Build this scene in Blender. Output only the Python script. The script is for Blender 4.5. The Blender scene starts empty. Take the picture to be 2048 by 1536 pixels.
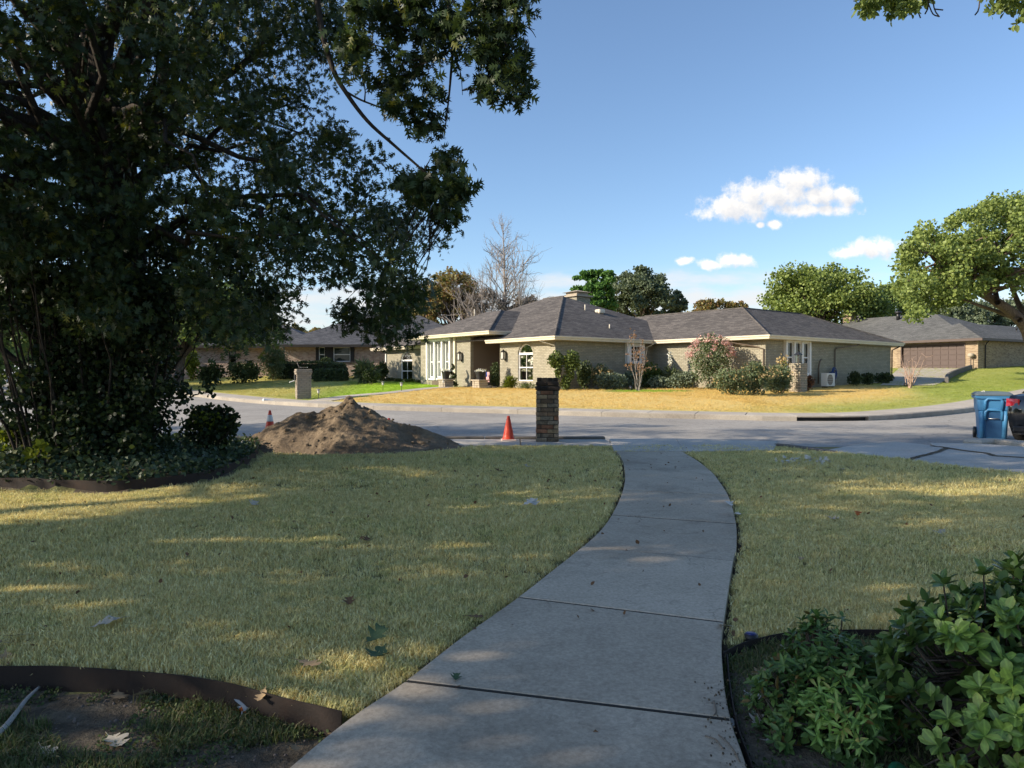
import bpy, math, random
import numpy as np
from mathutils import Vector, Matrix

# ------------------------------------------------------------------ camera, sky, sun, exposure
SC = bpy.context.scene
COL = SC.collection
R = math.radians
FPX = 1420.0          # focal length in photograph pixels (photo 2048 x 1536)
HZ = 750.0            # row of the horizon in the photograph
CAMZ = 1.3
PITCH = math.atan((HZ - 768.0) / FPX)
cam_d = bpy.data.cameras.new('camera')
cam_d.sensor_width = 36.0
cam_d.lens = 36.0 * FPX / 2048.0
cam_d.clip_start = 0.05
cam_d.clip_end = 5000.0
cam = bpy.data.objects.new('camera', cam_d)
COL.objects.link(cam)
cam.location = (0, 0, CAMZ)
cam.rotation_euler = (R(90) + PITCH, 0, 0)
SC.camera = cam

SUN_EL = R(25.0)
SUN_H = Vector((-0.972, -0.235, 0)).normalized()
SUN_DIR = Vector((SUN_H.x * math.cos(SUN_EL), SUN_H.y * math.cos(SUN_EL), math.sin(SUN_EL)))
sun_d = bpy.data.lights.new('sun', 'SUN')
sun_d.energy = 4.8
sun_d.angle = R(0.55)
sun_d.color = (1.0, 0.90, 0.76)
sun = bpy.data.objects.new('sun', sun_d)
COL.objects.link(sun)
sun.rotation_euler = SUN_DIR.to_track_quat('Z', 'Y').to_euler()
sun.location = (-60, 20, 40)

SC.view_settings.view_transform = 'Standard'
SC.view_settings.look = 'None'
SC.view_settings.gamma = 1.0
SC.view_settings.use_curve_mapping = False
SC.view_settings.use_white_balance = True
SC.view_settings.white_balance_temperature = 6900
SC.view_settings.exposure = 0.72
SKY_STRENGTH = 0.135
try:
    SC.cycles.use_denoising = True
    SC.cycles.denoiser = 'OPENIMAGEDENOISE'
    SC.cycles.denoising_input_passes = 'RGB_ALBEDO_NORMAL'
    SC.cycles.max_bounces = 8
    SC.cycles.transparent_max_bounces = 12
    SC.cycles.diffuse_bounces = 3
    SC.cycles.glossy_bounces = 3
    SC.cycles.sample_clamp_indirect = 4.0
    SC.cycles.use_adaptive_sampling = True
    SC.cycles.adaptive_threshold = 0.015
except Exception:
    pass


def build_world():
    w = bpy.data.worlds.new('World')
    SC.world = w
    w.use_nodes = True
    nt = w.node_tree
    nt.nodes.clear()
    N, L = nt.nodes.new, nt.links.new
    out = N('ShaderNodeOutputWorld')
    sky = N('ShaderNodeTexSky')
    sky.sky_type = 'NISHITA'
    sky.sun_disc = False
    sky.sun_elevation = SUN_EL
    sky.sun_rotation = math.atan2(SUN_H.x, SUN_H.y)
    sky.altitude = 150
    sky.air_density = 1.0
    sky.dust_density = 0.7
    sky.ozone_density = 4.2
    bg = N('ShaderNodeBackground')
    bg.inputs['Strength'].default_value = SKY_STRENGTH
    L(sky.outputs[0], bg.inputs['Color'])
    tc = N('ShaderNodeTexCoord')
    sep = N('ShaderNodeSeparateXYZ')
    L(tc.outputs['Generated'], sep.inputs[0])

    def M(op, a, b=None, c=None, clamp=False):
        n = N('ShaderNodeMath')
        n.operation = op
        n.use_clamp = clamp
        for i, v in enumerate((a, b, c)):
            if v is None:
                continue
            if isinstance(v, (int, float)):
                n.inputs[i].default_value = v
            else:
                L(v, n.inputs[i])
        return n.outputs[0]
    ysafe = M('MAXIMUM', sep.outputs['Y'], 0.02)
    px = M('DIVIDE', sep.outputs['X'], ysafe)
    pz = M('DIVIDE', sep.outputs['Z'], ysafe)
    # cumulus clouds over the far houses: (centre x, centre z, half width, half height) on the tangent plane of the direction sphere
    blobs = [(1470, 418, 78, 26), (1500, 392, 46, 30), (1560, 395, 70, 34), (1600, 362, 52, 26), (1640, 395, 60, 26), (1690, 398, 28, 22), (1620, 420, 90, 14),
             (1750, 498, 58, 20), (1688, 506, 26, 12), (1470, 522, 44, 13), (1418, 530, 26, 11), (1368, 522, 16, 9),
             (1548, 450, 15, 9), (1520, 451, 8, 6)]

    bank = [(1130, 560, 120, 20), (1400, 562, 210, 24), (1290, 588, 330, 30), (700, 590, 300, 30), (1800, 600, 300, 26), (1560, 548, 60, 10)]

    def density(qx, qz, blobs=blobs, scale=48.0, stretch=1.0, amp=2.5):
        d = None
        for (bx, by, rx, ry) in blobs:
            ax = M('MULTIPLY', M('SUBTRACT', qx, (bx - 1024) / FPX), FPX / rx)
            az = M('MULTIPLY', M('SUBTRACT', qz, (HZ - by) / FPX), FPX / ry)
            r2 = M('ADD', M('MULTIPLY', ax, ax), M('MULTIPLY', az, az))
            v = M('SUBTRACT', 1.0, M('SQRT', r2))
            d = v if d is None else M('MAXIMUM', d, v)
        cmb = N('ShaderNodeCombineXYZ')
        L(qx, cmb.inputs[0]); L(M('MULTIPLY', qz, stretch), cmb.inputs[2])
        nz = N('ShaderNodeTexNoise')
        nz.inputs['Scale'].default_value = scale
        nz.inputs['Detail'].default_value = 7.0
        nz.inputs['Roughness'].default_value = 0.62
        L(cmb.outputs[0], nz.inputs['Vector'])
        return M('ADD', d, M('MULTIPLY', M('SUBTRACT', nz.outputs[0], 0.5), amp)), nz.outputs[0]
    d0, n0 = density(px, pz)
    d1, n1 = density(M('ADD', px, -0.010), M('ADD', pz, 0.012))
    alpha = N('ShaderNodeMapRange')
    alpha.interpolation_type = 'SMOOTHSTEP'
    alpha.inputs['From Min'].default_value = -0.30
    alpha.inputs['From Max'].default_value = 0.62
    L(d0, alpha.inputs['Value'])
    # shade of the cumulus: thinner towards the sun = lit, thicker = grey
    sh = N('ShaderNodeMapRange')
    sh.inputs['From Min'].default_value = -0.3
    sh.inputs['From Max'].default_value = 0.95
    L(d1, sh.inputs['Value'])
    colr = N('ShaderNodeValToRGB')
    colr.color_ramp.elements[0].color = (1.0, 0.97, 0.93, 1)
    colr.color_ramp.elements[1].color = (0.62, 0.66, 0.74, 1)
    L(sh.outputs[0], colr.inputs[0])
    bgc = N('ShaderNodeBackground')
    bgc.inputs['Strength'].default_value = 0.74
    L(colr.outputs[0], bgc.inputs['Color'])
    mix1 = N('ShaderNodeMixShader')
    up = M('GREATER_THAN', sep.outputs['Y'], 0.05)
    L(M('MULTIPLY', M('MULTIPLY', alpha.outputs[0], 0.96), up), mix1.inputs[0])
    # thin bank of haze cloud near the horizon, all the way round
    cmb2 = N('ShaderNodeCombineXYZ')
    L(M('MULTIPLY', sep.outputs['X'], 5.0), cmb2.inputs[0])
    L(M('MULTIPLY', sep.outputs['Y'], 5.0), cmb2.inputs[1])
    L(M('MULTIPLY', sep.outputs['Z'], 34.0), cmb2.inputs[2])
    nb = N('ShaderNodeTexNoise')
    nb.inputs['Scale'].default_value = 1.3
    nb.inputs['Detail'].default_value = 6.0
    L(cmb2.outputs[0], nb.inputs['Vector'])
    band = N('ShaderNodeMapRange')
    band.interpolation_type = 'SMOOTHSTEP'
    band.inputs['From Min'].default_value = 0.155
    band.inputs['From Max'].default_value = 0.10
    L(sep.outputs['Z'], band.inputs['Value'])
    nbr = N('ShaderNodeMapRange')
    nbr.interpolation_type = 'SMOOTHSTEP'
    nbr.inputs['From Min'].default_value = 0.36
    nbr.inputs['From Max'].default_value = 0.66
    L(nb.outputs[0], nbr.inputs['Value'])
    bgh = N('ShaderNodeBackground')
    bgh.inputs['Color'].default_value = (0.86, 0.90, 0.96, 1)
    bgh.inputs['Strength'].default_value = 0.62
    mix0 = N('ShaderNodeMixShader')
    L(M('MULTIPLY', M('MULTIPLY', band.outputs[0], nbr.outputs[0]), 0.9), mix0.inputs[0])
    L(bg.outputs[0], mix0.inputs[1]); L(bgh.outputs[0], mix0.inputs[2])
    db, _ = density(px, pz, bank, 16.0, 3.2, 3.0)
    ab = N('ShaderNodeMapRange'); ab.interpolation_type = 'SMOOTHSTEP'
    ab.inputs['From Min'].default_value = -0.2; ab.inputs['From Max'].default_value = 1.3
    L(db, ab.inputs['Value'])
    mixb = N('ShaderNodeMixShader')
    L(M('MULTIPLY', M('MULTIPLY', ab.outputs[0], 0.72), up), mixb.inputs[0])
    L(mix0.outputs[0], mixb.inputs[1]); L(bgh.outputs[0], mixb.inputs[2])
    L(mixb.outputs[0], mix1.inputs[1]); L(bgc.outputs[0], mix1.inputs[2])
    L(mix1.outputs[0], out.inputs['Surface'])


build_world()

# ------------------------------------------------------------------ helpers
rng = np.random.default_rng(11)
random.seed(5)


def smooth(a, b, x):
    t = np.clip((x - a) / (b - a), 0, 1)
    return t * t * (3 - 2 * t)


def base(x, y):
    """general fall of the land"""
    x = np.asarray(x, float); y = np.asarray(y, float)
    return (0.012 * np.maximum(0, y - 18) + 0.03 * np.maximum(0, x - 14) * smooth(22, 34, y)
            + 0.025 * np.maximum(0, y - 43) * smooth(-45, -15, x))


def zroad(x, y):
    return base(x, y) - 0.13


def flat(x, y):
    return np.zeros_like(np.asarray(x, float))


_c, _s = math.cos(PITCH), math.sin(PITCH)


def ray(px, py):
    a = (px - 1024.0) / FPX
    b = -(py - 768.0) / FPX
    d = Vector((a, _c - b * _s, _s + b * _c))
    return d / d.y


def at(px, py, depth):
    """the point at that distance along Y seen at a pixel of the photograph"""
    d = ray(px, py)
    return Vector((d.x * depth, depth, CAMZ + d.z * depth))


def hit(px, py, zf=flat, lo=1.2, hi=260.0):
    d = ray(px, py)
    t = np.geomspace(lo, hi, 900)
    f = CAMZ + d.z * t - zf(d.x * t, t)
    k = np.where(f <= 0)[0]
    if len(k) == 0:
        tt = hi
    else:
        a, b = (t[k[0] - 1] if k[0] else lo), t[k[0]]
        for _ in range(40):
            m = (a + b) / 2
            if CAMZ + d.z * m - float(zf(d.x * m, m)) > 0:
                a = m
            else:
                b = m
        tt = (a + b) / 2
    return Vector((d.x * tt, tt, float(zf(d.x * tt, tt))))


def link(o, parent=None):
    COL.objects.link(o)
    if parent is not None:
        o.parent = parent
    return o


def tag(o, label=None, cat=None, group=None, kind=None):
    if label: o['label'] = label
    if cat: o['category'] = cat
    if group: o['group'] = group
    if kind: o['kind'] = kind
    return o


def empty(name, loc=(0, 0, 0), rz=0.0, label=None, cat=None, group=None):
    o = bpy.data.objects.new(name, None)
    o.empty_display_size = 0.2
    o.location = loc
    o.rotation_euler = (0, 0, rz)
    link(o)
    return tag(o, label, cat, group)


def fin(me, mat, smooth_=False):
    if mat is not None:
        for m in (mat if isinstance(mat, (list, tuple)) else [mat]):
            me.materials.append(m)
    if smooth_:
        me.polygons.foreach_set('use_smooth', np.ones(len(me.polygons), dtype=bool))
    me.update()
    return me


class MB:
    """collects faces for one mesh"""
    def __init__(s):
        s.v, s.f, s.m = [], [], []
        s.mi = 0

    def add(s, vs, fs):
        n = len(s.v)
        s.v += [tuple(p) for p in vs]
        s.f += [tuple(i + n for i in f) for f in fs]
        s.m += [s.mi] * len(fs)
        return s

    def box(s, x0, x1, y0, y1, z0, z1, mat=None):
        vs = [(x0, y0, z0), (x1, y0, z0), (x1, y1, z0), (x0, y1, z0), (x0, y0, z1), (x1, y0, z1), (x1, y1, z1), (x0, y1, z1)]
        if mat is not None:
            vs = [mat @ Vector(p) for p in vs]
        return s.add(vs, [(0, 3, 2, 1), (4, 5, 6, 7), (0, 1, 5, 4), (1, 2, 6, 5), (2, 3, 7, 6), (3, 0, 4, 7)])

    def bevbox(s, x0, x1, y0, y1, z0, z1, b=0.006, mat=None):
        """box with chamfered edges"""
        cx, cy, cz = (x0 + x1) / 2, (y0 + y1) / 2, (z0 + z1) / 2
        hx, hy, hz = abs(x1 - x0) / 2, abs(y1 - y0) / 2, abs(z1 - z0) / 2
        b = min(b, hx * .45, hy * .45, hz * .45)
        vs, idx = [], {}
        for sx in (-1, 1):
            for sy in (-1, 1):
                for sz in (-1, 1):
                    for k, p in enumerate(((hx, hy - b, hz - b), (hx - b, hy, hz - b), (hx - b, hy - b, hz))):
                        idx[(sx, sy, sz, k)] = len(vs)
                        vs.append((cx + sx * p[0], cy + sy * p[1], cz + sz * p[2]))
        fs = []
        for sx in (-1, 1):
            q = [idx[(sx, a, c, 0)] for a, c in ((-1, -1), (1, -1), (1, 1), (-1, 1))]
            fs.append(q if sx > 0 else q[::-1])
            q = [idx[(a, sx, c, 1)] for a, c in ((-1, -1), (1, -1), (1, 1), (-1, 1))]
            fs.append(q[::-1] if sx > 0 else q)
            q = [idx[(a, c, sx, 2)] for a, c in ((-1, -1), (1, -1), (1, 1), (-1, 1))]
            fs.append(q if sx > 0 else q[::-1])
        for a in (-1, 1):
            for c in (-1, 1):
                fs.append((idx[(a, c, -1, 0)], idx[(a, c, 1, 0)], idx[(a, c, 1, 1)], idx[(a, c, -1, 1)]))
                fs.append((idx[(a, -1, c, 0)], idx[(a, 1, c, 0)], idx[(a, 1, c, 2)], idx[(a, -1, c, 2)]))
                fs.append((idx[(-1, a, c, 1)], idx[(1, a, c, 1)], idx[(1, a, c, 2)], idx[(-1, a, c, 2)]))
                for e in (-1, 1):
                    fs.append((idx[(a, c, e, 0)], idx[(a, c, e, 1)], idx[(a, c, e, 2)]))
        if mat is not None:
            vs = [mat @ Vector(p) for p in vs]
        return s.add(vs, fs)

    def prism(s, poly, z0, z1):
        """vertical prism of a plan polygon; z0, z1 numbers or functions of x, y"""
        n = len(poly)
        f0 = z0 if callable(z0) else (lambda x, y: z0)
        f1 = z1 if callable(z1) else (lambda x, y: z1)
        vs = [(p[0], p[1], float(f0(p[0], p[1]))) for p in poly] + [(p[0], p[1], float(f1(p[0], p[1]))) for p in poly]
        fs = [tuple(range(n - 1, -1, -1)), tuple(range(n, 2 * n))]
        fs += [(i, (i + 1) % n, (i + 1) % n + n, i + n) for i in range(n)]
        return s.add(vs, fs)

    def tube(s, pts, rad, n=6, cap=True):
        pts = [Vector(p) for p in pts]
        if isinstance(rad, (int, float)):
            rad = [rad] * len(pts)
        vs = []
        ref = None
        for i, p in enumerate(pts):
            t = (pts[min(i + 1, len(pts) - 1)] - pts[max(i - 1, 0)])
            if t.length < 1e-9: t = Vector((0, 0, 1))
            t.normalize()
            if ref is None:
                ref = Vector((1, 0, 0)) if abs(t.x) < 0.8 else Vector((0, 1, 0))
            a = (ref - t * ref.dot(t))
            if a.length < 1e-4:
                a = t.orthogonal()
            a.normalize()
            ref = a
            b = t.cross(a)
            for k in range(n):
                w = 2 * math.pi * k / n
                vs.append(p + (a * math.cos(w) + b * math.sin(w)) * rad[i])
        fs = []
        for i in range(len(pts) - 1):
            for k in range(n):
                k2 = (k + 1) % n
                fs.append((i * n + k, i * n + k2, (i + 1) * n + k2, (i + 1) * n + k))
        if cap:
            fs.append(tuple(range(n - 1, -1, -1)))
            fs.append(tuple((len(pts) - 1) * n + k for k in range(n)))
        return s.add(vs, fs)

    def lathe(s, prof, n=16, c=(0, 0, 0), sq=1.0):
        """prof: (r, z) rings; sq > 1 squares the outline"""
        vs = []
        for (r, z) in prof:
            for k in range(n):
                w = 2 * math.pi * (k + .5) / n
                cx, sx = math.cos(w), math.sin(w)
                g = (abs(cx) ** (2 * sq) + abs(sx) ** (2 * sq)) ** (-1 / (2 * sq)) if sq != 1 else 1
                vs.append((c[0] + r * cx * g, c[1] + r * sx * g, c[2] + z))
        fs = []
        for i in range(len(prof) - 1):
            for k in range(n):
                k2 = (k + 1) % n
                fs.append((i * n + k, i * n + k2, (i + 1) * n + k2, (i + 1) * n + k))
        fs.append(tuple(range(n - 1, -1, -1)))
        fs.append(tuple((len(prof) - 1) * n + k for k in range(n)))
        return s.add(vs, fs)

    def mesh(s, name, mat, smooth_=False):
        me = bpy.data.meshes.new(name)
        me.from_pydata(s.v, [], s.f)
        if any(s.m):
            me.polygons.foreach_set('material_index', np.array(s.m, dtype=np.int32))
        return fin(me, mat, smooth_)

    def build(s, name, mat, parent=None, smooth_=False):
        return link(bpy.data.objects.new(name, s.mesh(name, mat, smooth_)), parent)


def tiled_mesh(name, V, faces, mat, smooth_=False):
    """V: (n, k, 3) copies of a k-vertex template with the given faces"""
    n, k = V.shape[0], V.shape[1]
    tl = np.array([i for f in faces for i in f], dtype=np.int32)
    ts = np.cumsum([0] + [len(f) for f in faces[:-1]]).astype(np.int32)
    loops = (tl[None, :] + (np.arange(n, dtype=np.int32) * k)[:, None]).ravel()
    starts = (ts[None, :] + (np.arange(n, dtype=np.int32) * len(tl))[:, None]).ravel()
    me = bpy.data.meshes.new(name)
    me.vertices.add(n * k)
    me.vertices.foreach_set('co', V.astype(np.float32).ravel())
    me.loops.add(len(loops))
    me.loops.foreach_set('vertex_index', loops)
    me.polygons.add(len(starts))
    me.polygons.foreach_set('loop_start', starts)
    me.update(calc_edges=True)
    return fin(me, mat, smooth_)


def grid_mesh(name, X, Y, Z, mat, smooth_=True):
    r, c = X.shape
    V = np.stack([X, Y, Z], -1).reshape(-1, 3)
    i = np.arange(r * c).reshape(r, c)
    F = np.stack([i[:-1, :-1], i[:-1, 1:], i[1:, 1:], i[1:, :-1]], -1).reshape(-1, 4)
    me = bpy.data.meshes.new(name)
    me.vertices.add(len(V)); me.vertices.foreach_set('co', V.astype(np.float32).ravel())
    me.loops.add(F.size); me.loops.foreach_set('vertex_index', F.astype(np.int32).ravel())
    me.polygons.add(len(F)); me.polygons.foreach_set('loop_start', np.arange(0, F.size, 4, dtype=np.int32))
    me.update(calc_edges=True)
    return fin(me, mat, smooth_)


def spline(pts, n=8):
    """Catmull-Rom through the points"""
    P = [np.array(p, float) for p in pts]
    P = [2 * P[0] - P[1]] + P + [2 * P[-1] - P[-2]]
    out = []
    for i in range(1, len(P) - 2):
        for k in range(n):
            t = k / n
            out.append(0.5 * ((2 * P[i]) + (-P[i - 1] + P[i + 1]) * t + (2 * P[i - 1] - 5 * P[i] + 4 * P[i + 1] - P[i + 2]) * t * t
                              + (-P[i - 1] + 3 * P[i] - 3 * P[i + 1] + P[i + 2]) * t ** 3))
    out.append(P[-2])
    return out


def in_poly(x, y, poly):
    x = np.asarray(x, float); y = np.asarray(y, float)
    c = np.zeros(x.shape, bool)
    n = len(poly)
    for i in range(n):
        x0, y0 = poly[i][0], poly[i][1]
        x1, y1 = poly[(i + 1) % n][0], poly[(i + 1) % n][1]
        if y0 == y1: continue
        k = ((y0 > y) != (y1 > y)) & (x < (x1 - x0) * (y - y0) / (y1 - y0) + x0)
        c ^= k
    return c


def dist_line(x, y, line):
    x = np.asarray(x, float); y = np.asarray(y, float)
    d = np.full(x.shape, 1e9)
    for i in range(len(line) - 1):
        ax, ay = line[i][0], line[i][1]
        bx, by = line[i + 1][0] - ax, line[i + 1][1] - ay
        t = np.clip(((x - ax) * bx + (y - ay) * by) / max(1e-9, bx * bx + by * by), 0, 1)
        d = np.minimum(d, np.hypot(x - ax - t * bx, y - ay - t * by))
    return d


_tab = np.random.default_rng(3).random((256, 256))


def vnoise(x, y):
    xi = np.floor(x).astype(int); yi = np.floor(y).astype(int)
    fx, fy = x - xi, y - yi
    fx = fx * fx * (3 - 2 * fx); fy = fy * fy * (3 - 2 * fy)
    g = lambda a, b: _tab[a & 255, b & 255]
    return (g(xi, yi) * (1 - fx) + g(xi + 1, yi) * fx) * (1 - fy) + (g(xi, yi + 1) * (1 - fx) + g(xi + 1, yi + 1) * fx) * fy


def fbm(x, y, o=5):
    x = np.asarray(x, float); y = np.asarray(y, float)
    s, a = 0, 0.5
    for i in range(o):
        s = s + a * vnoise(x * 2 ** i + 17 * i, y * 2 ** i + 31 * i)
        a *= 0.5
    return s


# ------------------------------------------------------------------ materials
class NT:
    def __init__(s, name):
        s.m = bpy.data.materials.new(name)
        s.m.use_nodes = True
        s.t = s.m.node_tree
        s.t.nodes.clear()
        s.out = s.t.nodes.new('ShaderNodeOutputMaterial')

    def n(s, typ, **kw):
        nd = s.t.nodes.new('ShaderNode' + typ)
        for k, v in kw.items():
            if hasattr(nd, k) and k not in ('Scale', 'Detail'):
                setattr(nd, k, v)
            else:
                nd.inputs[k.replace('_', ' ')].default_value = v
        return nd

    def l(s, a, b):
        s.t.links.new(a, b)

    def noise(s, scale, detail=4, rough=.55, vec=None, dist=0.0):
        nd = s.n('TexNoise')
        nd.inputs['Scale'].default_value = scale
        nd.inputs['Detail'].default_value = detail
        nd.inputs['Roughness'].default_value = rough
        nd.inputs['Distortion'].default_value = dist
        if vec is not None: s.l(vec, nd.inputs['Vector'])
        return nd.outputs[0]

    def ramp(s, fac, stops, interp='LINEAR'):
        nd = s.n('ValToRGB')
        cr = nd.color_ramp
        cr.interpolation = interp
        while len(cr.elements) < len(stops): cr.elements.new(0.5)
        for e, (p, c) in zip(cr.elements, stops):
            e.position = p
            e.color = (c[0], c[1], c[2], 1) if not isinstance(c, (int, float)) else (c, c, c, 1)
        s.l(fac, nd.inputs[0])
        return nd.outputs[0]

    def mix(s, fac, a, b, blend='MIX'):
        nd = s.n('Mix', data_type='RGBA', blend_type=blend)
        for v, i in ((fac, 0), (a, 6), (b, 7)):
            if isinstance(v, (int, float)): nd.inputs[i].default_value = v
            elif isinstance(v, (tuple, list)): nd.inputs[i].default_value = (*v[:3], 1)
            else: s.l(v, nd.inputs[i])
        return nd.outputs[2]

    def math(s, op, a, b=None):
        nd = s.n('Math', operation=op)
        for i, v in enumerate((a, b)):
            if v is None: continue
            if isinstance(v, (int, float)): nd.inputs[i].default_value = v
            else: s.l(v, nd.inputs[i])
        return nd.outputs[0]

    def bump(s, h, strength=.3, dist=.01, normal=None):
        nd = s.n('Bump')
        nd.inputs['Strength'].default_value = strength
        nd.inputs['Distance'].default_value = dist
        s.l(h, nd.inputs['Height'])
        if normal is not None: s.l(normal, nd.inputs['Normal'])
        return nd.outputs[0]

    def pos(s, obj=False):
        if obj:
            return s.n('TexCoord').outputs['Object']
        return s.n('NewGeometry').outputs['Position']

    def principled(s, col, rough=.8, bump=None, spec=.3, metal=0.0, coat=0.0):
        p = s.n('BsdfPrincipled')
        if isinstance(col, (tuple, list)): p.inputs['Base Color'].default_value = (*col[:3], 1)
        else: s.l(col, p.inputs['Base Color'])
        if isinstance(rough, (int, float)): p.inputs['Roughness'].default_value = rough
        else: s.l(rough, p.inputs['Roughness'])
        p.inputs['Specular IOR Level'].default_value = spec
        p.inputs['Metallic'].default_value = metal
        p.inputs['Coat Weight'].default_value = coat
        if bump is not None: s.l(bump, p.inputs['Normal'])
        s.l(p.outputs[0], s.out.inputs['Surface'])
        s.p = p
        return s.m


def simple(name, col, rough=.6, var=.12, scale=6.0, bump=.15, spec=.35, metal=0.0, coat=0.0, dirt=None):
    """paint, plastic, metal: a colour with faint uneven wear and relief"""
    t = NT(name)
    v = t.pos(True)
    n = t.noise(scale, 5, .6, v)
    c = t.mix(n, tuple(x * (1 - var) for x in col), tuple(min(1, x * (1 + var)) for x in col))
    if dirt:
        d = t.ramp(t.noise(scale * .45, 6, .7, v), [(0.5, 0.0), (0.72, 1.0)])
        c = t.mix(t.math('MULTIPLY', d, dirt[3]), c, dirt[:3])
    b = t.bump(t.noise(scale * 9, 3, .5, v), bump, .004) if bump else None
    return t.principled(c, t.ramp(n, [(0, max(.02, rough - .08)), (1, min(1, rough + .08))]), b, spec, metal, coat)


def leafmat(name, dark, light, trans=.35, rough=.45, accent=None, acc=.08, spec=.3):
    t = NT(name)
    rnd = t.n('NewGeometry').outputs['Random Per Island']
    c = t.mix(rnd, dark, light)
    if accent is not None:
        a = t.ramp(t.math('FRACT', t.math('MULTIPLY', rnd, 37.13)), [(1 - acc - .02, 0.0), (1 - acc, 1.0)])
        c = t.mix(a, c, accent)
    p = t.n('BsdfPrincipled')
    t.l(c, p.inputs['Base Color'])
    p.inputs['Roughness'].default_value = rough
    p.inputs['Specular IOR Level'].default_value = spec
    tr = t.n('BsdfTranslucent')
    t.l(t.mix(.6, c, (1.0, .95, .25), 'MULTIPLY'), tr.inputs['Color'])
    mx = t.n('MixShader')
    mx.inputs[0].default_value = trans
    t.l(p.outputs[0], mx.inputs[1]); t.l(tr.outputs[0], mx.inputs[2])
    t.l(mx.outputs[0], t.out.inputs['Surface'])
    return t.m


def barkmat(name, a, b, scale=9):
    t = NT(name)
    mp = t.n('Mapping')
    mp.inputs['Scale'].default_value = (1, 1, .22)
    t.l(t.pos(True), mp.inputs['Vector'])
    n = t.noise(scale, 6, .65, mp.outputs[0], 1.2)
    return t.principled(t.ramp(n, [(.32, a), (.68, b)]), .9, t.bump(n, .9, .03), .15)


def concrete(name, a, b, stain=(.12, .11, .10), stain_amt=.45, grit=60.0, crack=0.0):
    t = NT(name)
    v = t.pos()
    n1 = t.noise(1.1, 6, .6, v)
    c = t.mix(t.ramp(n1, [(.3, 0.0), (.7, 1.0)]), a, b)
    s = t.ramp(t.noise(.55, 7, .68, v, .4), [(.48, 0.0), (.68, 1.0)])
    c = t.mix(t.math('MULTIPLY', s, stain_amt), c, stain)
    g = t.noise(grit, 3, .7, v)
    c = t.mix(.35, c, t.ramp(g, [(.3, .25), (.7, .85)]), 'OVERLAY')
    sp = t.ramp(t.noise(grit * 2.2, 2, .5, v), [(.66, 0.0), (.72, 1.0)])
    c = t.mix(t.math('MULTIPLY', sp, .22), c, (.05, .05, .05))
    if crack:
        dn = t.n('TexNoise'); dn.inputs['Scale'].default_value = 3.0; dn.inputs['Detail'].default_value = 6
        t.l(v, dn.inputs['Vector'])
        wv = t.n('VectorMath', operation='ADD'); t.l(v, wv.inputs[0])
        ms = t.n('VectorMath', operation='SCALE'); t.l(dn.outputs['Color'], ms.inputs[0]); ms.inputs['Scale'].default_value = .55; t.l(ms.outputs[0], wv.inputs[1])
        vo = t.n('TexVoronoi', feature='DISTANCE_TO_EDGE'); vo.inputs['Scale'].default_value = .62; t.l(wv.outputs[0], vo.inputs['Vector'])
        cr = t.math('MULTIPLY', t.ramp(vo.outputs['Distance'], [(0.0, 1.0), (.0035, 0.0)]), t.ramp(t.noise(.9, 3, .6, v), [(.5, 0.0), (.6, 1.0)]))
        c = t.mix(t.math('MULTIPLY', cr, crack), c, (.05, .047, .042))
        blot = t.ramp(t.noise(5.5, 6, .75, v, 1.0), [(.55, 0.0), (.66, 1.0)])
        c = t.mix(t.math('MULTIPLY', blot, .28), c, tuple(x * .55 for x in stain))
    # per-slab tone
    oi = t.n('ObjectInfo').outputs['Random']
    c = t.mix(1.0, c, t.ramp(oi, [(0, .84), (1, 1.0)]), 'MULTIPLY')
    return t.principled(c, .92, t.bump(g, .35, .004), .18)


def brickmat(name, bricks, mortar, scale_w=.24, row=.08, mortar_size=.010, bump=.5, rough=.85, obj=True, split=.5):
    """far brickwork on a wall whose local X or Y runs along it"""
    t = NT(name)
    tc = t.n('TexCoord')
    sep = t.n('SeparateXYZ')
    t.l(tc.outputs['Object'], sep.inputs[0])
    geo = t.n('NewGeometry')
    vt = t.n('VectorTransform', vector_type='NORMAL', convert_from='WORLD', convert_to='OBJECT')
    t.l(geo.outputs['True Normal'], vt.inputs[0])
    sn = t.n('SeparateXYZ'); t.l(vt.outputs[0], sn.inputs[0])
    usey = t.math('GREATER_THAN', t.math('ABSOLUTE', sn.outputs['X']), .6)
    u = t.math('ADD', t.math('MULTIPLY', sep.outputs['X'], t.math('SUBTRACT', 1.0, usey)), t.math('MULTIPLY', sep.outputs['Y'], usey))
    cb = t.n('CombineXYZ')
    t.l(u, cb.inputs[0]); t.l(sep.outputs['Z'], cb.inputs[1])
    br = t.n('TexBrick')
    br.offset = .5
    br.inputs['Scale'].default_value = 1.0
    br.inputs['Brick Width'].default_value = scale_w
    br.inputs['Row Height'].default_value = row
    br.inputs['Mortar Size'].default_value = mortar_size
    br.inputs['Mortar Smooth'].default_value = .25
    br.inputs['Bias'].default_value = 0.0
    br.inputs['Color1'].default_value = (0, 0, 0, 1)
    br.inputs['Color2'].default_value = (1, 1, 1, 1)
    br.inputs['Mortar'].default_value = (0.5, .5, .5, 1)
    t.l(cb.outputs[0], br.inputs['Vector'])
    n = t.noise(1.6, 5, .6, cb.outputs[0])
    st = [(i / max(1, len(bricks) - 1), c) for i, c in enumerate(bricks)]
    c = t.ramp(br.outputs['Color'], st)
    c = t.mix(.25, c, t.ramp(n, [(.3, .3), (.7, .75)]), 'OVERLAY')
    c = t.mix(br.outputs['Fac'], c, mortar)
    h = t.math('SUBTRACT', 1.0, br.outputs['Fac'])
    return t.principled(c, rough, t.bump(h, bump, .02), .2)


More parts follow.
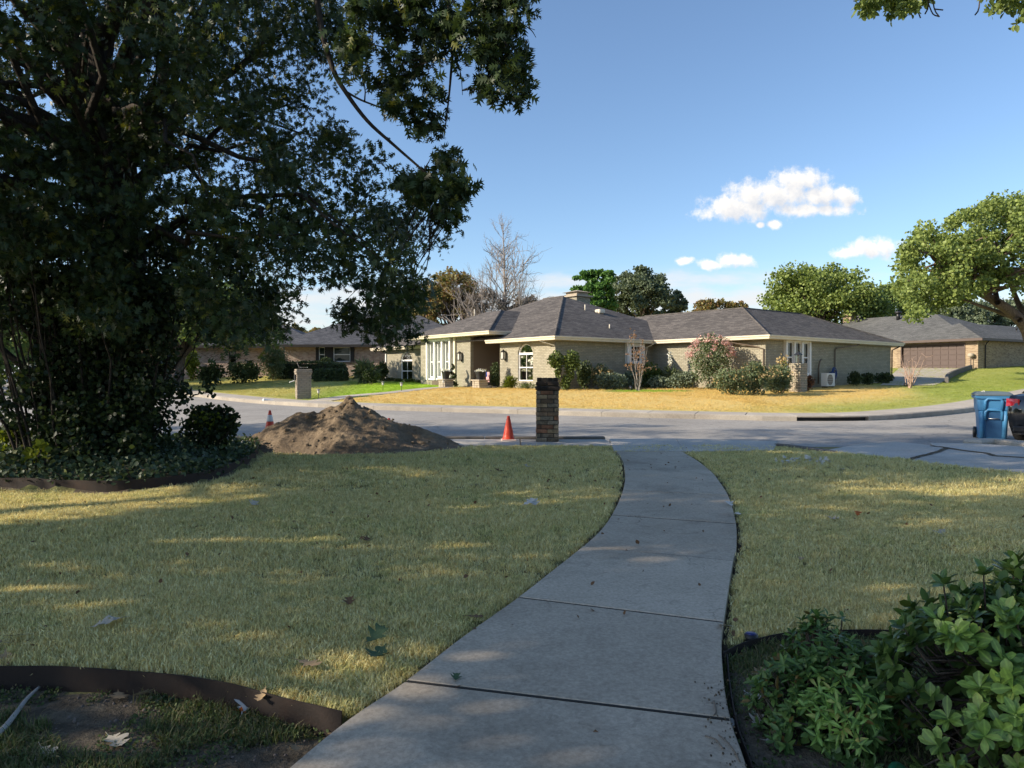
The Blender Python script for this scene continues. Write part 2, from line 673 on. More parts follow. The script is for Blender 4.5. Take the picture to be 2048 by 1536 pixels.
def shingles(name, a, b, row=.14):
    """asphalt roof: courses a few pixels wide at most"""
    t = NT(name)
    tc = t.n('TexCoord')
    sep = t.n('SeparateXYZ'); t.l(tc.outputs['Object'], sep.inputs[0])
    geo = t.n('NewGeometry')
    vt = t.n('VectorTransform', vector_type='NORMAL', convert_from='WORLD', convert_to='OBJECT')
    t.l(geo.outputs['True Normal'], vt.inputs[0])
    sn = t.n('SeparateXYZ'); t.l(vt.outputs[0], sn.inputs[0])
    usey = t.math('GREATER_THAN', t.math('ABSOLUTE', sn.outputs['X']), t.math('ABSOLUTE', sn.outputs['Y']))
    u = t.math('ADD', t.math('MULTIPLY', sep.outputs['X'], t.math('SUBTRACT', 1.0, usey)), t.math('MULTIPLY', sep.outputs['Y'], usey))
    cb = t.n('CombineXYZ')
    t.l(u, cb.inputs[0]); t.l(t.math('MULTIPLY', sep.outputs['Z'], 2.5), cb.inputs[1])
    br = t.n('TexBrick')
    br.offset = .37
    br.inputs['Scale'].default_value = 1.0
    br.inputs['Brick Width'].default_value = .34
    br.inputs['Row Height'].default_value = row
    br.inputs['Mortar Size'].default_value = .008
    br.inputs['Color1'].default_value = (0, 0, 0, 1)
    br.inputs['Color2'].default_value = (1, 1, 1, 1)
    br.inputs['Mortar'].default_value = (0, 0, 0, 1)
    t.l(cb.outputs[0], br.inputs['Vector'])
    c = t.mix(br.outputs['Color'], a, b)
    n = t.noise(.5, 5, .6, tc.outputs['Object'])
    c = t.mix(.5, c, t.ramp(n, [(.3, .36), (.7, .66)]), 'OVERLAY')
    g = t.noise(22, 3, .6, tc.outputs['Object'])
    c = t.mix(.5, c, t.ramp(g, [(.3, .3), (.7, .72)]), 'OVERLAY')
    c = t.mix(t.math('MULTIPLY', br.outputs['Fac'], .5), c, (.03, .03, .032))
    return t.principled(c, .93, t.bump(br.outputs['Color'], .5, .02), .15)


def glassmat(name, tint=(.9, .95, .95), see=.72):
    t = NT(name)
    tr = t.n('BsdfTransparent'); tr.inputs[0].default_value = (tint[0] * see, tint[1] * see, tint[2] * see, 1)
    gl = t.n('BsdfGlossy'); gl.inputs['Roughness'].default_value = .03
    fr = t.n('Fresnel'); fr.inputs[0].default_value = 1.5
    mx = t.n('MixShader')
    t.l(fr.outputs[0], mx.inputs[0]); t.l(tr.outputs[0], mx.inputs[1]); t.l(gl.outputs[0], mx.inputs[2])
    t.l(mx.outputs[0], t.out.inputs['Surface'])
    return t.m


def grassmat(name, straw, green, extra=None):
    """blades: straw and green in drifts, with per-tuft spread"""
    t = NT(name)
    v = t.pos()
    n = t.noise(.75, 6, .66, v)
    n2 = t.noise(3.4, 3, .6, v)
    rnd = t.n('ObjectInfo').outputs['Random']
    isl = t.n('NewGeometry').outputs['Random Per Island']
    f = t.math('ADD', t.math('ADD', t.math('MULTIPLY', n, 1.3), t.math('MULTIPLY', n2, .45)), t.math('MULTIPLY', t.math('ADD', t.math('MULTIPLY', rnd, 1.8), isl), .30))
    f = t.ramp(t.math('MULTIPLY', f, .68), [(.50, 0.0), (.90, 1.0)])
    c = t.mix(f, green, straw)
    c = t.mix(.75, c, t.ramp(isl, [(0, .15), (1, .85)]), 'OVERLAY')
    c = t.mix(.5, c, t.ramp(t.math('FRACT', t.math('MULTIPLY', rnd, 7.31)), [(0, .25), (1, .75)]), 'OVERLAY')
    p = t.n('BsdfPrincipled')
    t.l(c, p.inputs['Base Color'])
    p.inputs['Roughness'].default_value = .7
    p.inputs['Specular IOR Level'].default_value = .15
    tr = t.n('BsdfTranslucent'); t.l(c, tr.inputs['Color'])
    mx = t.n('MixShader'); mx.inputs[0].default_value = .3
    t.l(p.outputs[0], mx.inputs[1]); t.l(tr.outputs[0], mx.inputs[2])
    t.l(mx.outputs[0], t.out.inputs['Surface'])
    return t.m
# ------------------------------------------------------------------ palette
M = {}
M['walk'] = concrete('walk_concrete', (.43, .362, .275), (.54, .458, .355), (.24, .20, .15), .9, 55, .8)
M['pavement'] = concrete('pavement_concrete', (.38, .34, .29), (.50, .45, .38), (.24, .20, .15), .4, 40)
M['drive'] = concrete('drive_concrete', (.40, .375, .335), (.50, .465, .415), (.24, .22, .19), .4, 45)
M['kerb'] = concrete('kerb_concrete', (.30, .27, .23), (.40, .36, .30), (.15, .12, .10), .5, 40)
M['dark_kerb'] = concrete('dark_kerb_concrete', (.13, .12, .11), (.19, .175, .155), (.06, .05, .05), .5, 40)  # darker overall than the concrete of the far kerb
M['joint'] = simple('dirty_joint', (.030, .027, .022), .95, .3, 20, .3)
M['rust'] = simple('rusty_steel', (.026, .019, .016), .75, .35, 9, .3, .3, .2, 0, (.06, .032, .02, .5))
M['white_trim'] = simple('white_painted_trim', (.72, .71, .68), .5, .05, 3, .05)
M['cream_trim'] = simple('cream_painted_fascia', (.66, .59, .46), .5, .06, 2.5, .05, .35, 0, 0, (.4, .34, .25, .35))
M['soffit'] = simple('soffit_paint', (.52, .46, .36), .7, .06, 2.5, .05)
M['dark_metal'] = simple('black_lantern_metal', (.018, .018, .020), .4, .2, 8, .1, .4)
M['spout_brown'] = simple('brown_downspout', (.13, .10, .075), .5, .15, 4, .05)
M['glass'] = glassmat('window_glass', (.85, .95, .92), .5)
M['blind'] = simple('pale_blind', (.22, .26, .235), .7, .08, 5, .05)
M['unlit_dark'] = simple('unlit_hollow_dark', (.035, .035, .035), .9, .1, 3, 0)  # near-black colour standing in for unlit depth
M['greybrick'] = brickmat('grey_painted_brick', [(.285, .262, .195), (.32, .295, .222), (.355, .328, .25)], (.19, .174, .132), .26, .083, .009, .8)
M['greybrick_plain'] = brickmat('grey_painted_soldier_course', [(.285, .262, .195), (.32, .295, .222), (.355, .328, .25)], (.17, .155, .12), .085, .25, .009, .8)
M['redbrick'] = brickmat('mottled_red_brick', [(.16, .085, .065), (.33, .20, .155), (.42, .31, .26), (.22, .12, .09)], (.40, .36, .31), .24, .08, .011, .5)
M['tanbrick'] = brickmat('mottled_tan_brick', [(.17, .11, .07), (.30, .215, .135), (.38, .29, .19), (.22, .15, .10)], (.32, .28, .21), .24, .08, .011, .5)
M['darkbrick_side'] = M['tanbrick']
M['roof'] = shingles('charcoal_shingles', (.075, .068, .064), (.145, .13, .118))
M['roof_grey'] = shingles('grey_shingles', (.09, .092, .09), (.15, .15, .145))
M['roof_dark'] = shingles('slate_shingles', (.055, .058, .066), (.105, .107, .117))
M['garage'] = simple('brown_garage_door_paint', (.085, .06, .052), .55, .1, 3, .05)
M['porch_wall'] = simple('taupe_porch_stucco', (.17, .135, .10), .85, .08, 4, .1)
M['stone'] = concrete('pale_planter_stone', (.34, .29, .22), (.46, .40, .31), (.22, .18, .13), .35, 30)
M['black_pot'] = simple('black_resin_pot', (.02, .02, .022), .45, .2, 6, .05)
M['bark'] = barkmat('grey_brown_bark', (.045, .035, .028), (.13, .105, .085))
M['bark_dark'] = barkmat('dark_bark', (.022, .018, .015), (.065, .054, .044), 14)
M['bark_pale'] = barkmat('pale_dead_bark', (.20, .17, .15), (.36, .32, .29))
M['bark_pecan'] = barkmat('reddish_bark', (.085, .058, .042), (.21, .155, .115))
M['leaf_oak'] = leafmat('oak_leaves', (.022, .038, .016), (.055, .088, .030), .34, .42, (.14, .15, .03), .05)
M['leaf_holly'] = leafmat('small_dark_leaves', (.016, .030, .014), (.045, .072, .028), .28, .45, (.10, .13, .03), .04)
M['leaf_ground'] = leafmat('ground_cover_leaves', (.030, .055, .032), (.085, .125, .065), .25, .5, (.14, .16, .06), .06)
M['leaf_yellow'] = leafmat('yellow_green_leaves', (.10, .14, .02), (.22, .26, .04), .45, .5)  # yellow green is the colour of the leaves themselves
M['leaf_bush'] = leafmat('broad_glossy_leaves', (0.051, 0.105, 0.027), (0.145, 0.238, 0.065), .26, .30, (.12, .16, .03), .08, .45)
M['leaf_nandina'] = leafmat('narrow_bright_leaves', (0.048, 0.109, 0.029), (0.152, 0.264, 0.072), .30, .38, (.16, .11, .03), .05, .4)
M['leaf_pecan'] = leafmat('pecan_leaves', (0.104, 0.155, 0.042), (0.282, 0.348, 0.094), .35, .5)
M['leaf_elm'] = leafmat('elm_leaves', (0.075, 0.125, 0.038), (0.208, 0.280, 0.079), .35, .5)
M['leaf_live'] = leafmat('live_oak_leaves', (0.069, 0.098, 0.060), (0.172, 0.213, 0.122), .25, .5)
M['leaf_fern'] = leafmat('bright_fern_leaves', (0.052, 0.131, 0.031), (0.139, 0.278, 0.061), .35, .5)
M['leaf_olive'] = leafmat('olive_brown_leaves', (0.160, 0.147, 0.060), (0.330, 0.282, 0.113), .35, .6, (.22, .12, .045), .25)
M['leaf_grey'] = leafmat('greyed_twigs_and_leaves', (.13, .105, .085), (.24, .205, .175), .2, .8)
M['leaf_shrub'] = leafmat('grey_green_shrub_leaves', (0.075, 0.113, 0.056), (0.208, 0.255, 0.133), .28, .55, (.22, .20, .10), .07)
M['leaf_silver'] = leafmat('silver_green_leaves', (0.100, 0.136, 0.090), (0.236, 0.281, 0.190), .22, .6)
M['leaf_topiary'] = leafmat('topiary_leaves', (0.043, 0.072, 0.022), (0.167, 0.217, 0.051), .3, .55)
M['leaf_hedge'] = leafmat('clipped_hedge_leaves', (0.032, 0.052, 0.020), (0.087, 0.116, 0.041), .2, .55)
M['leaf_redbush'] = leafmat('red_tinged_leaves', (.12, .045, .028), (.24, .12, .06), .3, .6)
M['leaf_brown'] = leafmat('withered_leaves', (.22, .12, .07), (.42, .25, .16), .35, .7)
M['bloom_pink'] = leafmat('pink_blooms', (.52, .27, .26), (.74, .48, .45), .4, .7)
M['bloom_tan'] = leafmat('dried_tan_blooms', (.34, .25, .12), (.50, .39, .20), .35, .8)
M['bloom_white'] = leafmat('white_blooms', (.70, .70, .66), (.85, .85, .82), .3, .7)
M['dirt'] = None


def ground_mats():
    # near lawn soil and thatch under the blades
    t = NT('lawn_thatch')
    v = t.pos()
    n = t.noise(.55, 5, .62, v)
    n2 = t.noise(14, 5, .7, v)
    c = t.mix(t.ramp(n, [(.38, 0.0), (.62, 1.0)]), (.13, .14, .055), (.25, .21, .10))
    c = t.mix(.6, c, t.ramp(n2, [(.3, .2), (.7, .75)]), 'OVERLAY')
    M['thatch'] = t.principled(c, .95, t.bump(n2, .8, .03), .1)
    # bed soil
    t = NT('bed_soil')
    v = t.pos()
    n = t.noise(5, 6, .7, v)
    n2 = t.noise(38, 4, .7, v)
    c = t.mix(t.ramp(n, [(.35, 0.0), (.65, 1.0)]), (.075, .062, .046), (.17, .14, .10))
    c = t.mix(.5, c, t.ramp(n2, [(.3, .2), (.75, .85)]), 'OVERLAY')
    M['soil'] = t.principled(c, .95, t.bump(t.math('ADD', n, n2), 1.0, .02), .1)
    # spoil heap
    t = NT('dug_earth')
    v = t.pos()
    n = t.noise(2.2, 7, .65, v)
    n2 = t.noise(26, 5, .7, v)
    c = t.ramp(n, [(.25, (.125, .095, .068)), (.5, (.185, .142, .10)), (.75, (.255, .20, .14))])
    c = t.mix(.45, c, t.ramp(n2, [(.3, .2), (.7, .8)]), 'OVERLAY')
    M['dirt'] = t.principled(c, .97, t.bump(t.math('ADD', t.math('MULTIPLY', n, .7), n2), .9, .03), .08)
    # street: worn concrete with aggregate, tar-dark patches and oil drip lines
    t = NT('street_paving')
    v = t.pos()
    n = t.noise(.35, 6, .6, v)
    g = t.noise(46, 3, .7, v)
    g2 = t.noise(7, 5, .7, v)
    c = t.mix(t.ramp(n, [(.3, 0.0), (.7, 1.0)]), (.25, .235, .215), (.345, .325, .295))
    c = t.mix(.55, c, t.ramp(g, [(.28, .2), (.72, .85)]), 'OVERLAY')
    c = t.mix(.35, c, t.ramp(g2, [(.3, .3), (.7, .7)]), 'OVERLAY')
    vo = t.n('TexVoronoi', feature='DISTANCE_TO_EDGE')
    vo.inputs['Scale'].default_value = .17
    wv = t.n('Vector' + 'Math', operation='ADD')
    t.l(v, wv.inputs[0])
    dn = t.n('TexNoise'); dn.inputs['Scale'].default_value = 1.3; dn.inputs['Detail'].default_value = 5
    t.l(v, dn.inputs['Vector']); t.l(dn.outputs['Color'], wv.inputs[1])
    t.l(wv.outputs[0], vo.inputs['Vector'])
    cr = t.ramp(vo.outputs['Distance'], [(0.0, 1.0), (.004, 0.0)])
    c = t.mix(t.math('MULTIPLY', cr, .45), c, (.05, .047, .045))
    M['street'] = t.principled(c, .93, t.bump(g, .5, .006), .2)
    # far lawns: dry orange grass, yellow green, watered lime green by the attribute 'tone'
    for nm, typ in (('far_lawn', 'GEOMETRY'), ('far_blades', 'INSTANCER')):
        t = NT(nm)
        v = t.pos()
        at_ = t.n('Attribute', attribute_type=typ, attribute_name='tone')
        n = t.noise(1.0, 6, .65, v)
        n2 = t.noise(17, 4, .7, v)
        f = t.math('ADD', at_.outputs['Fac'], t.math('MULTIPLY', t.math('SUBTRACT', n, .5), .42))
        c = t.ramp(f, [(0.0, (.64, .45, .165)), (.25, (.56, .44, .16)), (.5, (.38, .38, .12)), (.75, (.26, .32, .07)), (1.0, (.29, .44, .045))])
        c = t.mix(.35, c, t.ramp(n2, [(.28, .35), (.72, .7)]), 'OVERLAY')
        if typ == 'GEOMETRY':
            M[nm] = t.principled(c, .95, t.bump(n2, .5, .04), .08)
        else:
            p = t.n('BsdfDiffuse'); t.l(c, p.inputs[0])
            tr = t.n('BsdfTranslucent'); t.l(c, tr.inputs['Color'])
            mx = t.n('MixShader'); mx.inputs[0].default_value = .3
            t.l(p.outputs[0], mx.inputs[1]); t.l(tr.outputs[0], mx.inputs[2])
            t.l(mx.outputs[0], t.out.inputs['Surface'])
            M[nm] = t.m
    t = NT('distant_ground')
    v = t.pos()
    c = t.mix(t.noise(.03, 5, .6, v), (.12, .13, .05), (.24, .20, .10))
    M['ground'] = t.principled(c, .95, None, .1)
    M['blades'] = grassmat('lawn_blades', (.74, .62, .28), (.39, .42, .14))
    M['weeds'] = leafmat('bed_weeds', (.04, .075, .025), (.13, .17, .06), .3, .6, (.2, .17, .09), .12)


ground_mats()


def strip_slab(Lp, Rp, z0, z1, n=10, bev=.012, m=4):
    """a slab between two plan polylines, with softened arrises; z1 number or function"""
    def resample(P, k):
        P = np.array([(p[0], p[1]) for p in P], float)
        d = np.r_[0, np.cumsum(np.hypot(*np.diff(P, axis=0).T))]
        q = np.linspace(0, d[-1], k)
        return np.stack([np.interp(q, d, P[:, 0]), np.interp(q, d, P[:, 1])], -1)
    A, B = resample(Lp, n), resample(Rp, n)
    f1 = z1 if callable(z1) else (lambda x, y: z1)
    f0 = z0 if callable(z0) else (lambda x, y: z0)
    mb = MB()
    C = [[A[i] * (1 - j / m) + B[i] * (j / m) for j in range(m + 1)] for i in range(n)]
    cen = np.mean([p for r in C for p in r], axis=0)
    vs, fs = [], []
    ids = {}
    for i in range(n):
        for j in range(m + 1):
            p = C[i][j].copy()
            if i == 0: p = p + (C[1][j] - C[0][j]) / max(1e-6, np.linalg.norm(C[1][j] - C[0][j])) * bev
            if i == n - 1: p = p + (C[-2][j] - C[-1][j]) / max(1e-6, np.linalg.norm(C[-2][j] - C[-1][j])) * bev
            if j == 0: p = p + (B[i] - A[i]) / np.linalg.norm(B[i] - A[i]) * bev
            if j == m: p = p + (A[i] - B[i]) / np.linalg.norm(B[i] - A[i]) * bev
            ids[(i, j)] = len(vs)
            vs.append((p[0], p[1], float(f1(p[0], p[1]))))
    for i in range(n - 1):
        for j in range(m):
            fs.append((ids[(i, j)], ids[(i, j + 1)], ids[(i + 1, j + 1)], ids[(i + 1, j)]))
    rim = [(0, j) for j in range(m)] + [(i, m) for i in range(n - 1)] + [(n - 1, j) for j in range(m, 0, -1)] + [(i, 0) for i in range(n - 1, 0, -1)]
    k = len(vs)
    for (i, j) in rim:
        p = C[i][j]; vs.append((p[0], p[1], float(f1(p[0], p[1])) - bev))
    k2 = len(vs)
    for (i, j) in rim:
        p = C[i][j]; vs.append((p[0], p[1], float(f0(p[0], p[1]))))
    q = len(rim)
    for a in range(q):
        b = (a + 1) % q
        fs.append((ids[rim[b]], ids[rim[a]], k + a, k + b))
        fs.append((k + b, k + a, k2 + a, k2 + b))
    return mb.add(vs, fs)


def offset_line(P, d):
    P = np.array([(p[0], p[1]) for p in P], float)
    T = np.gradient(P, axis=0)
    T /= np.linalg.norm(T, axis=1)[:, None]
    return P + np.stack([-T[:, 1], T[:, 0]], -1) * d


def resample(P, step):
    P = np.array([(p[0], p[1]) for p in P], float)
    d = np.r_[0, np.cumsum(np.hypot(*np.diff(P, axis=0).T))]
    q = np.arange(0, d[-1], step)
    return np.stack([np.interp(q, d, P[:, 0]), np.interp(q, d, P[:, 1])], -1)


# ------------------------------------------------------------------ the setting
def setting():
    mb = MB()
    mb.add([(-2500, -2500, -.75), (2500, -2500, -.75), (2500, 2500, -.75), (-2500, 2500, -.75)], [(0, 1, 2, 3)])
    tag(mb.build('ground', M['ground']), 'flat distant ground under the whole neighbourhood', None, None, 'structure')
    xs = np.arange(-110, 90.1, 2.0)
    ys = np.concatenate([np.arange(13.9, 62, 1.2), np.arange(62, 131, 4.0)])
    X, Y = np.meshgrid(xs, ys)
    o = link(bpy.data.objects.new('street', grid_mesh('street', X, Y, zroad(X, Y), M['street'])))
    tag(o, 'pale worn street paving between the two kerbs', None, None, 'structure')


setting()

# far kerb: where the road meets it in the photograph
FK_PX = [(2330, 745), (2190, 770), (2048, 803), (1955, 822), (1860, 833), (1750, 841), (1575, 842), (1400, 838), (1200, 833), (1000, 827), (763, 820), (626, 814), (529, 808),
         (444, 800), (339, 787), (240, 775), (120, 767)]
FK = [hit(x, y, zroad) for x, y in FK_PX]
FK = resample(spline([(p.x, p.y) for p in FK], 10), .25)       # runs from the far side of the bend, past the inlet, to the other street
FKo = lambda d: offset_line(FK, d)
# the land lies on the -d side (walking leftwards, the far side is on the right)
FK_KERB, FK_WALK = FKo(-.16), FKo(-1.45)


def far_lawn_z(x, y):
    d = dist_line(x, y, FK[::6])
    return base(x, y) + .02 + .30 * smooth(1.5, 10.5, d)


def far_z(x, y):
    return far_lawn_z(x, y)


WALK2_PX_TOP = [(630, 800), (700, 789), (800, 780), (905, 772.5)]
def tone_at(x, y):
    """how green the far grass is at a place"""
    x = np.asarray(x, float); y = np.asarray(y, float)
    tt = np.zeros(x.shape)
    w0, w1 = WALK2[0], WALK2[-1]
    side = (w1[0] - w0[0]) * (y - w0[1]) - (w1[1] - w0[1]) * (x - w0[0])      # > 0: left of the far front walk
    tt = np.where(side > 0, 1.0, 0.06)
    # the neighbour's lawn beyond the property line is a dull brown green
    nb = smooth(0, 5, (-7.5 - .10 * (y - 40)) - x + .0 * y)
    nb2 = smooth(-1, 4, y - 46 - .25 * (x + 14))
    g = np.maximum(nb, nb2 * (x < 0))
    tt = np.where(side > 0, tt * (1 - g) + .42 * g, tt)
    # greener towards the kerb and round the bend
    d = dist_line(x, y, FK[::6])
    k = smooth(5, 12, x) * smooth(7.0, 2.0, d) * .55 + smooth(17, 23, x) * .62
    k = np.maximum(k, smooth(2.6, 1.5, d) * .35)
    tt = np.where(side > 0, tt, np.maximum(tt, np.minimum(k, .68)))
    yt = YOUNG
    tt = np.maximum(tt, smooth(1.9, .9, np.hypot((x - yt.x - .5) * .7, y - yt.y)))
    return tt


WALK2 = [hit(x, y, far_z) for x, y in [(640, 802), (700, 793), (800, 784), (905, 774.5)]]
YOUNG = hit(1276, 783, far_z)


def far_side():
    n = len(FK_WALK)
    idx = np.unique(np.r_[np.arange(0, n, 2), n - 1])
    E = FK_WALK[idx] * 1.0
    far = E + np.array([0.0, 1.0]) * 0
    # spread the rows towards the back
    v = np.concatenate([np.linspace(0, .22, 34), np.linspace(.22, 1, 30)[1:]])
    top = np.stack([E[:, 0] * 1.6 + 4, np.full(len(E), 150.0)], -1)
    X = E[None, :, 0] * (1 - v[:, None]) + top[None, :, 0] * v[:, None]
    Y = E[None, :, 1] * (1 - v[:, None]) + top[None, :, 1] * v[:, None]
    Z = far_lawn_z(X.ravel(), Y.ravel()).reshape(X.shape)
    Z += (fbm(X.ravel() * .5, Y.ravel() * .5, 3).reshape(X.shape) - .44) * .10 * smooth(0, 2, v * 100)[:, None]
    me = grid_mesh('far_lawn', X, Y, Z, M['far_lawn'])
    a = me.attributes.new('tone', 'FLOAT', 'POINT')
    a.data.foreach_set('value', tone_at(X.ravel(), Y.ravel()).astype(np.float32))
    o = link(bpy.data.objects.new('far_lawn', me))
    tag(o, 'sunlit lawn across the street, orange dry grass beside watered green', None, None, 'structure')
    # far pavement of separate slabs
    root = empty('far_sidewalk'); tag(root, 'pale concrete sidewalk along the far side of the street', None, None, 'structure')
    step = 6
    zt = lambda x, y: base(x, y) + .025
    zk = lambda x, y: base(x, y) + .02
    zb = lambda x, y: base(x, y) - .25
    for i in range(0, n - step - 1, step):
        j = i + step
        A, B = FK_KERB[i:j + 1].copy(), FK_WALK[i:j + 1].copy()
        g = .012 / 1.5
        A[0] = A[0] * (1 - g) + A[1] * g; B[0] = B[0] * (1 - g) + B[1] * g
        A[-1] = A[-1] * (1 - g * 6) + A[-2] * g * 6; B[-1] = B[-1] * (1 - g * 6) + B[-2] * g * 6
        # the inner slab edge stands 5 mm off the kerb
        A = A * .996 + B * .004
        strip_slab(A, B, zb, zt, 5, .01, 2).build('slab', M['pavement'], root)
    kroot = empty('far_kerb'); tag(kroot, 'raised concrete kerb along the far side of the street', None, None, 'structure')
    # inlet: a gap in the kerb face with a slab over it
    i0 = int(np.argmin(np.hypot(FK[:, 0] - hit(1745, 842, zroad).x, FK[:, 1] - hit(1745, 842, zroad).y)))
    i1 = int(np.argmin(np.hypot(FK[:, 0] - hit(1588, 842, zroad).x, FK[:, 1] - hit(1588, 842, zroad).y)))
    cuts = [0]
    while cuts[-1] < n - 14:
        nx = cuts[-1] + 12
        if cuts[-1] < i0 < nx + 4: nx = i0
        elif cuts[-1] == i0: nx = i1
        cuts.append(nx)
    for a_, b_ in zip(cuts[:-1], cuts[1:]):
        A, B = FK[a_:b_ + 1].copy(), FK_KERB[a_:b_ + 1].copy()
        A[-1] = A[-1] * .96 + A[-2] * .04; B[-1] = B[-1] * .96 + B[-2] * .04
        if a_ == i0:
            strip_slab(A, B, lambda x, y: base(x, y) - .018, zk, 8, .012, 1).build('inlet_top', M['kerb'], kroot)
            strip_slab(offset_line(A, -.12), offset_line(A, -.15), zb, lambda x, y: base(x, y) - .02, 8, .004, 1).build('inlet_back', M['unlit_dark'], kroot)
        else:
            strip_slab(A, B, zb, zk, max(3, (b_ - a_) // 3), .02, 1).build('kerb_stone', M['kerb'], kroot)
    # the far house's front walk
    wroot = empty('far_front_walk'); tag(wroot, 'narrow pale concrete walk from the far sidewalk to the planters', None, None, 'structure')
    P = spline([(p.x, p.y) for p in WALK2], 10)
    P = resample(P, .2)
    A, B = offset_line(P, -.55), offset_line(P, .55)
    zt2 = lambda x, y: float(far_lawn_z(x, y)) + .035
    for i in range(0, len(P) - 9, 8):
        strip_slab(A[i:i + 9], B[i:i + 9], lambda x, y: float(far_lawn_z(x, y)) - .1, zt2, 5, .01, 2).build('slab', M['pavement'], wroot)


far_side()

# ------------------------------------------------------------------ near yard
WL_PX = [(470, 1650), (596, 1536), (702, 1449), (812, 1374), (925, 1285), (1037, 1204), (1105, 1150), (1166, 1100), (1207, 1060), (1232, 1020), (1246, 985), (1250, 958), (1246, 927), (1233, 906)]
WR_PX = [(1520, 1650), (1489, 1536), (1462, 1455), (1448, 1381), (1443, 1301), (1447, 1255), (1466, 1130), (1473, 1100), (1471, 1048), (1457, 998), (1440, 970), (1424, 949), (1395, 925), (1363, 906)]
WL = resample(spline([hit(*p)[:2] for p in WL_PX], 10), .006)
WR = resample(spline([hit(*p)[:2] for p in WR_PX], 10), .006)
JOINTS = [((812, 1374), (1455, 1452)), ((1037, 1204), (1445, 1255)), ((1166, 1100), (1468, 1130)), ((1227, 1036), (1471, 1054)), ((1249, 985), (1449, 996)), ((1248, 945), (1418, 945))]
WALK_POLY = [tuple(p) for p in WL[::10]] + [tuple(p) for p in WR[::-10]]
BED1_EDGE = [hit(x, y)[:2] for x, y in [(-420, 1345), (0, 1343), (160, 1346), (330, 1358), (420, 1371), (560, 1408), (640, 1427), (700, 1440)]]
BED1_RET = [hit(x, y)[:2] for x, y in [(700, 1441), (650, 1486), (590, 1542), (480, 1660)]]
BED1 = [tuple(p) for p in spline(BED1_EDGE, 6)] + [tuple(p) for p in BED1_RET] + [(-3.2, BED1_RET[-1][1])]
BED2_EDGE = [hit(x, y)[:2] for x, y in [(1449, 1312), (1475, 1299), (1510, 1286), (1590, 1271), (1700, 1266), (1800, 1268), (2000, 1280), (2400, 1330)]]
BED2_RET = [hit(x, y)[:2] for x, y in [(1449, 1314), (1455, 1381), (1468, 1455), (1495, 1536), (1526, 1650)]]
BED2 = [tuple(p) for p in spline(BED2_EDGE, 6)] + [(3.6, 1.2)] + [tuple(p) for p in BED2_RET[::-1]]
BED3_EDGE = [hit(x, y)[:2] for x, y in [(-700, 985), (-300, 978), (0, 979), (130, 984), (250, 985), (350, 975), (430, 960), (490, 934), (515, 915), (520, 900)]]
BED3 = [tuple(p) for p in spline(BED3_EDGE, 6)] + [(-5.0, 12.6), (-18, 12.6)]
PILE_C = (-3.02, 12.75)
KERB_Y = 14.15
WALKY0, WALKY1 = 12.85, 14.0


def in_pile(x, y, k=1.0):
    return ((np.asarray(x) - PILE_C[0] - .15) / (2.15 * k)) ** 2 + ((np.asarray(y) - PILE_C[1]) / (1.35 * k)) ** 2 < 1


DRIVE = [hit(x, y)[:2] for x, y in [(1556, 889), (1640, 903.5), (1720, 912), (1810, 922), (1900, 934), (2048, 947), (2250, 968)]]
DRIVE_TOP = [hit(x, y)[:2] for x, y in [(1556, 884), (1660, 882), (1790, 882), (1960, 886), (2100, 894), (2260, 906), (2500, 930)]]
DRIVE_POLY = [tuple(p) for p in DRIVE] + [tuple(p) for p in DRIVE_TOP[::-1]]


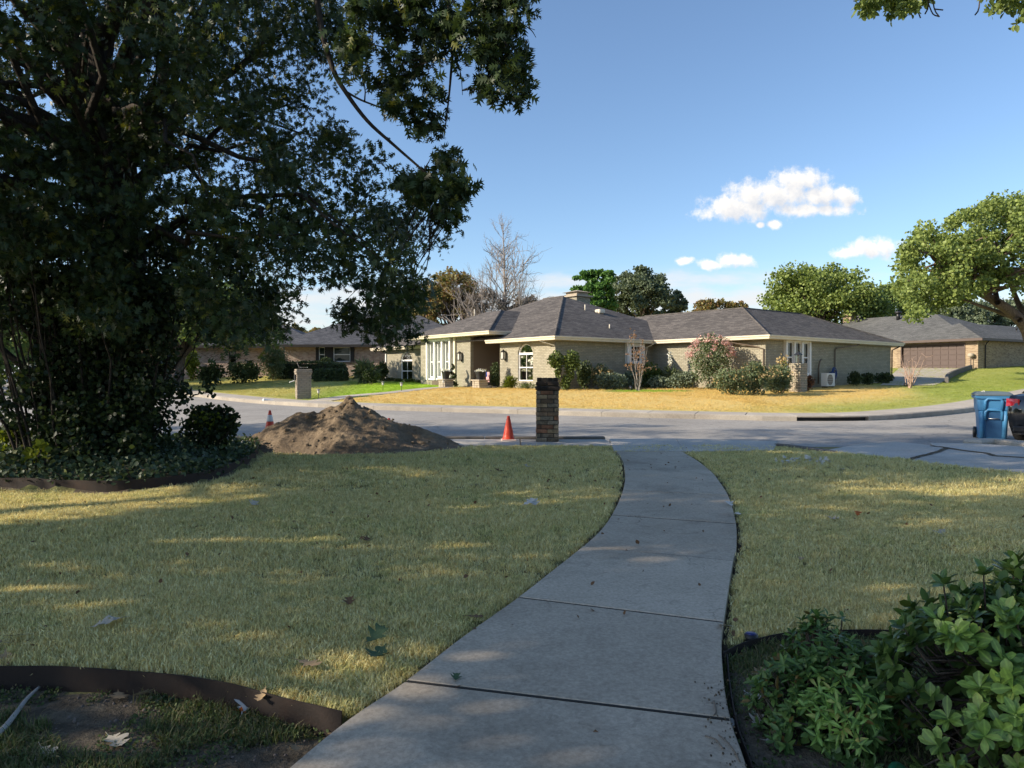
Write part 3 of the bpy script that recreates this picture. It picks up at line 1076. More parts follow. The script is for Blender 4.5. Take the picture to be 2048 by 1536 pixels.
def near_yard():
    xs = np.concatenate([np.arange(-22, -7, .35), np.arange(-7, -3.2, .12), np.arange(-3.2, 4.0, .05), np.arange(4.0, 8, .12), np.arange(8, 26, .5)])
    ys = np.concatenate([np.arange(-8, 1.4, .8), np.arange(1.4, 5.2, .045), np.arange(5.2, 9, .1), np.arange(9, 12.9, .13), [12.9, 13.3, 13.7, 14.0]])
    X, Y = np.meshgrid(xs, ys)
    Z = (fbm(X * 1.3, Y * 1.3, 4) - .47) * .05 + (fbm(X * 7, Y * 7, 2) - .4) * .012
    Z *= smooth(0, 1.0, Y)
    for poly, dz, edge in ((BED1, -.085, BED1), (BED2, -.032, BED2)):
        ins = in_poly(X, Y, poly)
        d = dist_line(X, Y, poly + [poly[0]])
        Z = np.where(ins, dz + Z * 1.5, np.where((d < .075), dz, Z))
    ins = in_poly(X, Y, BED3)
    Z = np.where(ins, .07 + Z * .6 + .10 * smooth(0, 1.6, dist_line(X, Y, BED3)), Z)
    w = in_poly(X, Y, WALK_POLY)
    dw = dist_line(X, Y, WL[::20]); dw2 = dist_line(X, Y, WR[::20])
    dd = np.minimum(dw, dw2)
    Z = np.where(w, -.10, np.where(dd < .12, np.minimum(Z, -.012), Z))
    dr = in_poly(X, Y, DRIVE_POLY) | (Y > 12.85)
    Z = np.where(dr, -.12, Z)
    me = grid_mesh('lawn', X, Y, Z, [M['thatch'], M['soil']])
    cx = (X[:-1, :-1] + X[1:, 1:]) / 2; cy = (Y[:-1, :-1] + Y[1:, 1:]) / 2
    soil = in_poly(cx, cy, WALK_POLY) | in_poly(cx, cy, BED1) | in_poly(cx, cy, BED2) | in_poly(cx, cy, BED3) | (np.minimum(dist_line(cx, cy, WL[::20]), dist_line(cx, cy, WR[::20])) < .045)
    me.polygons.foreach_set('material_index', soil.ravel().astype(np.int32))
    o = link(bpy.data.objects.new('lawn', me))
    tag(o, 'shaded front lawn and beds around the curving walk', None, None, 'structure')

    # the curving front walk, slab by slab
    root = empty('front_walk'); tag(root, 'curving grey concrete walk from the camera to the street', None, None, 'structure')
    li, ri = [0], [0]
    for (a, b) in JOINTS:
        pa, pb = hit(*a), hit(*b)
        li.append(int(np.argmin(np.hypot(WL[:, 0] - pa.x, WL[:, 1] - pa.y))))
        ri.append(int(np.argmin(np.hypot(WR[:, 0] - pb.x, WR[:, 1] - pb.y))))
    li.append(len(WL) - 1); ri.append(len(WR) - 1)
    for i in range(len(li) - 1):
        A, B = WL[li[i] + 1:li[i + 1] - 1], WR[ri[i] + 1:ri[i + 1] - 1]
        zz = .030 + .002 * ((i * 7) % 3 - 1)
        strip_slab(A, B, -.09, zz, 22, .005, 6).build('slab', M['walk'], root)
    for k in range(1, len(li) - 1):
        pa, pb = Vector((*WL[li[k]], 0)), Vector((*WR[ri[k]], 0))
        t_ = (pb - pa).normalized() * .006; n_ = Vector((-t_.y, t_.x, 0))
        q = MB(); q.prism([(p.x, p.y) for p in (pa + t_ - n_ * 1.6, pb - t_ - n_ * 1.6, pb - t_ + n_ * .8, pa + t_ + n_ * .8)], -.05, .0275)
        q.build('joint_filler', M['joint'], root)
    # near pavement strip, kerb and the apron where the walk meets the street
    root = empty('near_sidewalk'); tag(root, 'narrow concrete sidewalk strip along the near kerb', None, None, 'structure')
    x0 = hit(1218, 885).x
    for k in range(11):
        a = x0 - .02 - k * 1.7; b = a - 1.68
        strip_slab([(b, WALKY0), (a, WALKY0)], [(b, WALKY1), (a, WALKY1)], -.12, .03 + .004 * (k % 3), 5, .012, 3).build('slab', M['drive'], root)
    ap = [hit(1228, 905)[:2], hit(1368, 906)[:2], hit(1546, 904)[:2], hit(1556, 886)[:2], hit(1352, 880.5)[:2], hit(1219, 881)[:2]]
    strip_slab([ap[0], ap[1]], [ap[5], ap[4]], -.12, .036, 8, .005, 5).build('slab', M['drive'], root)
    g = .004
    strip_slab([(ap[1][0] + g, ap[1][1]), ap[2]], [(ap[4][0] + g, ap[4][1]), ap[3]], -.12, .035, 8, .005, 5).build('slab', M['drive'], root)
    kroot = empty('near_kerb'); tag(kroot, 'low dark kerb edging the near side of the street', None, None, 'structure')
    for k in range(9):
        a = x0 - .02 - k * 2.4; b = a - 2.385
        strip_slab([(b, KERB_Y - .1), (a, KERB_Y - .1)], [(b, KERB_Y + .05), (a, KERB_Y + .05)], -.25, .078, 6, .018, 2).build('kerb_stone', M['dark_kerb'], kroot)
    # kerb by the drive flare
    P = spline([hit(x, y)[:2] for x, y in [(1552, 892), (1580, 895), (1612, 899), (1645, 904), (1668, 908)]], 5)
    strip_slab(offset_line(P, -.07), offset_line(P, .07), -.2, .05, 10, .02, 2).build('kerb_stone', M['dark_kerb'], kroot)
    # driveway of three slabs parted by a wandering open crack
    root = empty('driveway'); tag(root, 'grey concrete driveway with a wandering dark crack', None, None, 'structure')
    zd = .012
    crA = [hit(x, y)[:2] for x, y in [(1812, 923), (1838, 915), (1862, 909), (1884, 902), (1891, 897)]]
    crB = [hit(x, y)[:2] for x, y in [(1862, 893), (1891, 897), (1930, 903), (1972, 908), (1990, 913), (2048, 917), (2120, 921), (2300, 932), (2520, 950)]]

    def jag(P, s, seed):
        P = np.array(spline(P, 7)); r = np.random.default_rng(seed)
        T = np.gradient(P, axis=0); T /= np.linalg.norm(T, axis=1)[:, None]
        return P + np.stack([-T[:, 1], T[:, 0]], -1) * (r.normal(0, s, len(P))[:, None])
    crA, crB = jag(crA, .012, 1), jag(crB, .012, 2)
    gw = .028
    junction = crB[7]
    # left slab: drive edge, crack A, crack B start, road edge
    def poly_slab(pts, z):
        b = MB(); b.prism([tuple(p) for p in pts], -.15, z); return b.build('slab', M['drive'], root)
    left = [hit(1640, 904)[:2], hit(1720, 912)[:2], hit(1808, 922.3)[:2]] + list(offset_line(crA, gw * .6))[:-1] + [tuple(junction + np.array([-.04, .02]))] + [tuple(p) for p in offset_line(crB[:7], gw * .6)[::-1]] + [hit(1840, 889)[:2], hit(1790, 884.5)[:2], hit(1720, 889)[:2]]
    poly_slab(left, zd)
    front = [hit(1816, 923.5)[:2], hit(1900, 934)[:2], hit(2048, 947)[:2], hit(2250, 968)[:2], hit(2520, 990)[:2]] + [tuple(p) for p in offset_line(crB[8:], -gw * .6)[::-1]] + [tuple(p) for p in offset_line(crA, -gw * .6)[::-1][1:]]
    poly_slab(front, zd - .003)
    back = [tuple(p) for p in offset_line(crB[1:], gw * .6)] + [hit(2520, 925)[:2], hit(2260, 905)[:2], hit(2100, 898)[:2], hit(1960, 889)[:2], hit(1860, 887)[:2]]
    poly_slab(back, zd + .002)
    for cr, nm in ((crA, 1), (crB, 2)):
        q = resample(cr, .05); w_ = .030 + .018 * fbm(q[:, 0] * 9, q[:, 1] * 9 + nm, 3)
        A_, B_ = offset_line(q, 1.0), offset_line(q, -1.0)
        l_ = q + (A_ - q) * w_[:, None]; r_ = q + (B_ - q) * w_[:, None]
        k_ = MB(); n_ = len(q)
        k_.add([(p[0], p[1], zd + .009) for p in l_] + [(p[0], p[1], zd + .009) for p in r_], [(i, i + 1, n_ + i + 1, n_ + i) for i in range(n_ - 1)])
        k_.build('crack_fill', M['soil'], root)
    # sunlit kerb return by the bin
    b = spline([hit(x, y)[:2] for x, y in [(1962, 886), (1985, 884), (2020, 887), (2060, 892), (2130, 899), (2260, 912)]], 6)
    strip_slab(offset_line(b, -.02), offset_line(b, .32), -.2, .05, 14, .04, 3).build('kerb_return', M['pavement'], kroot)


near_yard()


# ------------------------------------------------------------------ grass (uncountable blades, scattered)
def tuft_collection(name, mat, blades, h, spread, n=5, w=.0022, seed=1):
    c = bpy.data.collections.new(name)
    r = np.random.default_rng(seed)
    for k in range(n):
        mb = MB()
        for i in range(blades):
            a = r.uniform(0, 2 * math.pi); rr = spread * math.sqrt(r.uniform())
            x, y = rr * math.cos(a), rr * math.sin(a)
            hh = h * r.uniform(.55, 1.15); le = hh * r.uniform(.15, .9); d = r.uniform(0, 2 * math.pi)
            dx, dy = math.cos(d), math.sin(d)
            ww = w * r.uniform(.7, 1.4)
            mb.add([(x - dy * ww, y + dx * ww, 0), (x + dy * ww, y - dx * ww, 0),
                    (x + dx * le * .4 + dy * ww * .8, y + dy * le * .4 - dx * ww * .8, hh * .62), (x + dx * le * .4 - dy * ww * .8, y + dy * le * .4 + dx * ww * .8, hh * .62),
                    (x + dx * le, y + dy * le, hh * (1 - .25 * le / hh))], [(0, 1, 2, 3), (3, 2, 4)])
        o = bpy.data.objects.new(name + '_blades', mb.mesh(name, mat))
        c.objects.link(o)
    return c


def scatter(name, label, P, coll, scale, tone=None, parent=None, tilt=.25, seed=2):
    """geometry-node scatter of tufts on given points (for what nobody could count)"""
    r = np.random.default_rng(seed)
    me = bpy.data.meshes.new(name)
    me.vertices.add(len(P)); me.vertices.foreach_set('co', np.asarray(P, np.float32).ravel())
    a = me.attributes.new('scl', 'FLOAT', 'POINT'); a.data.foreach_set('value', np.asarray(scale, np.float32))
    rot = np.stack([r.normal(0, tilt, len(P)), r.normal(0, tilt, len(P)), r.uniform(0, 6.283, len(P))], -1)
    a = me.attributes.new('rot', 'FLOAT_VECTOR', 'POINT'); a.data.foreach_set('vector', rot.astype(np.float32).ravel())
    if tone is not None:
        a = me.attributes.new('tone', 'FLOAT', 'POINT'); a.data.foreach_set('value', np.asarray(tone, np.float32))
    o = link(bpy.data.objects.new(name, me), parent)
    ng = bpy.data.node_groups.new(name + '_scatter', 'GeometryNodeTree')
    ng.interface.new_socket('Geometry', in_out='INPUT', socket_type='NodeSocketGeometry')
    ng.interface.new_socket('Geometry', in_out='OUTPUT', socket_type='NodeSocketGeometry')
    N, L = ng.nodes.new, ng.links.new
    gi, go = N('NodeGroupInput'), N('NodeGroupOutput')
    m2p = N('GeometryNodeMeshToPoints')
    iop = N('GeometryNodeInstanceOnPoints')
    ci = N('GeometryNodeCollectionInfo')
    ci.inputs['Collection'].default_value = coll
    ci.inputs['Separate Children'].default_value = True
    ci.inputs['Reset Children'].default_value = True
    iop.inputs['Pick Instance'].default_value = True
    ns = N('GeometryNodeInputNamedAttribute'); ns.data_type = 'FLOAT'; ns.inputs['Name'].default_value = 'scl'
    nr = N('GeometryNodeInputNamedAttribute'); nr.data_type = 'FLOAT_VECTOR'; nr.inputs['Name'].default_value = 'rot'
    L(gi.outputs[0], m2p.inputs[0]); L(m2p.outputs[0], iop.inputs['Points'])
    L(ci.outputs[0], iop.inputs['Instance'])
    L(ns.outputs[0], iop.inputs['Scale']); L(nr.outputs[0], iop.inputs['Rotation'])
    L(iop.outputs[0], go.inputs[0])
    md = o.modifiers.new('scatter', 'NODES'); md.node_group = ng
    return tag(o, label, None, None, 'stuff')


def grass():
    r = np.random.default_rng(4)

    def sample(n, y0, y1, wid=.80, off=0.0):
        y = np.sqrt(r.uniform(y0 * y0, y1 * y1, n))
        x = r.uniform(-wid, wid, n) * y + off
        return x, y

    def keep(x, y, m=.035):
        k = ~in_poly(x, y, WALK_POLY) & ~in_poly(x, y, BED1) & ~in_poly(x, y, BED2) & ~in_poly(x, y, BED3) & ~in_poly(x, y, DRIVE_POLY) & ~in_pile(x, y, .97) & (y < 12.83)
        d = np.minimum(dist_line(x, y, WL[::20]), dist_line(x, y, WR[::20]))
        k &= (d > m + .03 * r.random(len(x)))
        for e in (BED1_EDGE, BED2_EDGE, BED3_EDGE):
            k &= dist_line(x, y, spline(e, 6)) > .055
        return k
    P, S = [], []
    for n, y0, y1, s in ((42000, 1.9, 4.5, 1.0), (40000, 4.5, 8.0, 1.2), (30000, 8.0, 12.85, 1.5)):
        x, y = sample(n, y0, y1)
        k = keep(x, y)
        x, y = x[k], y[k]
        z = (fbm(x * 1.3, y * 1.3, 4) - .47) * .05 - .004
        P.append(np.stack([x, y, z], -1)); S.append(s * r.uniform(.7, 1.25, len(x)) * (.75 + .55 * fbm(x * .9, y * .9, 3)))
    P = np.concatenate(P); S = np.concatenate(S)
    scatter('lawn_grass', 'short patchy straw and green grass of the shaded front lawn', P, tuft_collection('turf', M['blades'], 24, .030, .040, 8, .0014), S)
    x = np.r_[r.uniform(-3.4, -.4, 9000), r.uniform(.6, 2.2, 5000)]; y = np.r_[r.uniform(1.9, 3.3, 9000), r.uniform(2.0, 3.6, 5000)]
    i1, i2 = in_poly(x, y, BED1), in_poly(x, y, BED2)
    k = (i1 | i2) & (fbm(x * 2.0 + 1, y * 2.0 + 8, 4) > .44)
    x, y, i1 = x[k], y[k], i1[k]
    scatter('bed_grass', 'thin rough grass growing in the garden beds', np.stack([x, y, np.where(i1, -.09, -.036)], -1), tuft_collection('bed_turf', M['weeds'], 14, .045, .03, 4, .0016, 3), r.uniform(.5, 1.3, len(x)), tilt=.35)
    # far lawn
    n = len(FK_WALK)
    i = r.integers(0, n, 42000)
    d = r.uniform(.04, 1, len(i)) ** 1.3 * 17
    nx = offset_line(FK_WALK, -1.0) - FK_WALK
    x = FK_WALK[i, 0] + nx[i, 0] * d + r.normal(0, .15, len(i)); y = FK_WALK[i, 1] + nx[i, 1] * d + r.normal(0, .15, len(i))
    tt = tone_at(x, y)
    k = (np.abs(x / y) < .8) & (dist_line(x, y, [(p.x, p.y) for p in WALK2]) > .62) & (dist_line(x, y, FK[::4]) > 1.5)
    x, y, tt = x[k], y[k], tt[k]
    z = far_lawn_z(x, y) + (fbm(x * .5, y * .5, 3) - .44) * .1 - .005
    scatter('far_lawn_grass', 'sunlit grass blades of the lawn across the street', np.stack([x, y, z], -1), tuft_collection('far_turf', M['far_blades'], 26, .040, .15, 5, .004, 7), r.uniform(.7, 1.3, len(x)), tt)


grass()
# ------------------------------------------------------------------ foliage
LEAF = (np.array([(0, 0, 0), (.33, .5, .07), (.72, .40, .05), (1, 0, -.05), (.72, -.40, .05), (.33, -.5, .07)], float), [(0, 1, 2, 3), (0, 3, 4, 5)])


def _oak():
    v, f = [], []
    xs = [.06, .30, .54, .78]
    for x in xs:
        v += [(x, .055, .01), (x, -.055, .01)]
    v.append((1.0, 0, -.06))
    tip = 8
    for i in range(3):
        f.append((2 * i, 2 * i + 1, 2 * i + 3, 2 * i + 2))
    f.append((6, 7, tip))
    for i, (tx, ty) in enumerate(((.30, .36), (.62, .46), (.90, .36))):
        v.append((tx, ty, -.05)); f.append((2 * i, 2 * i + 2, len(v) - 1))
        v.append((tx, -ty, -.05)); f.append((2 * i + 3, 2 * i + 1, len(v) - 1))
    return np.array(v, float), f


OAK = _oak()


def unit(a):
    return a / np.maximum(1e-9, np.linalg.norm(a, axis=-1, keepdims=True))


def leaf_verts(P, size, tmpl, r, width=.5, up=.6, axis=None, axis_w=0.0, droop=.15):
    n = len(P)
    a = r.normal(size=(n, 3))
    a[:, 2] -= droop * 2
    if axis is not None:
        a = unit(a) * (1 - axis_w) + axis * axis_w
    a = unit(a)
    nn = r.normal(size=(n, 3))
    nn[:, 2] = nn[:, 2] * .7 + up * 1.6
    nn = unit(nn - a * np.sum(nn * a, 1, keepdims=True))
    b = np.cross(nn, a)
    T = tmpl[0] * np.array([1, width * 2 if tmpl is not OAK else 1, 1])
    S = np.asarray(size)[:, None, None]
    return P[:, None, :] + S * (T[None, :, 0:1] * a[:, None, :] + T[None, :, 1:2] * b[:, None, :] + T[None, :, 2:3] * nn[:, None, :])


def clump_points(C, rad, cnt, r, flat_=.75, shell=.35):
    """leaf positions in soft balls round the clump centres"""
    C = np.asarray(C, float); rad = np.broadcast_to(rad, (len(C),)); cnt = np.broadcast_to(cnt, (len(C),)).astype(int)
    idx = np.repeat(np.arange(len(C)), cnt)
    d = unit(r.normal(size=(len(idx), 3)))
    q = (r.random(len(idx)) ** shell)[:, None] * r.uniform(.75, 1.12, len(idx))[:, None]
    d = d * q
    d[:, 2] *= flat_
    return C[idx] + d * rad[idx][:, None], idx


def foliage(name, P, size, mat, parent, r, tmpl=LEAF, width=.5, up=.6, droop=.15, axis=None, axis_w=0.0):
    V = leaf_verts(P, size, tmpl, r, width, up, axis, axis_w, droop)
    return link(bpy.data.objects.new(name, tiled_mesh(name, V, tmpl[1], mat)), parent)


def bez(a, b, bend, n=7, r=None, jit=0.0):
    a, b = np.array(a, float), np.array(b, float)
    c = (a + b) / 2 + np.array(bend, float)
    t = np.linspace(0, 1, n)[:, None]
    P = (1 - t) ** 2 * a + 2 * t * (1 - t) * c + t ** 2 * b
    if jit and r is not None:
        P[1:-1] += r.normal(0, jit, (n - 2, 3))
    return P


def limbs(mb, trunk, targets, r0, r, sag=.12, minr=.012, n=6, sides=5):
    """limbs from a trunk polyline to the clump centres"""
    trunk = np.array(trunk, float)
    for c in targets:
        k = r.uniform(.35, 1.0)
        i = int(k * (len(trunk) - 1))
        a = trunk[i]
        L = np.linalg.norm(c - a)
        P = bez(a, c, (0, 0, L * r.uniform(.05, sag + .08)), n, r, L * .02)
        q = np.linspace(1, 0, n)
        mb.tube(P, list(minr + (r0 * (.55 - .3 * k) * q)), sides, False)


def broad_tree(name, label, group, basep, trunk_h, trunk_r, lobes, nclump, per, leaf, mat, bark, seed, width=.5, clump_r=1.0, lean=(0, 0), flat_=.75, up=.6, nl=None, cat='tree', tmpl=LEAF, shell=.35, inner=.25):
    """tapered trunk, limbs to leaf clumps spread over ellipsoid lobes (cx, cy, cz, rx, ry, rz relative to the base)"""
    r = np.random.default_rng(seed)
    root = empty(name, basep, 0, label, cat, group)
    C = []
    w = np.array([l[3] * l[4] * l[5] for l in lobes]) ** .67
    w /= w.sum()
    while len(C) < nclump:
        l = lobes[r.choice(len(lobes), p=w)]
        d = unit(r.normal(size=3))
        if d[2] < -.55: continue
        q = (1 - inner * r.random() ** 1.5)
        C.append(np.array(l[:3]) + d * np.array(l[3:]) * q)
    C = np.array(C)
    top = np.array([lean[0], lean[1], trunk_h])
    tr = bez((0, 0, -.3), top, (lean[0] * -.25, lean[1] * -.25, 0), 8, r, trunk_r * .12)
    mb = MB()
    rr = trunk_r * np.linspace(1, .55, 8); rr[0] *= 1.35; rr[1] *= 1.08
    mb.tube(tr, list(rr), 10)
    k = r.permutation(len(C))[:(nl or min(len(C), 34))]
    limbs(mb, tr[3:], C[k], trunk_r, r, .10, trunk_r * .06, 7, 5)
    mb.build('trunk', bark, root, True)
    P, idx = clump_points(C, clump_r * r.uniform(.7, 1.25, len(C)), per, r, flat_, shell)
    foliage('crown', P, leaf * r.uniform(.7, 1.3, len(P)), mat, root, r, tmpl, width, up)
    return root


def shrub(name, label, group, basep, lobes, nleaf, leaf, mat, seed, width=.45, stems=6, stem_mat=None, up=.4, shell=.45, cat='shrub', extra=None):
    """leafy shrub: stems and one foliage mesh over ellipsoid lobes"""
    r = np.random.default_rng(seed)
    root = empty(name, basep, 0, label, cat, group)
    w = np.array([l[3] * l[4] + l[4] * l[5] for l in lobes]); w = w / w.sum()
    cnt = r.multinomial(nleaf, w)
    P, A = [], []
    for l, c in zip(lobes, cnt):
        d = unit(r.normal(size=(c, 3)))
        q = r.random(c) ** shell
        lump = 1 + .16 * np.sin(d[:, 0] * 5 + seed) * np.cos(d[:, 1] * 6 + d[:, 2] * 4 + seed)
        p = np.array(l[:3]) + d * np.array(l[3:]) * (q * lump)[:, None]
        P.append(p); A.append(d)
    P = np.concatenate(P); A = np.concatenate(A)
    k = P[:, 2] > .01
    P, A = P[k], A[k]
    foliage('foliage', P, leaf * r.uniform(.65, 1.3, len(P)), mat, root, r, LEAF, width, up, 0.0, A, .45)
    mb = MB()
    for i in range(stems):
        l = lobes[i % len(lobes)]
        a = r.normal(0, .04, 3); a[2] = -.05
        c = np.array(l[:3]) + r.normal(0, .35, 3) * np.array(l[3:])
        c[2] = max(c[2], .12)
        mb.tube(bez(a, c, r.normal(0, .05, 3), 5), [.016, .014, .012, .009, .006], 5, False)
    mb.build('stem', stem_mat or M['bark'], root, True)
    if extra:
        for (nm, Pe, se, me_, wd) in extra:
            tag(foliage(nm, np.asarray(Pe, float), np.full(len(Pe), se) * r.uniform(.7, 1.3, len(Pe)), me_, root, r, LEAF, wd, .2), kind='stuff')
    return root


# ------------------------------------------------------------------ the dark oak and the thicket at its foot
def sample_poly_px(poly, n, d0, d1, r):
    poly = np.array(poly, float)
    lo, hi = poly.min(0), poly.max(0)
    out = []
    while len(out) < n:
        x, y = r.uniform(lo[0], hi[0]), r.uniform(lo[1], hi[1])
        if in_poly(np.array([x]), np.array([y]), poly)[0]:
            out.append(at(x, y, r.uniform(d0, d1)))
    return np.array(out)


OAK_BASE = Vector((-5.75, 10.2, .1))


def big_oak():
    r = np.random.default_rng(21)
    root = empty('oak_tree', OAK_BASE, 0, 'huge dark oak tree overhanging the lawn from the bed beside the walk', 'tree')
    B = np.array(OAK_BASE)
    main = [(-260, -260), (640, -260), (690, 40), (640, 200), (700, 270), (745, 330), (840, 380), (880, 440), (850, 500), (850, 560), (815, 610), (800, 625), (740, 610), (690, 600),
            (640, 560), (590, 570), (570, 640), (500, 690), (350, 690), (320, 640), (200, 640), (70, 560), (-260, 600)]
    C1 = sample_poly_px(main, 360, 7.4, 12.4, r)
    Cb = sample_poly_px([(700, -80), (960, -80), (930, 60), (915, 130), (880, 190), (900, 260), (850, 290), (800, 275), (770, 200), (700, 130), (690, 60)], 46, 7.3, 8.6, r)
    Cc = sample_poly_px([(960, -60), (1045, -60), (1060, 100), (1075, 170), (1030, 225), (990, 225), (955, 170), (950, 80)], 40, 7.2, 8.0, r)
    Cd = sample_poly_px([(770, 320), (870, 365), (905, 290), (940, 400), (915, 445), (880, 430), (820, 400)], 24, 7.4, 8.4, r)
    Ce = sample_poly_px([(660, 590), (850, 560), (830, 660), (770, 690), (700, 660)], 15, 8.0, 10.0, r)
    # the crown above and beside the frame, which shades the yard
    top = np.stack([r.uniform(-15, .8, 150), r.uniform(4.5, 15.5, 150), r.uniform(6.2, 12.0, 150)], -1)
    k = (((top[:, 0] + 6.5) / 8.2) ** 2 + ((top[:, 1] - 10) / 6.5) ** 2 + ((top[:, 2] - 6.5) / 6.2) ** 2) < 1
    top = top[k]
    tx, ty = 1024 + top[:, 0] / top[:, 1] * FPX, HZ - (top[:, 2] - CAMZ) / top[:, 1] * FPX
    top = top[~((tx > 560) & (tx < 1400) & (ty > -330))]
    off = np.stack([r.uniform(-16, -7.4, 60), r.uniform(3.5, 9.5, 60), r.uniform(2.6, 7.0, 60)], -1)
    off = off[off[:, 0] < -.80 * off[:, 1] - .6]
    groups = [(C1, .50, 165, .102), (Cb, .24, 58, .118), (Cc, .20, 50, .118), (Cd, .21, 50, .118), (Ce, .33, 90, .10), (top, .85, 170, .115), (off, .8, 150, .115)]
    Ps, Ss = [], []
    for (C, rad, per, sz) in groups:
        P, _ = clump_points(C, rad * r.uniform(.6, 1.25, len(C)), per, r, .8, .55)
        Ps.append(P - B); Ss.append(sz * r.uniform(.55, 1.3, len(P)))
    foliage('crown', np.concatenate(Ps), np.concatenate(Ss), M['leaf_oak'], root, r, OAK, .5, .35, .3)
    mb = MB()
    tr = bez((0, 0, -.2), (-.4, .3, 6.0), (.25, 0, 0), 9, r, .05)
    mb.tube(tr, list(np.linspace(.42, .22, 9)), 12)
    allC = np.concatenate([C1[r.permutation(len(C1))[:60]], top[::4], off[::4]]) - B
    limbs(mb, tr[2:], allC, .17, r, .12, .008, 8, 5)

    def px_limb(pp, depth, r0, r1):
        P = np.array(spline([np.array(at(x, y, dd)) for (x, y), dd in zip(pp, depth)], 5)) - B
        mb.tube(P, list(np.linspace(r0, r1, len(P))), 6, False)
        nodes.extend(list(P[2:]))
        return P
    nodes = []
    hub = at(600, -330, 8.4)
    px_limb([(600, -330), (628, -80), (640, 40), (665, 135), (690, 182), (735, 242), (790, 292), (850, 345), (905, 400)], [8.6, 8.1, 8, 8, 8, 8, 8, 8, 8], .042, .008)
    px_limb([(690, 182), (722, 200), (760, 215), (800, 235)], [8, 8, 8, 8], .014, .006)
    px_limb([(600, -330), (830, -180), (890, -20), (905, 70), (900, 170), (890, 260)], [8.6, 8, 8, 8, 8, 8], .04, .006)
    px_limb([(830, -180), (960, -70), (1000, 40), (1020, 130), (1030, 200)], [8, 7.8, 7.7, 7.7, 7.7], .03, .006)
    px_limb([(200, -120), (290, 10), (330, 65), (350, 110)], [9, 9, 9, 9], .09, .05)
    for (x, y, x2, y2) in ((890, -20, 840, 120), (905, 0, 935, 90), (940, 30, 965, 180), (800, 0, 790, 110), (870, 60, 855, 150), (1000, 40, 1070, 60), (905, 100, 925, 190), (700, 60, 740, 10), (1040, 45, 1072, 75)):
        px_limb([(x, y), ((x + x2) / 2 + 6, (y + y2) / 2), (x2, y2)], [7.9] * 3, .008, .003)
    nd = np.array(nodes)
    for q in np.concatenate([Cb, Cc, Cd, Ce]) - B:
        k = int(np.argmin(np.linalg.norm(nd - q, axis=1) + r.random(len(nd)) * .25))
        L_ = np.linalg.norm(nd[k] - q)
        mb.tube(bez(nd[k], q + r.normal(0, .08, 3), (0, 0, L_ * .12), 5, r, L_ * .03), [.009, .007, .006, .004, .003], 4, False)
    # trunk polyline up to the limb hub
    P = bez(tr[-1], np.array(hub) - B, (0, 0, .8), 8)
    mb.tube(P, list(np.linspace(.17, .06, 8)), 7, False)
    mb.build('trunk', M['bark_dark'], root, True)


big_oak()


def thicket():
    r = np.random.default_rng(31)
    base_ = Vector((-5.9, 9.75, .12))
    root = empty('tall_thicket', base_, 0, 'tall dark many-stemmed leafy thicket around the oak trunk', 'shrub')
    B = np.array(base_)
    mb = MB()
    tops = []
    for i in range(62):
        a = r.uniform(0, 2 * math.pi); q = math.sqrt(r.random())
        p0 = np.array([math.cos(a) * .82 * q, math.sin(a) * .45 * q, -.1])
        p1 = p0 * (1.5 + r.random()) + np.array([r.normal(0, .25), r.normal(0, .2), r.uniform(1.8, 4.6)])
        P = bez(p0, p1, (r.normal(0, .12), r.normal(0, .12), .1), 7, r, .025)
        mb.tube(P, list(np.linspace(r.uniform(.012, .026), .005, 7)), 5, False)
        tops.append(P)
    # two stouter leaning limbs on the street side
    for pp, dd, r0 in (([(165, 800), (110, 765), (60, 742), (0, 695), (-60, 640)], [9.7] * 5, .06), ([(90, 690), (55, 665), (25, 625), (10, 560)], [9.7] * 4, .035),
                       ([(260, 740), (285, 690), (310, 640), (330, 560)], [9.8] * 4, .025)):
        P = np.array(spline([np.array(at(x, y, d)) for (x, y), d in zip(pp, dd)], 5)) - B
        mb.tube(P, list(np.linspace(r0, r0 * .6, len(P))), 7, False)
    mb.build('stem', M['bark_dark'], root, True)
    C = sample_poly_px([(40, 560), (330, 560), (360, 640), (345, 740), (300, 800), (300, 870), (330, 905), (100, 915), (60, 850), (40, 760), (95, 720)], 200, 9.1, 10.4, r)
    side = sample_poly_px([(300, 770), (360, 755), (425, 770), (400, 800), (340, 830), (300, 850)], 15, 9.2, 10.2, r)
    side2 = sample_poly_px([(-20, 780), (50, 800), (70, 880), (10, 850)], 8, 8.8, 9.8, r)
    side3 = sample_poly_px([(-60, 440), (90, 440), (90, 700), (50, 650), (-60, 640)], 34, 9.0, 10.4, r)
    up_ = sample_poly_px([(60, 420), (560, 420), (560, 640), (350, 690), (100, 600)], 40, 9.0, 10.6, r)
    Ps, Ss = [], []
    for Cx, rad, per, sz in ((C, .27, 150, .062), (side, .16, 45, .062), (side2, .16, 40, .062), (up_, .30, 90, .068), (side3, .28, 110, .066)):
        P, _ = clump_points(Cx, rad * r.uniform(.7, 1.3, len(Cx)), per, r, .9, .5)
        P = P - B
        P[:, 2] = np.maximum(P[:, 2], .03)
        Ps.append(P); Ss.append(sz * r.uniform(.7, 1.3, len(P)))
    foliage('foliage', np.concatenate(Ps), np.concatenate(Ss), M['leaf_holly'], root, r, LEAF, .42, .4, .25)


thicket()


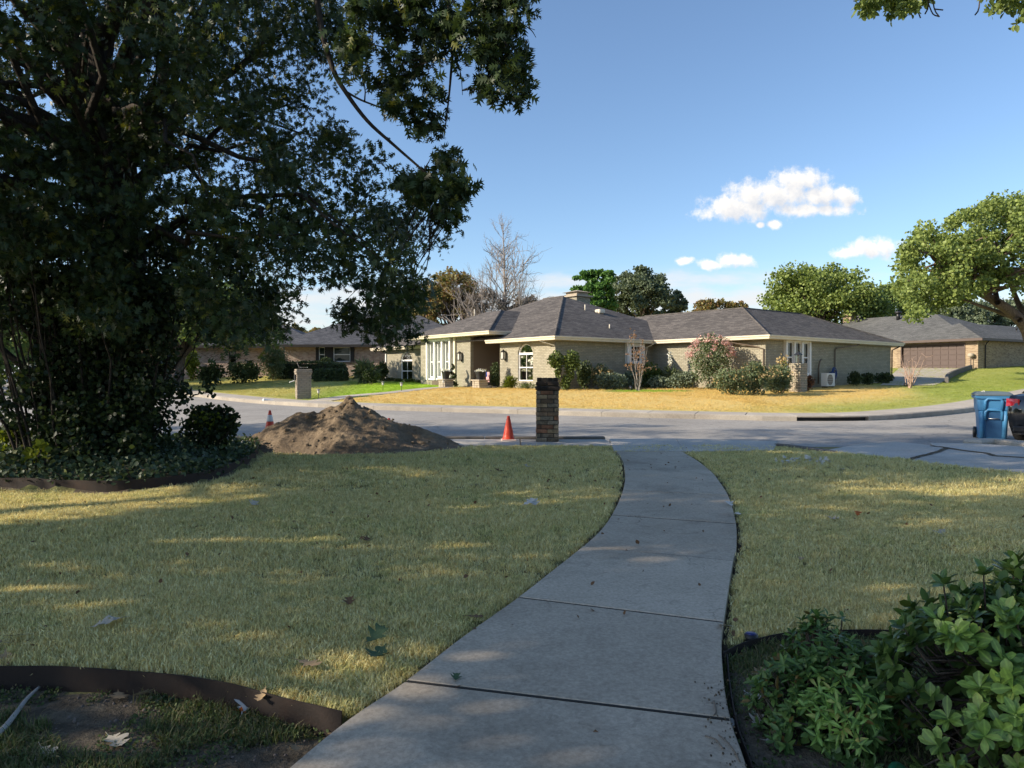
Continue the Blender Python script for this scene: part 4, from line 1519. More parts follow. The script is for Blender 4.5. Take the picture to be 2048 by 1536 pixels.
def bed_plants():
    r = np.random.default_rng(41)
    b = Vector((-4.62, 10.85, .12))
    shrub('garden_shrub', 'dark rounded shrub at the end of the ivy bed beside the dirt pile', None, b, [(0, 0, .34, .40, .34, .36), (-.12, .1, .5, .22, .2, .22), (.18, .05, .46, .24, .22, .24)], 2300, .062, M['leaf_holly'], 42, .42, 10, M['bark_dark'],
          extra=[('yellowed_leaves', np.stack([r.normal(.05, .12, 60), r.normal(-.25, .06, 60), r.normal(.52, .07, 60)], -1), .05, M['leaf_yellow'], .4)])
    for (px, py, s, nm, lab) in ((28, 905, .30, 'sapling', 'yellow green sapling at the edge of the ivy bed'), (72, 930, .2, 'sapling', 'small bright sprig of leaves below the tall thicket')):
        p = hit(px, py + 30)
        p.z = .1
        shrub(nm, lab, None, p, [(0, 0, s, s * .55, s * .5, s * .6), (s * .2, 0, s * 1.5, s * .35, s * .3, s * .5)], 300 if s > .25 else 60, .085, M['leaf_yellow'], 43, .42, 5, M['bark_dark'], .5)
    # ivy over the bed
    n = 26000
    x = r.uniform(-12, -3.6, n); y = r.uniform(7.6, 12.6, n)
    k = in_poly(x, y, BED3) & (x > -.86 * y)
    x, y = x[k], y[k]
    d = dist_line(x, y, BED3)
    z = .09 + .10 * smooth(0, 1.6, d) + r.random(len(x)) ** 2 * .16
    P = np.stack([x, y, z], -1)
    o = foliage('ivy_ground_cover', P, .055 * r.uniform(.6, 1.3, len(P)), M['leaf_ground'], None, r, LEAF, .48, .9, 0.0)
    tag(o, 'low ivy ground cover filling the bed under the oak', None, None, 'stuff')


bed_plants()


# ------------------------------------------------------------------ steel edging
def edging(name, label, P, z0, z1, th=.005, wav=.004):
    P = resample(P, .06)
    n = len(P)
    wob = (fbm(P[:, 0] * 3, P[:, 1] * 3, 3) - .45) * wav * 4
    A, B = offset_line(P, -th / 2), offset_line(P, th / 2)
    lean = offset_line(P, .012) - P
    mb = MB()
    vs = []
    for i in range(n):
        vs += [(A[i, 0], A[i, 1], z0), (A[i, 0] + lean[i, 0], A[i, 1] + lean[i, 1], z1 + wob[i]), (B[i, 0] + lean[i, 0], B[i, 1] + lean[i, 1], z1 + wob[i]), (B[i, 0], B[i, 1], z0)]
    fs = []
    for i in range(n - 1):
        for k in range(4):
            fs.append((i * 4 + k, i * 4 + (k + 1) % 4, i * 4 + 4 + (k + 1) % 4, i * 4 + 4 + k))
    fs += [(0, 3, 2, 1), (4 * n - 4, 4 * n - 3, 4 * n - 2, 4 * n - 1)]
    o = mb.add(vs, fs).build(name, M['rust'])
    return tag(o, label, 'edging')


edging('steel_edging', 'rusty steel edging between the lawn and the near weedy bed', spline(BED1_EDGE, 6), -.2, .022)
edging('steel_edging', 'rusty steel edging running along the walk beside the near weedy bed', offset_line(spline(BED1_RET, 6), 0), -.2, .014)
edging('steel_edging', 'dark steel edging curving behind the narrow-leaved bush', spline(BED2_EDGE, 6), -.2, .014)
edging('steel_edging', 'thin steel edging between the walk and the bush bed', spline(BED2_RET, 6), -.2, .016)
edging('steel_edging', 'long dark steel edging in front of the ivy bed', spline(BED3_EDGE, 6), -.15, .135, .006, .006)


# ------------------------------------------------------------------ spoil heap
def dirt_pile():
    n, m = 190, 140
    u = np.linspace(-2.5, 2.6, n); v = np.linspace(-1.7, 1.55, m)
    U, V = np.meshgrid(u, v)
    ridge = np.interp(U, [-2.15, -1.9, -1.5, -.95, -.62, -.35, -.12, .05, .22, .42, .7, 1.05, 1.4, 1.75, 2.15], [0, .05, .26, .54, .68, .74, .79, .83, .82, .72, .58, .46, .35, .18, 0])
    wid = np.interp(U, [-2.2, -1.2, 0, 1.2, 2.2], [.55, 1.05, 1.25, 1.15, .75])
    prof = np.clip(1 - (np.abs(V + .08 * np.sin(U * 2)) / wid), 0, 1)
    Z = ridge * (prof ** 1.05)
    nz = fbm(U * 2.2 + 9, V * 2.2 + 4, 6) - .48
    nz2 = np.abs(fbm(U * 6 + 3, V * 6, 4) - .47)
    Z = Z + (nz * .22 - nz2 * .12) * smooth(.0, .14, Z) + .018 * (fbm(U * 22, V * 22, 3) - .45) * smooth(0, .05, Z)
    # a trampled hollow on the street-side end
    Z -= .10 * np.exp(-(((U - 1.25) / .42) ** 2 + ((V + .35) / .3) ** 2)) * smooth(0, .2, Z)
    # lump left on the crest
    Z += .08 * np.exp(-(((U - .08) / .17) ** 4 + ((V) / .2) ** 4))
    Z = np.where(prof * ridge <= .004, -.03, Z)
    # sharper gullies
    o = link(bpy.data.objects.new('dirt_pile', grid_mesh('dirt_pile', U, V, Z, M['dirt'])))
    o.location = (PILE_C[0], PILE_C[1], 0.0)
    tag(o, 'big brown pile of dug earth heaped at the edge of the lawn', 'dirt pile')
    # clods: each a lump of its own part
    r = np.random.default_rng(8)
    shapes = []
    for k in range(4):
        mb = MB()
        import bmesh
        bm = bmesh.new(); bmesh.ops.create_icosphere(bm, subdivisions=2, radius=1)
        for vv in bm.verts:
            s = 1 + .55 * (float(fbm(vv.co.x * 1.7 + k * 9 + 20, vv.co.y * 1.7 + vv.co.z * 2.3 + 20, 4)) - .47) * 2
            vv.co = vv.co * s
        me = bpy.data.meshes.new('clod'); bm.to_mesh(me); bm.free(); fin(me, M['dirt']); shapes.append(me)
    def zat(x, y):
        i = int(np.clip((x + 2.5) / 5.1 * (n - 1), 0, n - 1)); j = int(np.clip((y + 1.7) / 3.25 * (m - 1), 0, m - 1)); return float(Z[j, i])
    spots = [(.10, -.05, .085), (.02, -.1, .07), (.17, -.1, .06), (-.33, -.15, .055), (-.6, -.1, .06), (.5, -.12, .05), (-.9, -.4, .05), (.8, -.4, .055)]
    for _ in range(70):
        spots.append((r.uniform(-1.9, 2.0), r.uniform(-1.15, .2), r.uniform(.010, .032)))
    for _ in range(50):
        spots.append((r.uniform(-2.1, 2.2), r.uniform(-1.6, -1.0), r.uniform(.008, .026)))
    for (x, y, s) in spots:
        z = zat(x, y)
        if z < -.05: continue
        z = max(z, .0)
        c = link(bpy.data.objects.new('clod', shapes[r.integers(4)]), o)
        c.location = (x, y, z + s * .25); c.scale = (s * r.uniform(.8, 1.3), s, s * r.uniform(.6, .95)); c.rotation_euler = tuple(r.uniform(0, 6, 3))


dirt_pile()


# ------------------------------------------------------------------ brick pillar
def brick_pillar(name, label, loc, rz, W, courses, h, mats, mortar_mat, bw=.195, jt=.011, corbel=(), seed=1, cap_round=False, depth=None):
    """free-standing brick pillar: every brick of the four faces is a part"""
    r = np.random.default_rng(seed)
    root = empty(name, loc, rz, label, 'pillar')
    D_ = depth or W
    bd = .085
    MB().box(-W / 2 + .014, W / 2 - .014, -D_ / 2 + .014, D_ / 2 - .014, -.05, courses * h - .012).build('mortar_core', mortar_mat, root)
    meshes = {}

    def brick(x0, x1, y0, y1, z0):
        lx, ly = round(x1 - x0, 3), round(y1 - y0, 3)
        mi = r.integers(len(mats))
        key = (lx, ly, mi)
        if key not in meshes:
            b = MB(); b.bevbox(-lx / 2, lx / 2, -ly / 2, ly / 2, -(h - jt) / 2, (h - jt) / 2, .007)
            meshes[key] = b.mesh('brick', mats[mi])
        o = link(bpy.data.objects.new('brick', meshes[key]), root)
        o.location = ((x0 + x1) / 2 + r.normal(0, .003), (y0 + y1) / 2 + r.normal(0, .003), z0 + h / 2)
        o.rotation_euler = (r.normal(0, .010), r.normal(0, .010), r.normal(0, .014))
    for c in range(courses):
        e = corbel[c] if c < len(corbel) else 0
        w, d = W / 2 + e, D_ / 2 + e
        z = c * h
        # faces along x (front/back) take the corners on even courses
        fx = (c % 2 == 0)
        def row(lo, hi, alt):
            L = hi - lo
            n = max(1, round(L / (bw + jt)))
            if alt and n >= 2:
                s = [L / n / 2] + [L / n] * (n - 1) + [L / n / 2]
            else:
                s = [L / n] * n
            q, out = lo, []
            for k in s:
                out.append((q + jt / 2, q + k - jt / 2)); q += k
            return out
        xl, xh = (-w, w) if fx else (-w + bd + jt, w - bd - jt)
        yl, yh = (-d + bd + jt, d - bd - jt) if fx else (-d, d)
        for (a, b) in row(xl, xh, not fx and False):
            brick(a, b, -d, -d + bd, z); brick(a, b, d - bd, d, z)
        for (a, b) in row(yl, yh, False):
            brick(-w, -w + bd, a, b, z); brick(w - bd, w, a, b, z)
    return root


def brick_tone(name, col, soot=.35):
    t = NT(name)
    v = t.pos()
    n = t.noise(11, 6, .7, v)
    n2 = t.noise(60, 4, .7, v)
    oi = t.n('ObjectInfo').outputs['Random']
    c = t.mix(t.ramp(n, [(.35, 0.0), (.65, 1.0)]), tuple(x * .62 for x in col), tuple(min(1, x * 1.28) for x in col))
    c = t.mix(1.0, c, t.ramp(oi, [(0, .62), (.5, .95), (1, 1.2)]), 'MULTIPLY')
    s = t.ramp(t.noise(4.5, 6, .7, v), [(.42, 0.0), (.62, 1.0)])
    c = t.mix(t.math('MULTIPLY', s, soot), c, (.022, .020, .018))
    c = t.mix(.4, c, t.ramp(n2, [(.3, .25), (.7, .75)]), 'OVERLAY')
    return t.principled(c, .93, t.bump(t.math('ADD', n, n2), .6, .006), .12)


BT = [brick_tone('brick_umber', (.22, .155, .105)), brick_tone('brick_tan', (.34, .25, .155), .22), brick_tone('brick_red', (.26, .135, .085), .25), brick_tone('brick_grey', (.24, .20, .15), .35)]
BSOOT = [brick_tone('brick_sooty', (.042, .036, .032), .6), brick_tone('brick_sooty_brown', (.065, .05, .04), .5)]
MORT = simple('dark_mortar', (.055, .048, .040), .95, .3, 12, .5)


def mailbox_pillar():
    loc = hit(1096, 887)
    loc = Vector((loc.x, loc.y + .235, .028))
    W, n, h = .435, 13, .0815
    root = brick_pillar('brick_pillar', 'weathered brown brick pillar with sooty black top beside the walk', loc, R(-3), W, n - 1, h, BT, MORT, seed=3)
    # sooty corbelled top courses
    r = np.random.default_rng(9)
    ms = {}
    z = (n - 1) * h
    MB().box(-W / 2 + .02, W / 2 - .02, -W / 2 + .02, W / 2 - .02, z - .01, z + 2.9 * h).build('mortar_core', MORT, root)
    for c, e, hh in ((0, .020, h), (1, .004, h * .98), (2, -.012, .085)):
        w = W / 2 + e
        k = 4 if c == 2 else 2
        for sx in range(k):
            for sy in range(k if c < 2 else 2):
                lx, ly = 2 * w / k, 2 * w / (k if c < 2 else 2)
                b = MB(); b.bevbox(-lx / 2 + .005, lx / 2 - .005, -ly / 2 + .005, ly / 2 - .005, -hh / 2 + .004, hh / 2 - .004, .012)
                o = link(bpy.data.objects.new('brick', b.mesh('brick', BSOOT[r.integers(2)])), root)
                o.location = (-w + lx * (sx + .5), -w + ly * (sy + .5), z + hh / 2 + r.normal(0, .003))
                o.rotation_euler = (r.normal(0, .015), r.normal(0, .015), r.normal(0, .02))
        z += hh


mailbox_pillar()


# ------------------------------------------------------------------ traffic cones
ORANGE = simple('orange_cone_plastic', (.62, .055, .022), .45, .18, 7, .08, .4, 0, 0, (.3, .05, .03, .5))
COLLAR = simple('white_reflective_collar', (.62, .60, .56), .35, .08, 8, .05, .5)
CBASE = simple('grubby_cone_base', (.55, .40, .36), .6, .2, 8, .1)


def cone(label, loc, H, bw, collar, base_mat, rz):
    root = empty('traffic_cone', loc, rz, label, 'traffic cone', 'traffic cones by the street')
    b = MB(); b.bevbox(-bw / 2, bw / 2, -bw / 2, bw / 2, 0, .03, .012)
    b.build('base', base_mat, root)
    r0, r1 = bw * .40, .026
    rad = lambda t: r0 + (r1 - r0) * t
    prof = [(r0 * 1.08, .028), (r0 * 1.06, .045)] + [(rad(t), .05 + (H - .05) * t) for t in np.linspace(0, 1, 8)] + [(r1 * .6, H + .004)]
    MB().lathe(prof, 20).build('body', ORANGE, root, True)
    if collar:
        prof = [(rad(t) + .004, .05 + (H - .05) * t) for t in (.50, .56, .62, .68, .74, .80)]
        MB().lathe(prof, 20).build('collar', COLLAR, root, True)


p = hit(540, 868.5, zroad); cone('orange traffic cone with white collar on the street behind the dirt pile', p, .575, .33, True, ORANGE, .3)
p = hit(1017, 884); cone('plain orange traffic cone standing next to the brick pillar', Vector((p.x, p.y, .03)), .475, .28, False, CBASE, .1)
p = at(778, 836.5, 15.6); cone('small orange traffic cone mostly hidden behind the dirt pile', Vector((p.x, p.y, -.13)), p.z + .13, .30, False, ORANGE, .2)


# ------------------------------------------------------------------ blue wheeled bin
def blue_bin():
    BL = simple('blue_bin_plastic', (.040, .175, .345), .5, .10, 5, .08, .4, 0, 0, (.10, .2, .33, .3))
    DK = simple('shaded_blue_bin_recess', (.018, .075, .175), .55, .10, 5, .08, .4)  # bin plastic darkened for the shade of the recesses
    loc = hit(2003, 880.5, zroad)
    loc.y += .33
    root = empty('wheeled_bin', loc, R(-27), 'tall blue wheeled bin standing in the street next to the black car', 'bin')
    H = .98

    def ring(w, d, z, cr=.06, n=4):
        P = []
        for (sx, sy, a0) in ((1, 1, 0), (-1, 1, 90), (-1, -1, 180), (1, -1, 270)):
            for k in range(n + 1):
                a = R(a0 + 90 * k / n)
                P.append((sx * (w / 2 - cr) + cr * math.cos(a), sy * (d / 2 - cr) + cr * math.sin(a), z))
        return P
    rings = [ring(.50, .54, .02), ring(.505, .55, .08), ring(.56, .64, .62), ring(.60, .70, .66), ring(.62, .74, H - .06)]
    mb = MB(); n = len(rings[0]); vs = [p for q in rings for p in q]
    fs = [(i * n + k, i * n + (k + 1) % n, (i + 1) * n + (k + 1) % n, (i + 1) * n + k) for i in range(len(rings) - 1) for k in range(n)]
    fs.append(tuple(range(n - 1, -1, -1)))
    mb.add(vs, fs).build('body', BL, root, False)
    MB().add(*(lambda a, b: (a + b, [(k, (k + 1) % n, n + (k + 1) % n, n + k) for k in range(n)] + [tuple(range(n)), tuple(range(2 * n - 1, n - 1, -1))]))(ring(.68, .80, H - .07, .05), ring(.70, .82, H - .01, .05))).build('rim', BL, root)
    # front panels painted darker as shaded recesses, and their arched frames (front faces the camera: local -Y)
    def yf(z): return -(.275 + (z - .08) * (.05 / .54)) if z < .62 else -(.32 + (z - .62) * .15)
    for (x0, x1, z0, z1) in ((-.145, .145, .05, .60), (-.12, .12, .68, .86)):
        b = MB(); b.add([(x0, yf(z0) - .006, z0), (x1, yf(z0) - .006, z0), (x1, yf(z1) - .006, z1), (x0, yf(z1) - .006, z1), (x0, yf(z0) + .02, z0), (x1, yf(z0) + .02, z0), (x1, yf(z1) + .02, z1), (x0, yf(z1) + .02, z1)],
                        [(0, 1, 2, 3), (4, 7, 6, 5), (0, 4, 5, 1), (1, 5, 6, 2), (2, 6, 7, 3), (3, 7, 4, 0)])
        b.build('front_panel', DK, root)
    for (xa, za, zb) in ((.155, .44, .665), (.155, .66, .91)):
        P = [(-xa, yf(za) - .018, za), (-xa, yf(zb - .05) - .018, zb - .05), (-xa + .04, yf(zb) - .018, zb), (xa - .04, yf(zb) - .018, zb), (xa, yf(zb - .05) - .018, zb - .05), (xa, yf(za) - .018, za)]
        MB().tube(P, .034, 8).build('arch_rib', BL, root, True)
    for s in (-1, 1):
        MB().tube([(s * .205, yf(.04) - .01, .03), (s * .215, yf(.4) - .01, .40), (s * .225, yf(.62) - .01, .64)], [.045, .048, .05], 8).build('corner_rib', BL, root, True)
    MB().tube([(-.10, yf(.47) - .035, .47), (.10, yf(.47) - .035, .47)], .012, 8).build('catch_bar', simple('galvanised_bar', (.45, .46, .47), .35, .1, 9, .05, .5, .8), root, True)
    # lid with domed top, hinge bar at the back
    ms = MB(); a, b, c, d = ring(.70, .82, H), ring(.70, .82, H + .03), ring(.58, .68, H + .075, .06), ring(.30, .36, H + .085, .06)
    rs = [a, b, c, d]; vs = [p for q in rs for p in q]
    fs = [(i * n + k, i * n + (k + 1) % n, (i + 1) * n + (k + 1) % n, (i + 1) * n + k) for i in range(3) for k in range(n)] + [tuple(3 * n + k for k in range(n)), tuple(range(n - 1, -1, -1))]
    lid = ms.add(vs, fs).build('lid', simple('grey_blue_lid', (.10, .13, .15), .55, .15, 5, .1), root)
    MB().tube([(-.25, .44, H + .01), (.25, .44, H + .01)], .018, 8).build('handle', BL, root, True)
    for s in (-1, 1):
        MB().tube([(s * .26, .28, .13), (s * .315, .28, .13)], .125, 18).build('wheel', M['dark_metal'], root, True)
    tw = MB()
    for k in range(4):
        tw.tube([(-.29 + .03 * k, -.3, H + .03), (-.27 + .035 * k, -.3, H + .06), (-.24 + .02 * k, -.28, H + .075 + .012 * k)], .008, 5)
    o = tw.build('litter_scrap', simple('pale_paper', (.6, .6, .55), .8, .1, 9, .1)); o.location = loc; o.rotation_euler = (0, 0, R(-27)); tag(o, 'crumpled pale scrap lying on the blue bin lid', 'litter')


blue_bin()


# ------------------------------------------------------------------ cars
def car(name, label, loc, heading, Lc, Wc, H, paint, profile, glassline, seed=1, suv=False):
    """profile: (x, z) side outline from the rear bumper over the roof to the front, x forward from the rear"""
    root = empty(name, loc, heading, label, 'car')
    tyre = simple('tyre_rubber', (.02, .02, .021), .8, .2, 9, .3)
    rim = simple('alloy_rim', (.42, .43, .44), .3, .1, 9, .05, .5, .8)
    glass = simple('tinted_car_glass', (.012, .014, .018), .06, .1, 3, 0, .6, 0, .5)
    black = simple('black_car_plastic', (.016, .016, .017), .55, .2, 9, .1)
    chrome = simple('chrome_strip', (.6, .6, .62), .15, .05, 9, 0, .5, 1.0)
    red = simple('red_tail_lens', (.42, .012, .012), .12, .2, 12, .05, .5, 0, .6)
    white = simple('clear_lamp_lens', (.75, .77, .8), .1, .1, 12, .05, .5, 0, .6)
    # body: loft across the width with tumblehome and rounded flanks
    n = len(profile)
    zb = .17 * (1.5 if suv else 1.0)
    belt = glassline

    def half(x, z):
        w = Wc / 2
        e = 1 - .09 * max(0, abs(x / Lc - .5) * 2 - .45) ** 1.2 * 2
        if z > belt: w *= 1 - .26 * (z - belt) / (H - belt) ** 1.0
        if z < .55: w *= 1 - .05 * (.55 - z) / .3
        return w * e
    cols = 9
    vs, fs = [], []
    prof = list(profile) + [(profile[-1][0] - .06, zb), (profile[0][0] + .06, zb)]
    m = len(prof)
    for j in range(cols):
        t = -1 + 2 * j / (cols - 1)
        for (x, z) in prof:
            bulge = 1 - .0 * abs(t)
            zz = z - (.05 if z > belt else .03) * abs(t) ** 3 * (z > .5)
            xx = x + (.22 * abs(t) ** 2.6 * (1 if x < Lc * .2 else -1 if x > Lc * .8 else 0)) * (1 if z < belt + .1 else .5)
            vs.append((xx, t * half(x, z), zz))
    for j in range(cols - 1):
        for i in range(m):
            a, b = j * m + i, j * m + (i + 1) % m
            fs.append((a, b, b + m, a + m))
    body = MB().add(vs, fs)
    # flanks: filled between the silhouette and the sill
    for j in (0, cols - 1):
        idx = [j * m + i for i in range(m)]
        body.f.append(tuple(idx if j == 0 else idx[::-1])); body.m.append(0)
    body.build('body', paint, root, True)
    # glass: side panels and screens laid 4 mm proud
    up = [(x, z) for (x, z) in profile if z > belt + .02]
    xr, xf = min(x for x, z in up), max(x for x, z in up)

    def top_z(x):
        return float(np.interp(x, [p[0] for p in profile], [p[1] for p in profile]))
    for s in (-1, 1):
        mb = MB()
        cuts = [xr + .18, (xr + xf) / 2 - .35, (xr + xf) / 2 + .30, xf - .15]
        for a, b in zip(cuts[:-1], cuts[1:]):
            a += .05; b -= .05
            q = []
            for x in (a, b): q.append((x, belt + .05))
            for x in (b, a): q.append((x, max(belt + .12, top_z(x) - .10)))
            mb.add([(x, s * (half(x, z) + .006), z) for x, z in q], [(0, 1, 2, 3) if s < 0 else (3, 2, 1, 0)])
        mb.build('side_glass', glass, root)
    def screen(x0, z0, x1, z1, nm, f0, f1):
        g = MB(); V = []
        for k in range(7):
            t = -1 + k / 3
            bow = .22 * abs(t * f0) ** 2.6 * (1 if x0 < Lc * .5 else -1) * .5
            V += [(x0 + bow, t * half(x0, z0) * f0, z0 + .012), (x1 + bow, t * half(x1, z1) * f1, z1 + .012)]
        g.add(V, [(2 * k, 2 * k + 1, 2 * k + 3, 2 * k + 2) for k in range(6)]).build(nm, glass, root, True)
    rr = [p for p in profile if p[0] < Lc * .4 and p[1] > belt]
    ff = [p for p in profile if p[0] > Lc * .5 and p[1] > belt]
    screen(rr[0][0] - .008, rr[0][1] + .02, rr[-2][0] - .03, rr[-2][1] - .02, 'rear_window', .84, .80)
    screen(ff[-1][0] + .01, ff[-1][1] + .02, ff[1][0] + .03, ff[1][1] - .02, 'windscreen', .84, .80)
    for (x, f) in ((Lc * .19, 1), (Lc * .80, 1)):
        for s in (-1, 1):
            R0 = .36 if suv else .325
            w = MB().tube([(x, s * (Wc / 2 - .20), R0), (x, s * (Wc / 2 - .01), R0)], R0, 24).build('wheel', tyre, root, True)
            q = MB(); q.tube([(x, s * (Wc / 2 - .02), R0), (x, s * (Wc / 2 + .004), R0)], R0 * .64, 20)
            q.build('rim', rim, w)
            a = MB()
            for k in range(14):
                t = math.pi * k / 13
                a.add([(x + math.cos(t) * (R0 + .03), s * (Wc / 2 * .985 + .004), R0 + math.sin(t) * (R0 + .03)), (x + math.cos(t) * (R0 + .075), s * (Wc / 2 * .985 + .002), R0 + math.sin(t) * (R0 + .075))], [])
            a.f = [(2 * k, 2 * k + 1, 2 * k + 3, 2 * k + 2) for k in range(13)]; a.m = [0] * 13
            a.build('wheel_arch', black, root)
    # lamps, bumpers, plate, grille
    xb = profile[0][0]
    for s in (-1, 1):
        tl = MB(); y0, y1 = s * Wc * .30, s * Wc * .475
        lo, hi = min(belt, 1.05) - .29, min(belt, 1.05) - .12
        tl.add([(xb + .012, y0, lo + .04), (xb + .15, y1, lo), (xb + .34, s * (Wc / 2 - .002), lo + .05), (xb + .03, y0, hi - .01), (xb + .17, y1, hi), (xb + .36, s * (Wc / 2 - .012), hi - .02)], [(0, 1, 4, 3), (1, 2, 5, 4)])
        tl.build('tail_light', red, root, True)
        hl = MB(); xe = profile[-1][0]
        hl.add([(xe - .02, y0, .62), (xe - .16, y1, .63), (xe - .38, s * (Wc / 2 + .002), .68), (xe - .06, y0, .78), (xe - .2, y1, .80), (xe - .42, s * (Wc / 2 - .01), .80)], [(0, 1, 4, 3), (1, 2, 5, 4)])
        hl.build('headlight', white, root, True)
        MB().bevbox(Lc * .63, Lc * .63 + .14, s * (Wc / 2 + .02) - .07, s * (Wc / 2 + .02) + .07, belt + .03, belt + .15, .03).build('mirror', paint, root, True)
    MB().bevbox(xb - .05, xb + .12, -Wc * .36, Wc * .36, .22, .36, .05).build('rear_bumper', black, root)
    MB().bevbox(xb - .015, xb + .1, -Wc * .30, Wc * .30, .70, .725, .008).build('trim_strip', chrome, root)
    MB().box(xb - .022, xb + .06, -.16, .16, .56, .70).build('number_plate', M['white_trim'], root)
    xe = profile[-1][0]
    g = MB()
    for k in range(5):
        g.box(xe - .06, xe + .018, -Wc * .26, Wc * .26, .46 + .07 * k, .49 + .07 * k)
    g.build('grille', chrome if suv else black, root)
    MB().bevbox(xe - .12, xe + .035, -Wc * .42, Wc * .42, .30, .43, .03).build('front_bumper', black, root)
    return root


BLACKPAINT = simple('black_car_paint', (.008, .009, .011), .12, .1, 2, 0, .5, .2, 1.0)
WHITEPAINT = simple('white_car_paint', (.72, .73, .74), .2, .04, 2, 0, .5, 0, .8)
SEDAN = [(.06, .22), (.0, .36), (-.03, .60), (.0, .84), (.06, .97), (.14, 1.02), (.80, 1.06), (.90, 1.09), (1.40, 1.37), (1.70, 1.44), (2.3, 1.47), (2.7, 1.42), (3.25, 1.10), (3.4, 1.0), (4.05, .86), (4.3, .70), (4.33, .45), (4.25, .22)]
SUVP = [(.0, .50), (-.04, .75), (0, 1.08), (.06, 1.20), (.25, 1.66), (.45, 1.78), (1.8, 1.82), (2.7, 1.78), (3.2, 1.50), (3.45, 1.18), (3.6, 1.12), (4.55, 1.02), (4.72, .80), (4.74, .5)]


def vehicles():
    c0 = hit(2006, 884, zroad)                       # rear corner seen next to the bin
    h = math.atan2(.50, .87)
    d = Vector((math.cos(h), math.sin(h), 0)); left = Vector((-d.y, d.x, 0))
    loc = Vector((c0.x, c0.y, 0)) - left * .84 + d * (-.05)
    loc.z = float(zroad(loc.x, loc.y))
    car('parked_car', 'shiny black car parked behind the blue bin', loc, h, 4.33, 1.82, 1.47, BLACKPAINT, SEDAN, 1.07)
    p = at(24, 760, 62)
    z = float(zroad(p.x, p.y))
    car('parked_car', 'white parked car far down the street beyond the thicket', (p.x + .8, p.y + 3.2, z), R(-105), 4.74, 1.95, 1.82, WHITEPAINT, SUVP, 1.14, 2, True)


vehicles()


# ------------------------------------------------------------------ near bushes
def leaf_mesh(name, L, W, curl, fold, mat, tipped=.9):
    """a broad leaf: 5 x 3 grid with midrib fold and curl"""
    xs = np.linspace(0, 1, 6)
    wid = np.array([.12, .42, .74, 1.0, .92, .16])
    if tipped < .6: wid = np.array([.08, .8, 1.0, .75, .42, .03])
    vs, fs = [], []
    for x, w in zip(xs, wid):
        zc = -curl * x * x * L
        vs += [(x * L, -w * W / 2, zc + fold * w * W / 2), (x * L, 0, zc), (x * L, w * W / 2, zc + fold * w * W / 2)]
    for i in range(5):
        for k in range(2):
            fs.append((i * 3 + k, i * 3 + k + 1, i * 3 + k + 4, i * 3 + k + 3))
    mb = MB(); mb.add(vs, fs)
    return mb.mesh(name, mat, True)


def tone_leaf(name, dark, light, yellow, rough, trans):
    """leaf coloured per object so that single leaves differ"""
    t = NT(name)
    rnd = t.n('ObjectInfo').outputs['Random']
    isl = t.n('NewGeometry').outputs['Random Per Island']
    f = t.math('FRACT', t.math('ADD', rnd, isl))
    c = t.ramp(f, [(0, dark), (.55, tuple((a + b) / 2 for a, b in zip(dark, light))), (.86, light), (.97, yellow)])
    v = t.pos(True)
    c = t.mix(.5, c, t.ramp(t.noise(60, 4, .6, v), [(.3, .25), (.7, .75)]), 'OVERLAY')
    sx = t.n('SeparateXYZ'); t.l(v, sx.inputs[0])
    rib = t.ramp(t.math('ABSOLUTE', sx.outputs['Y']), [(.0006, 1.0), (.0022, 0.0)])
    c = t.mix(t.math('MULTIPLY', rib, .45), c, tuple(min(1, x * 1.7) for x in light))
    spot = t.ramp(t.noise(140, 3, .6, v), [(.68, 0.0), (.74, 1.0)])
    c = t.mix(t.math('MULTIPLY', spot, .5), c, (.13, .10, .04))
    p = t.n('BsdfPrincipled'); t.l(c, p.inputs['Base Color'])
    p.inputs['Roughness'].default_value = rough; p.inputs['Specular IOR Level'].default_value = .5
    tr = t.n('BsdfTranslucent'); t.l(t.mix(.6, c, (1.0, .95, .25), 'MULTIPLY'), tr.inputs['Color'])
    mx = t.n('MixShader'); mx.inputs[0].default_value = trans
    t.l(p.outputs[0], mx.inputs[1]); t.l(tr.outputs[0], mx.inputs[2]); t.l(mx.outputs[0], t.out.inputs['Surface'])
    return t.m


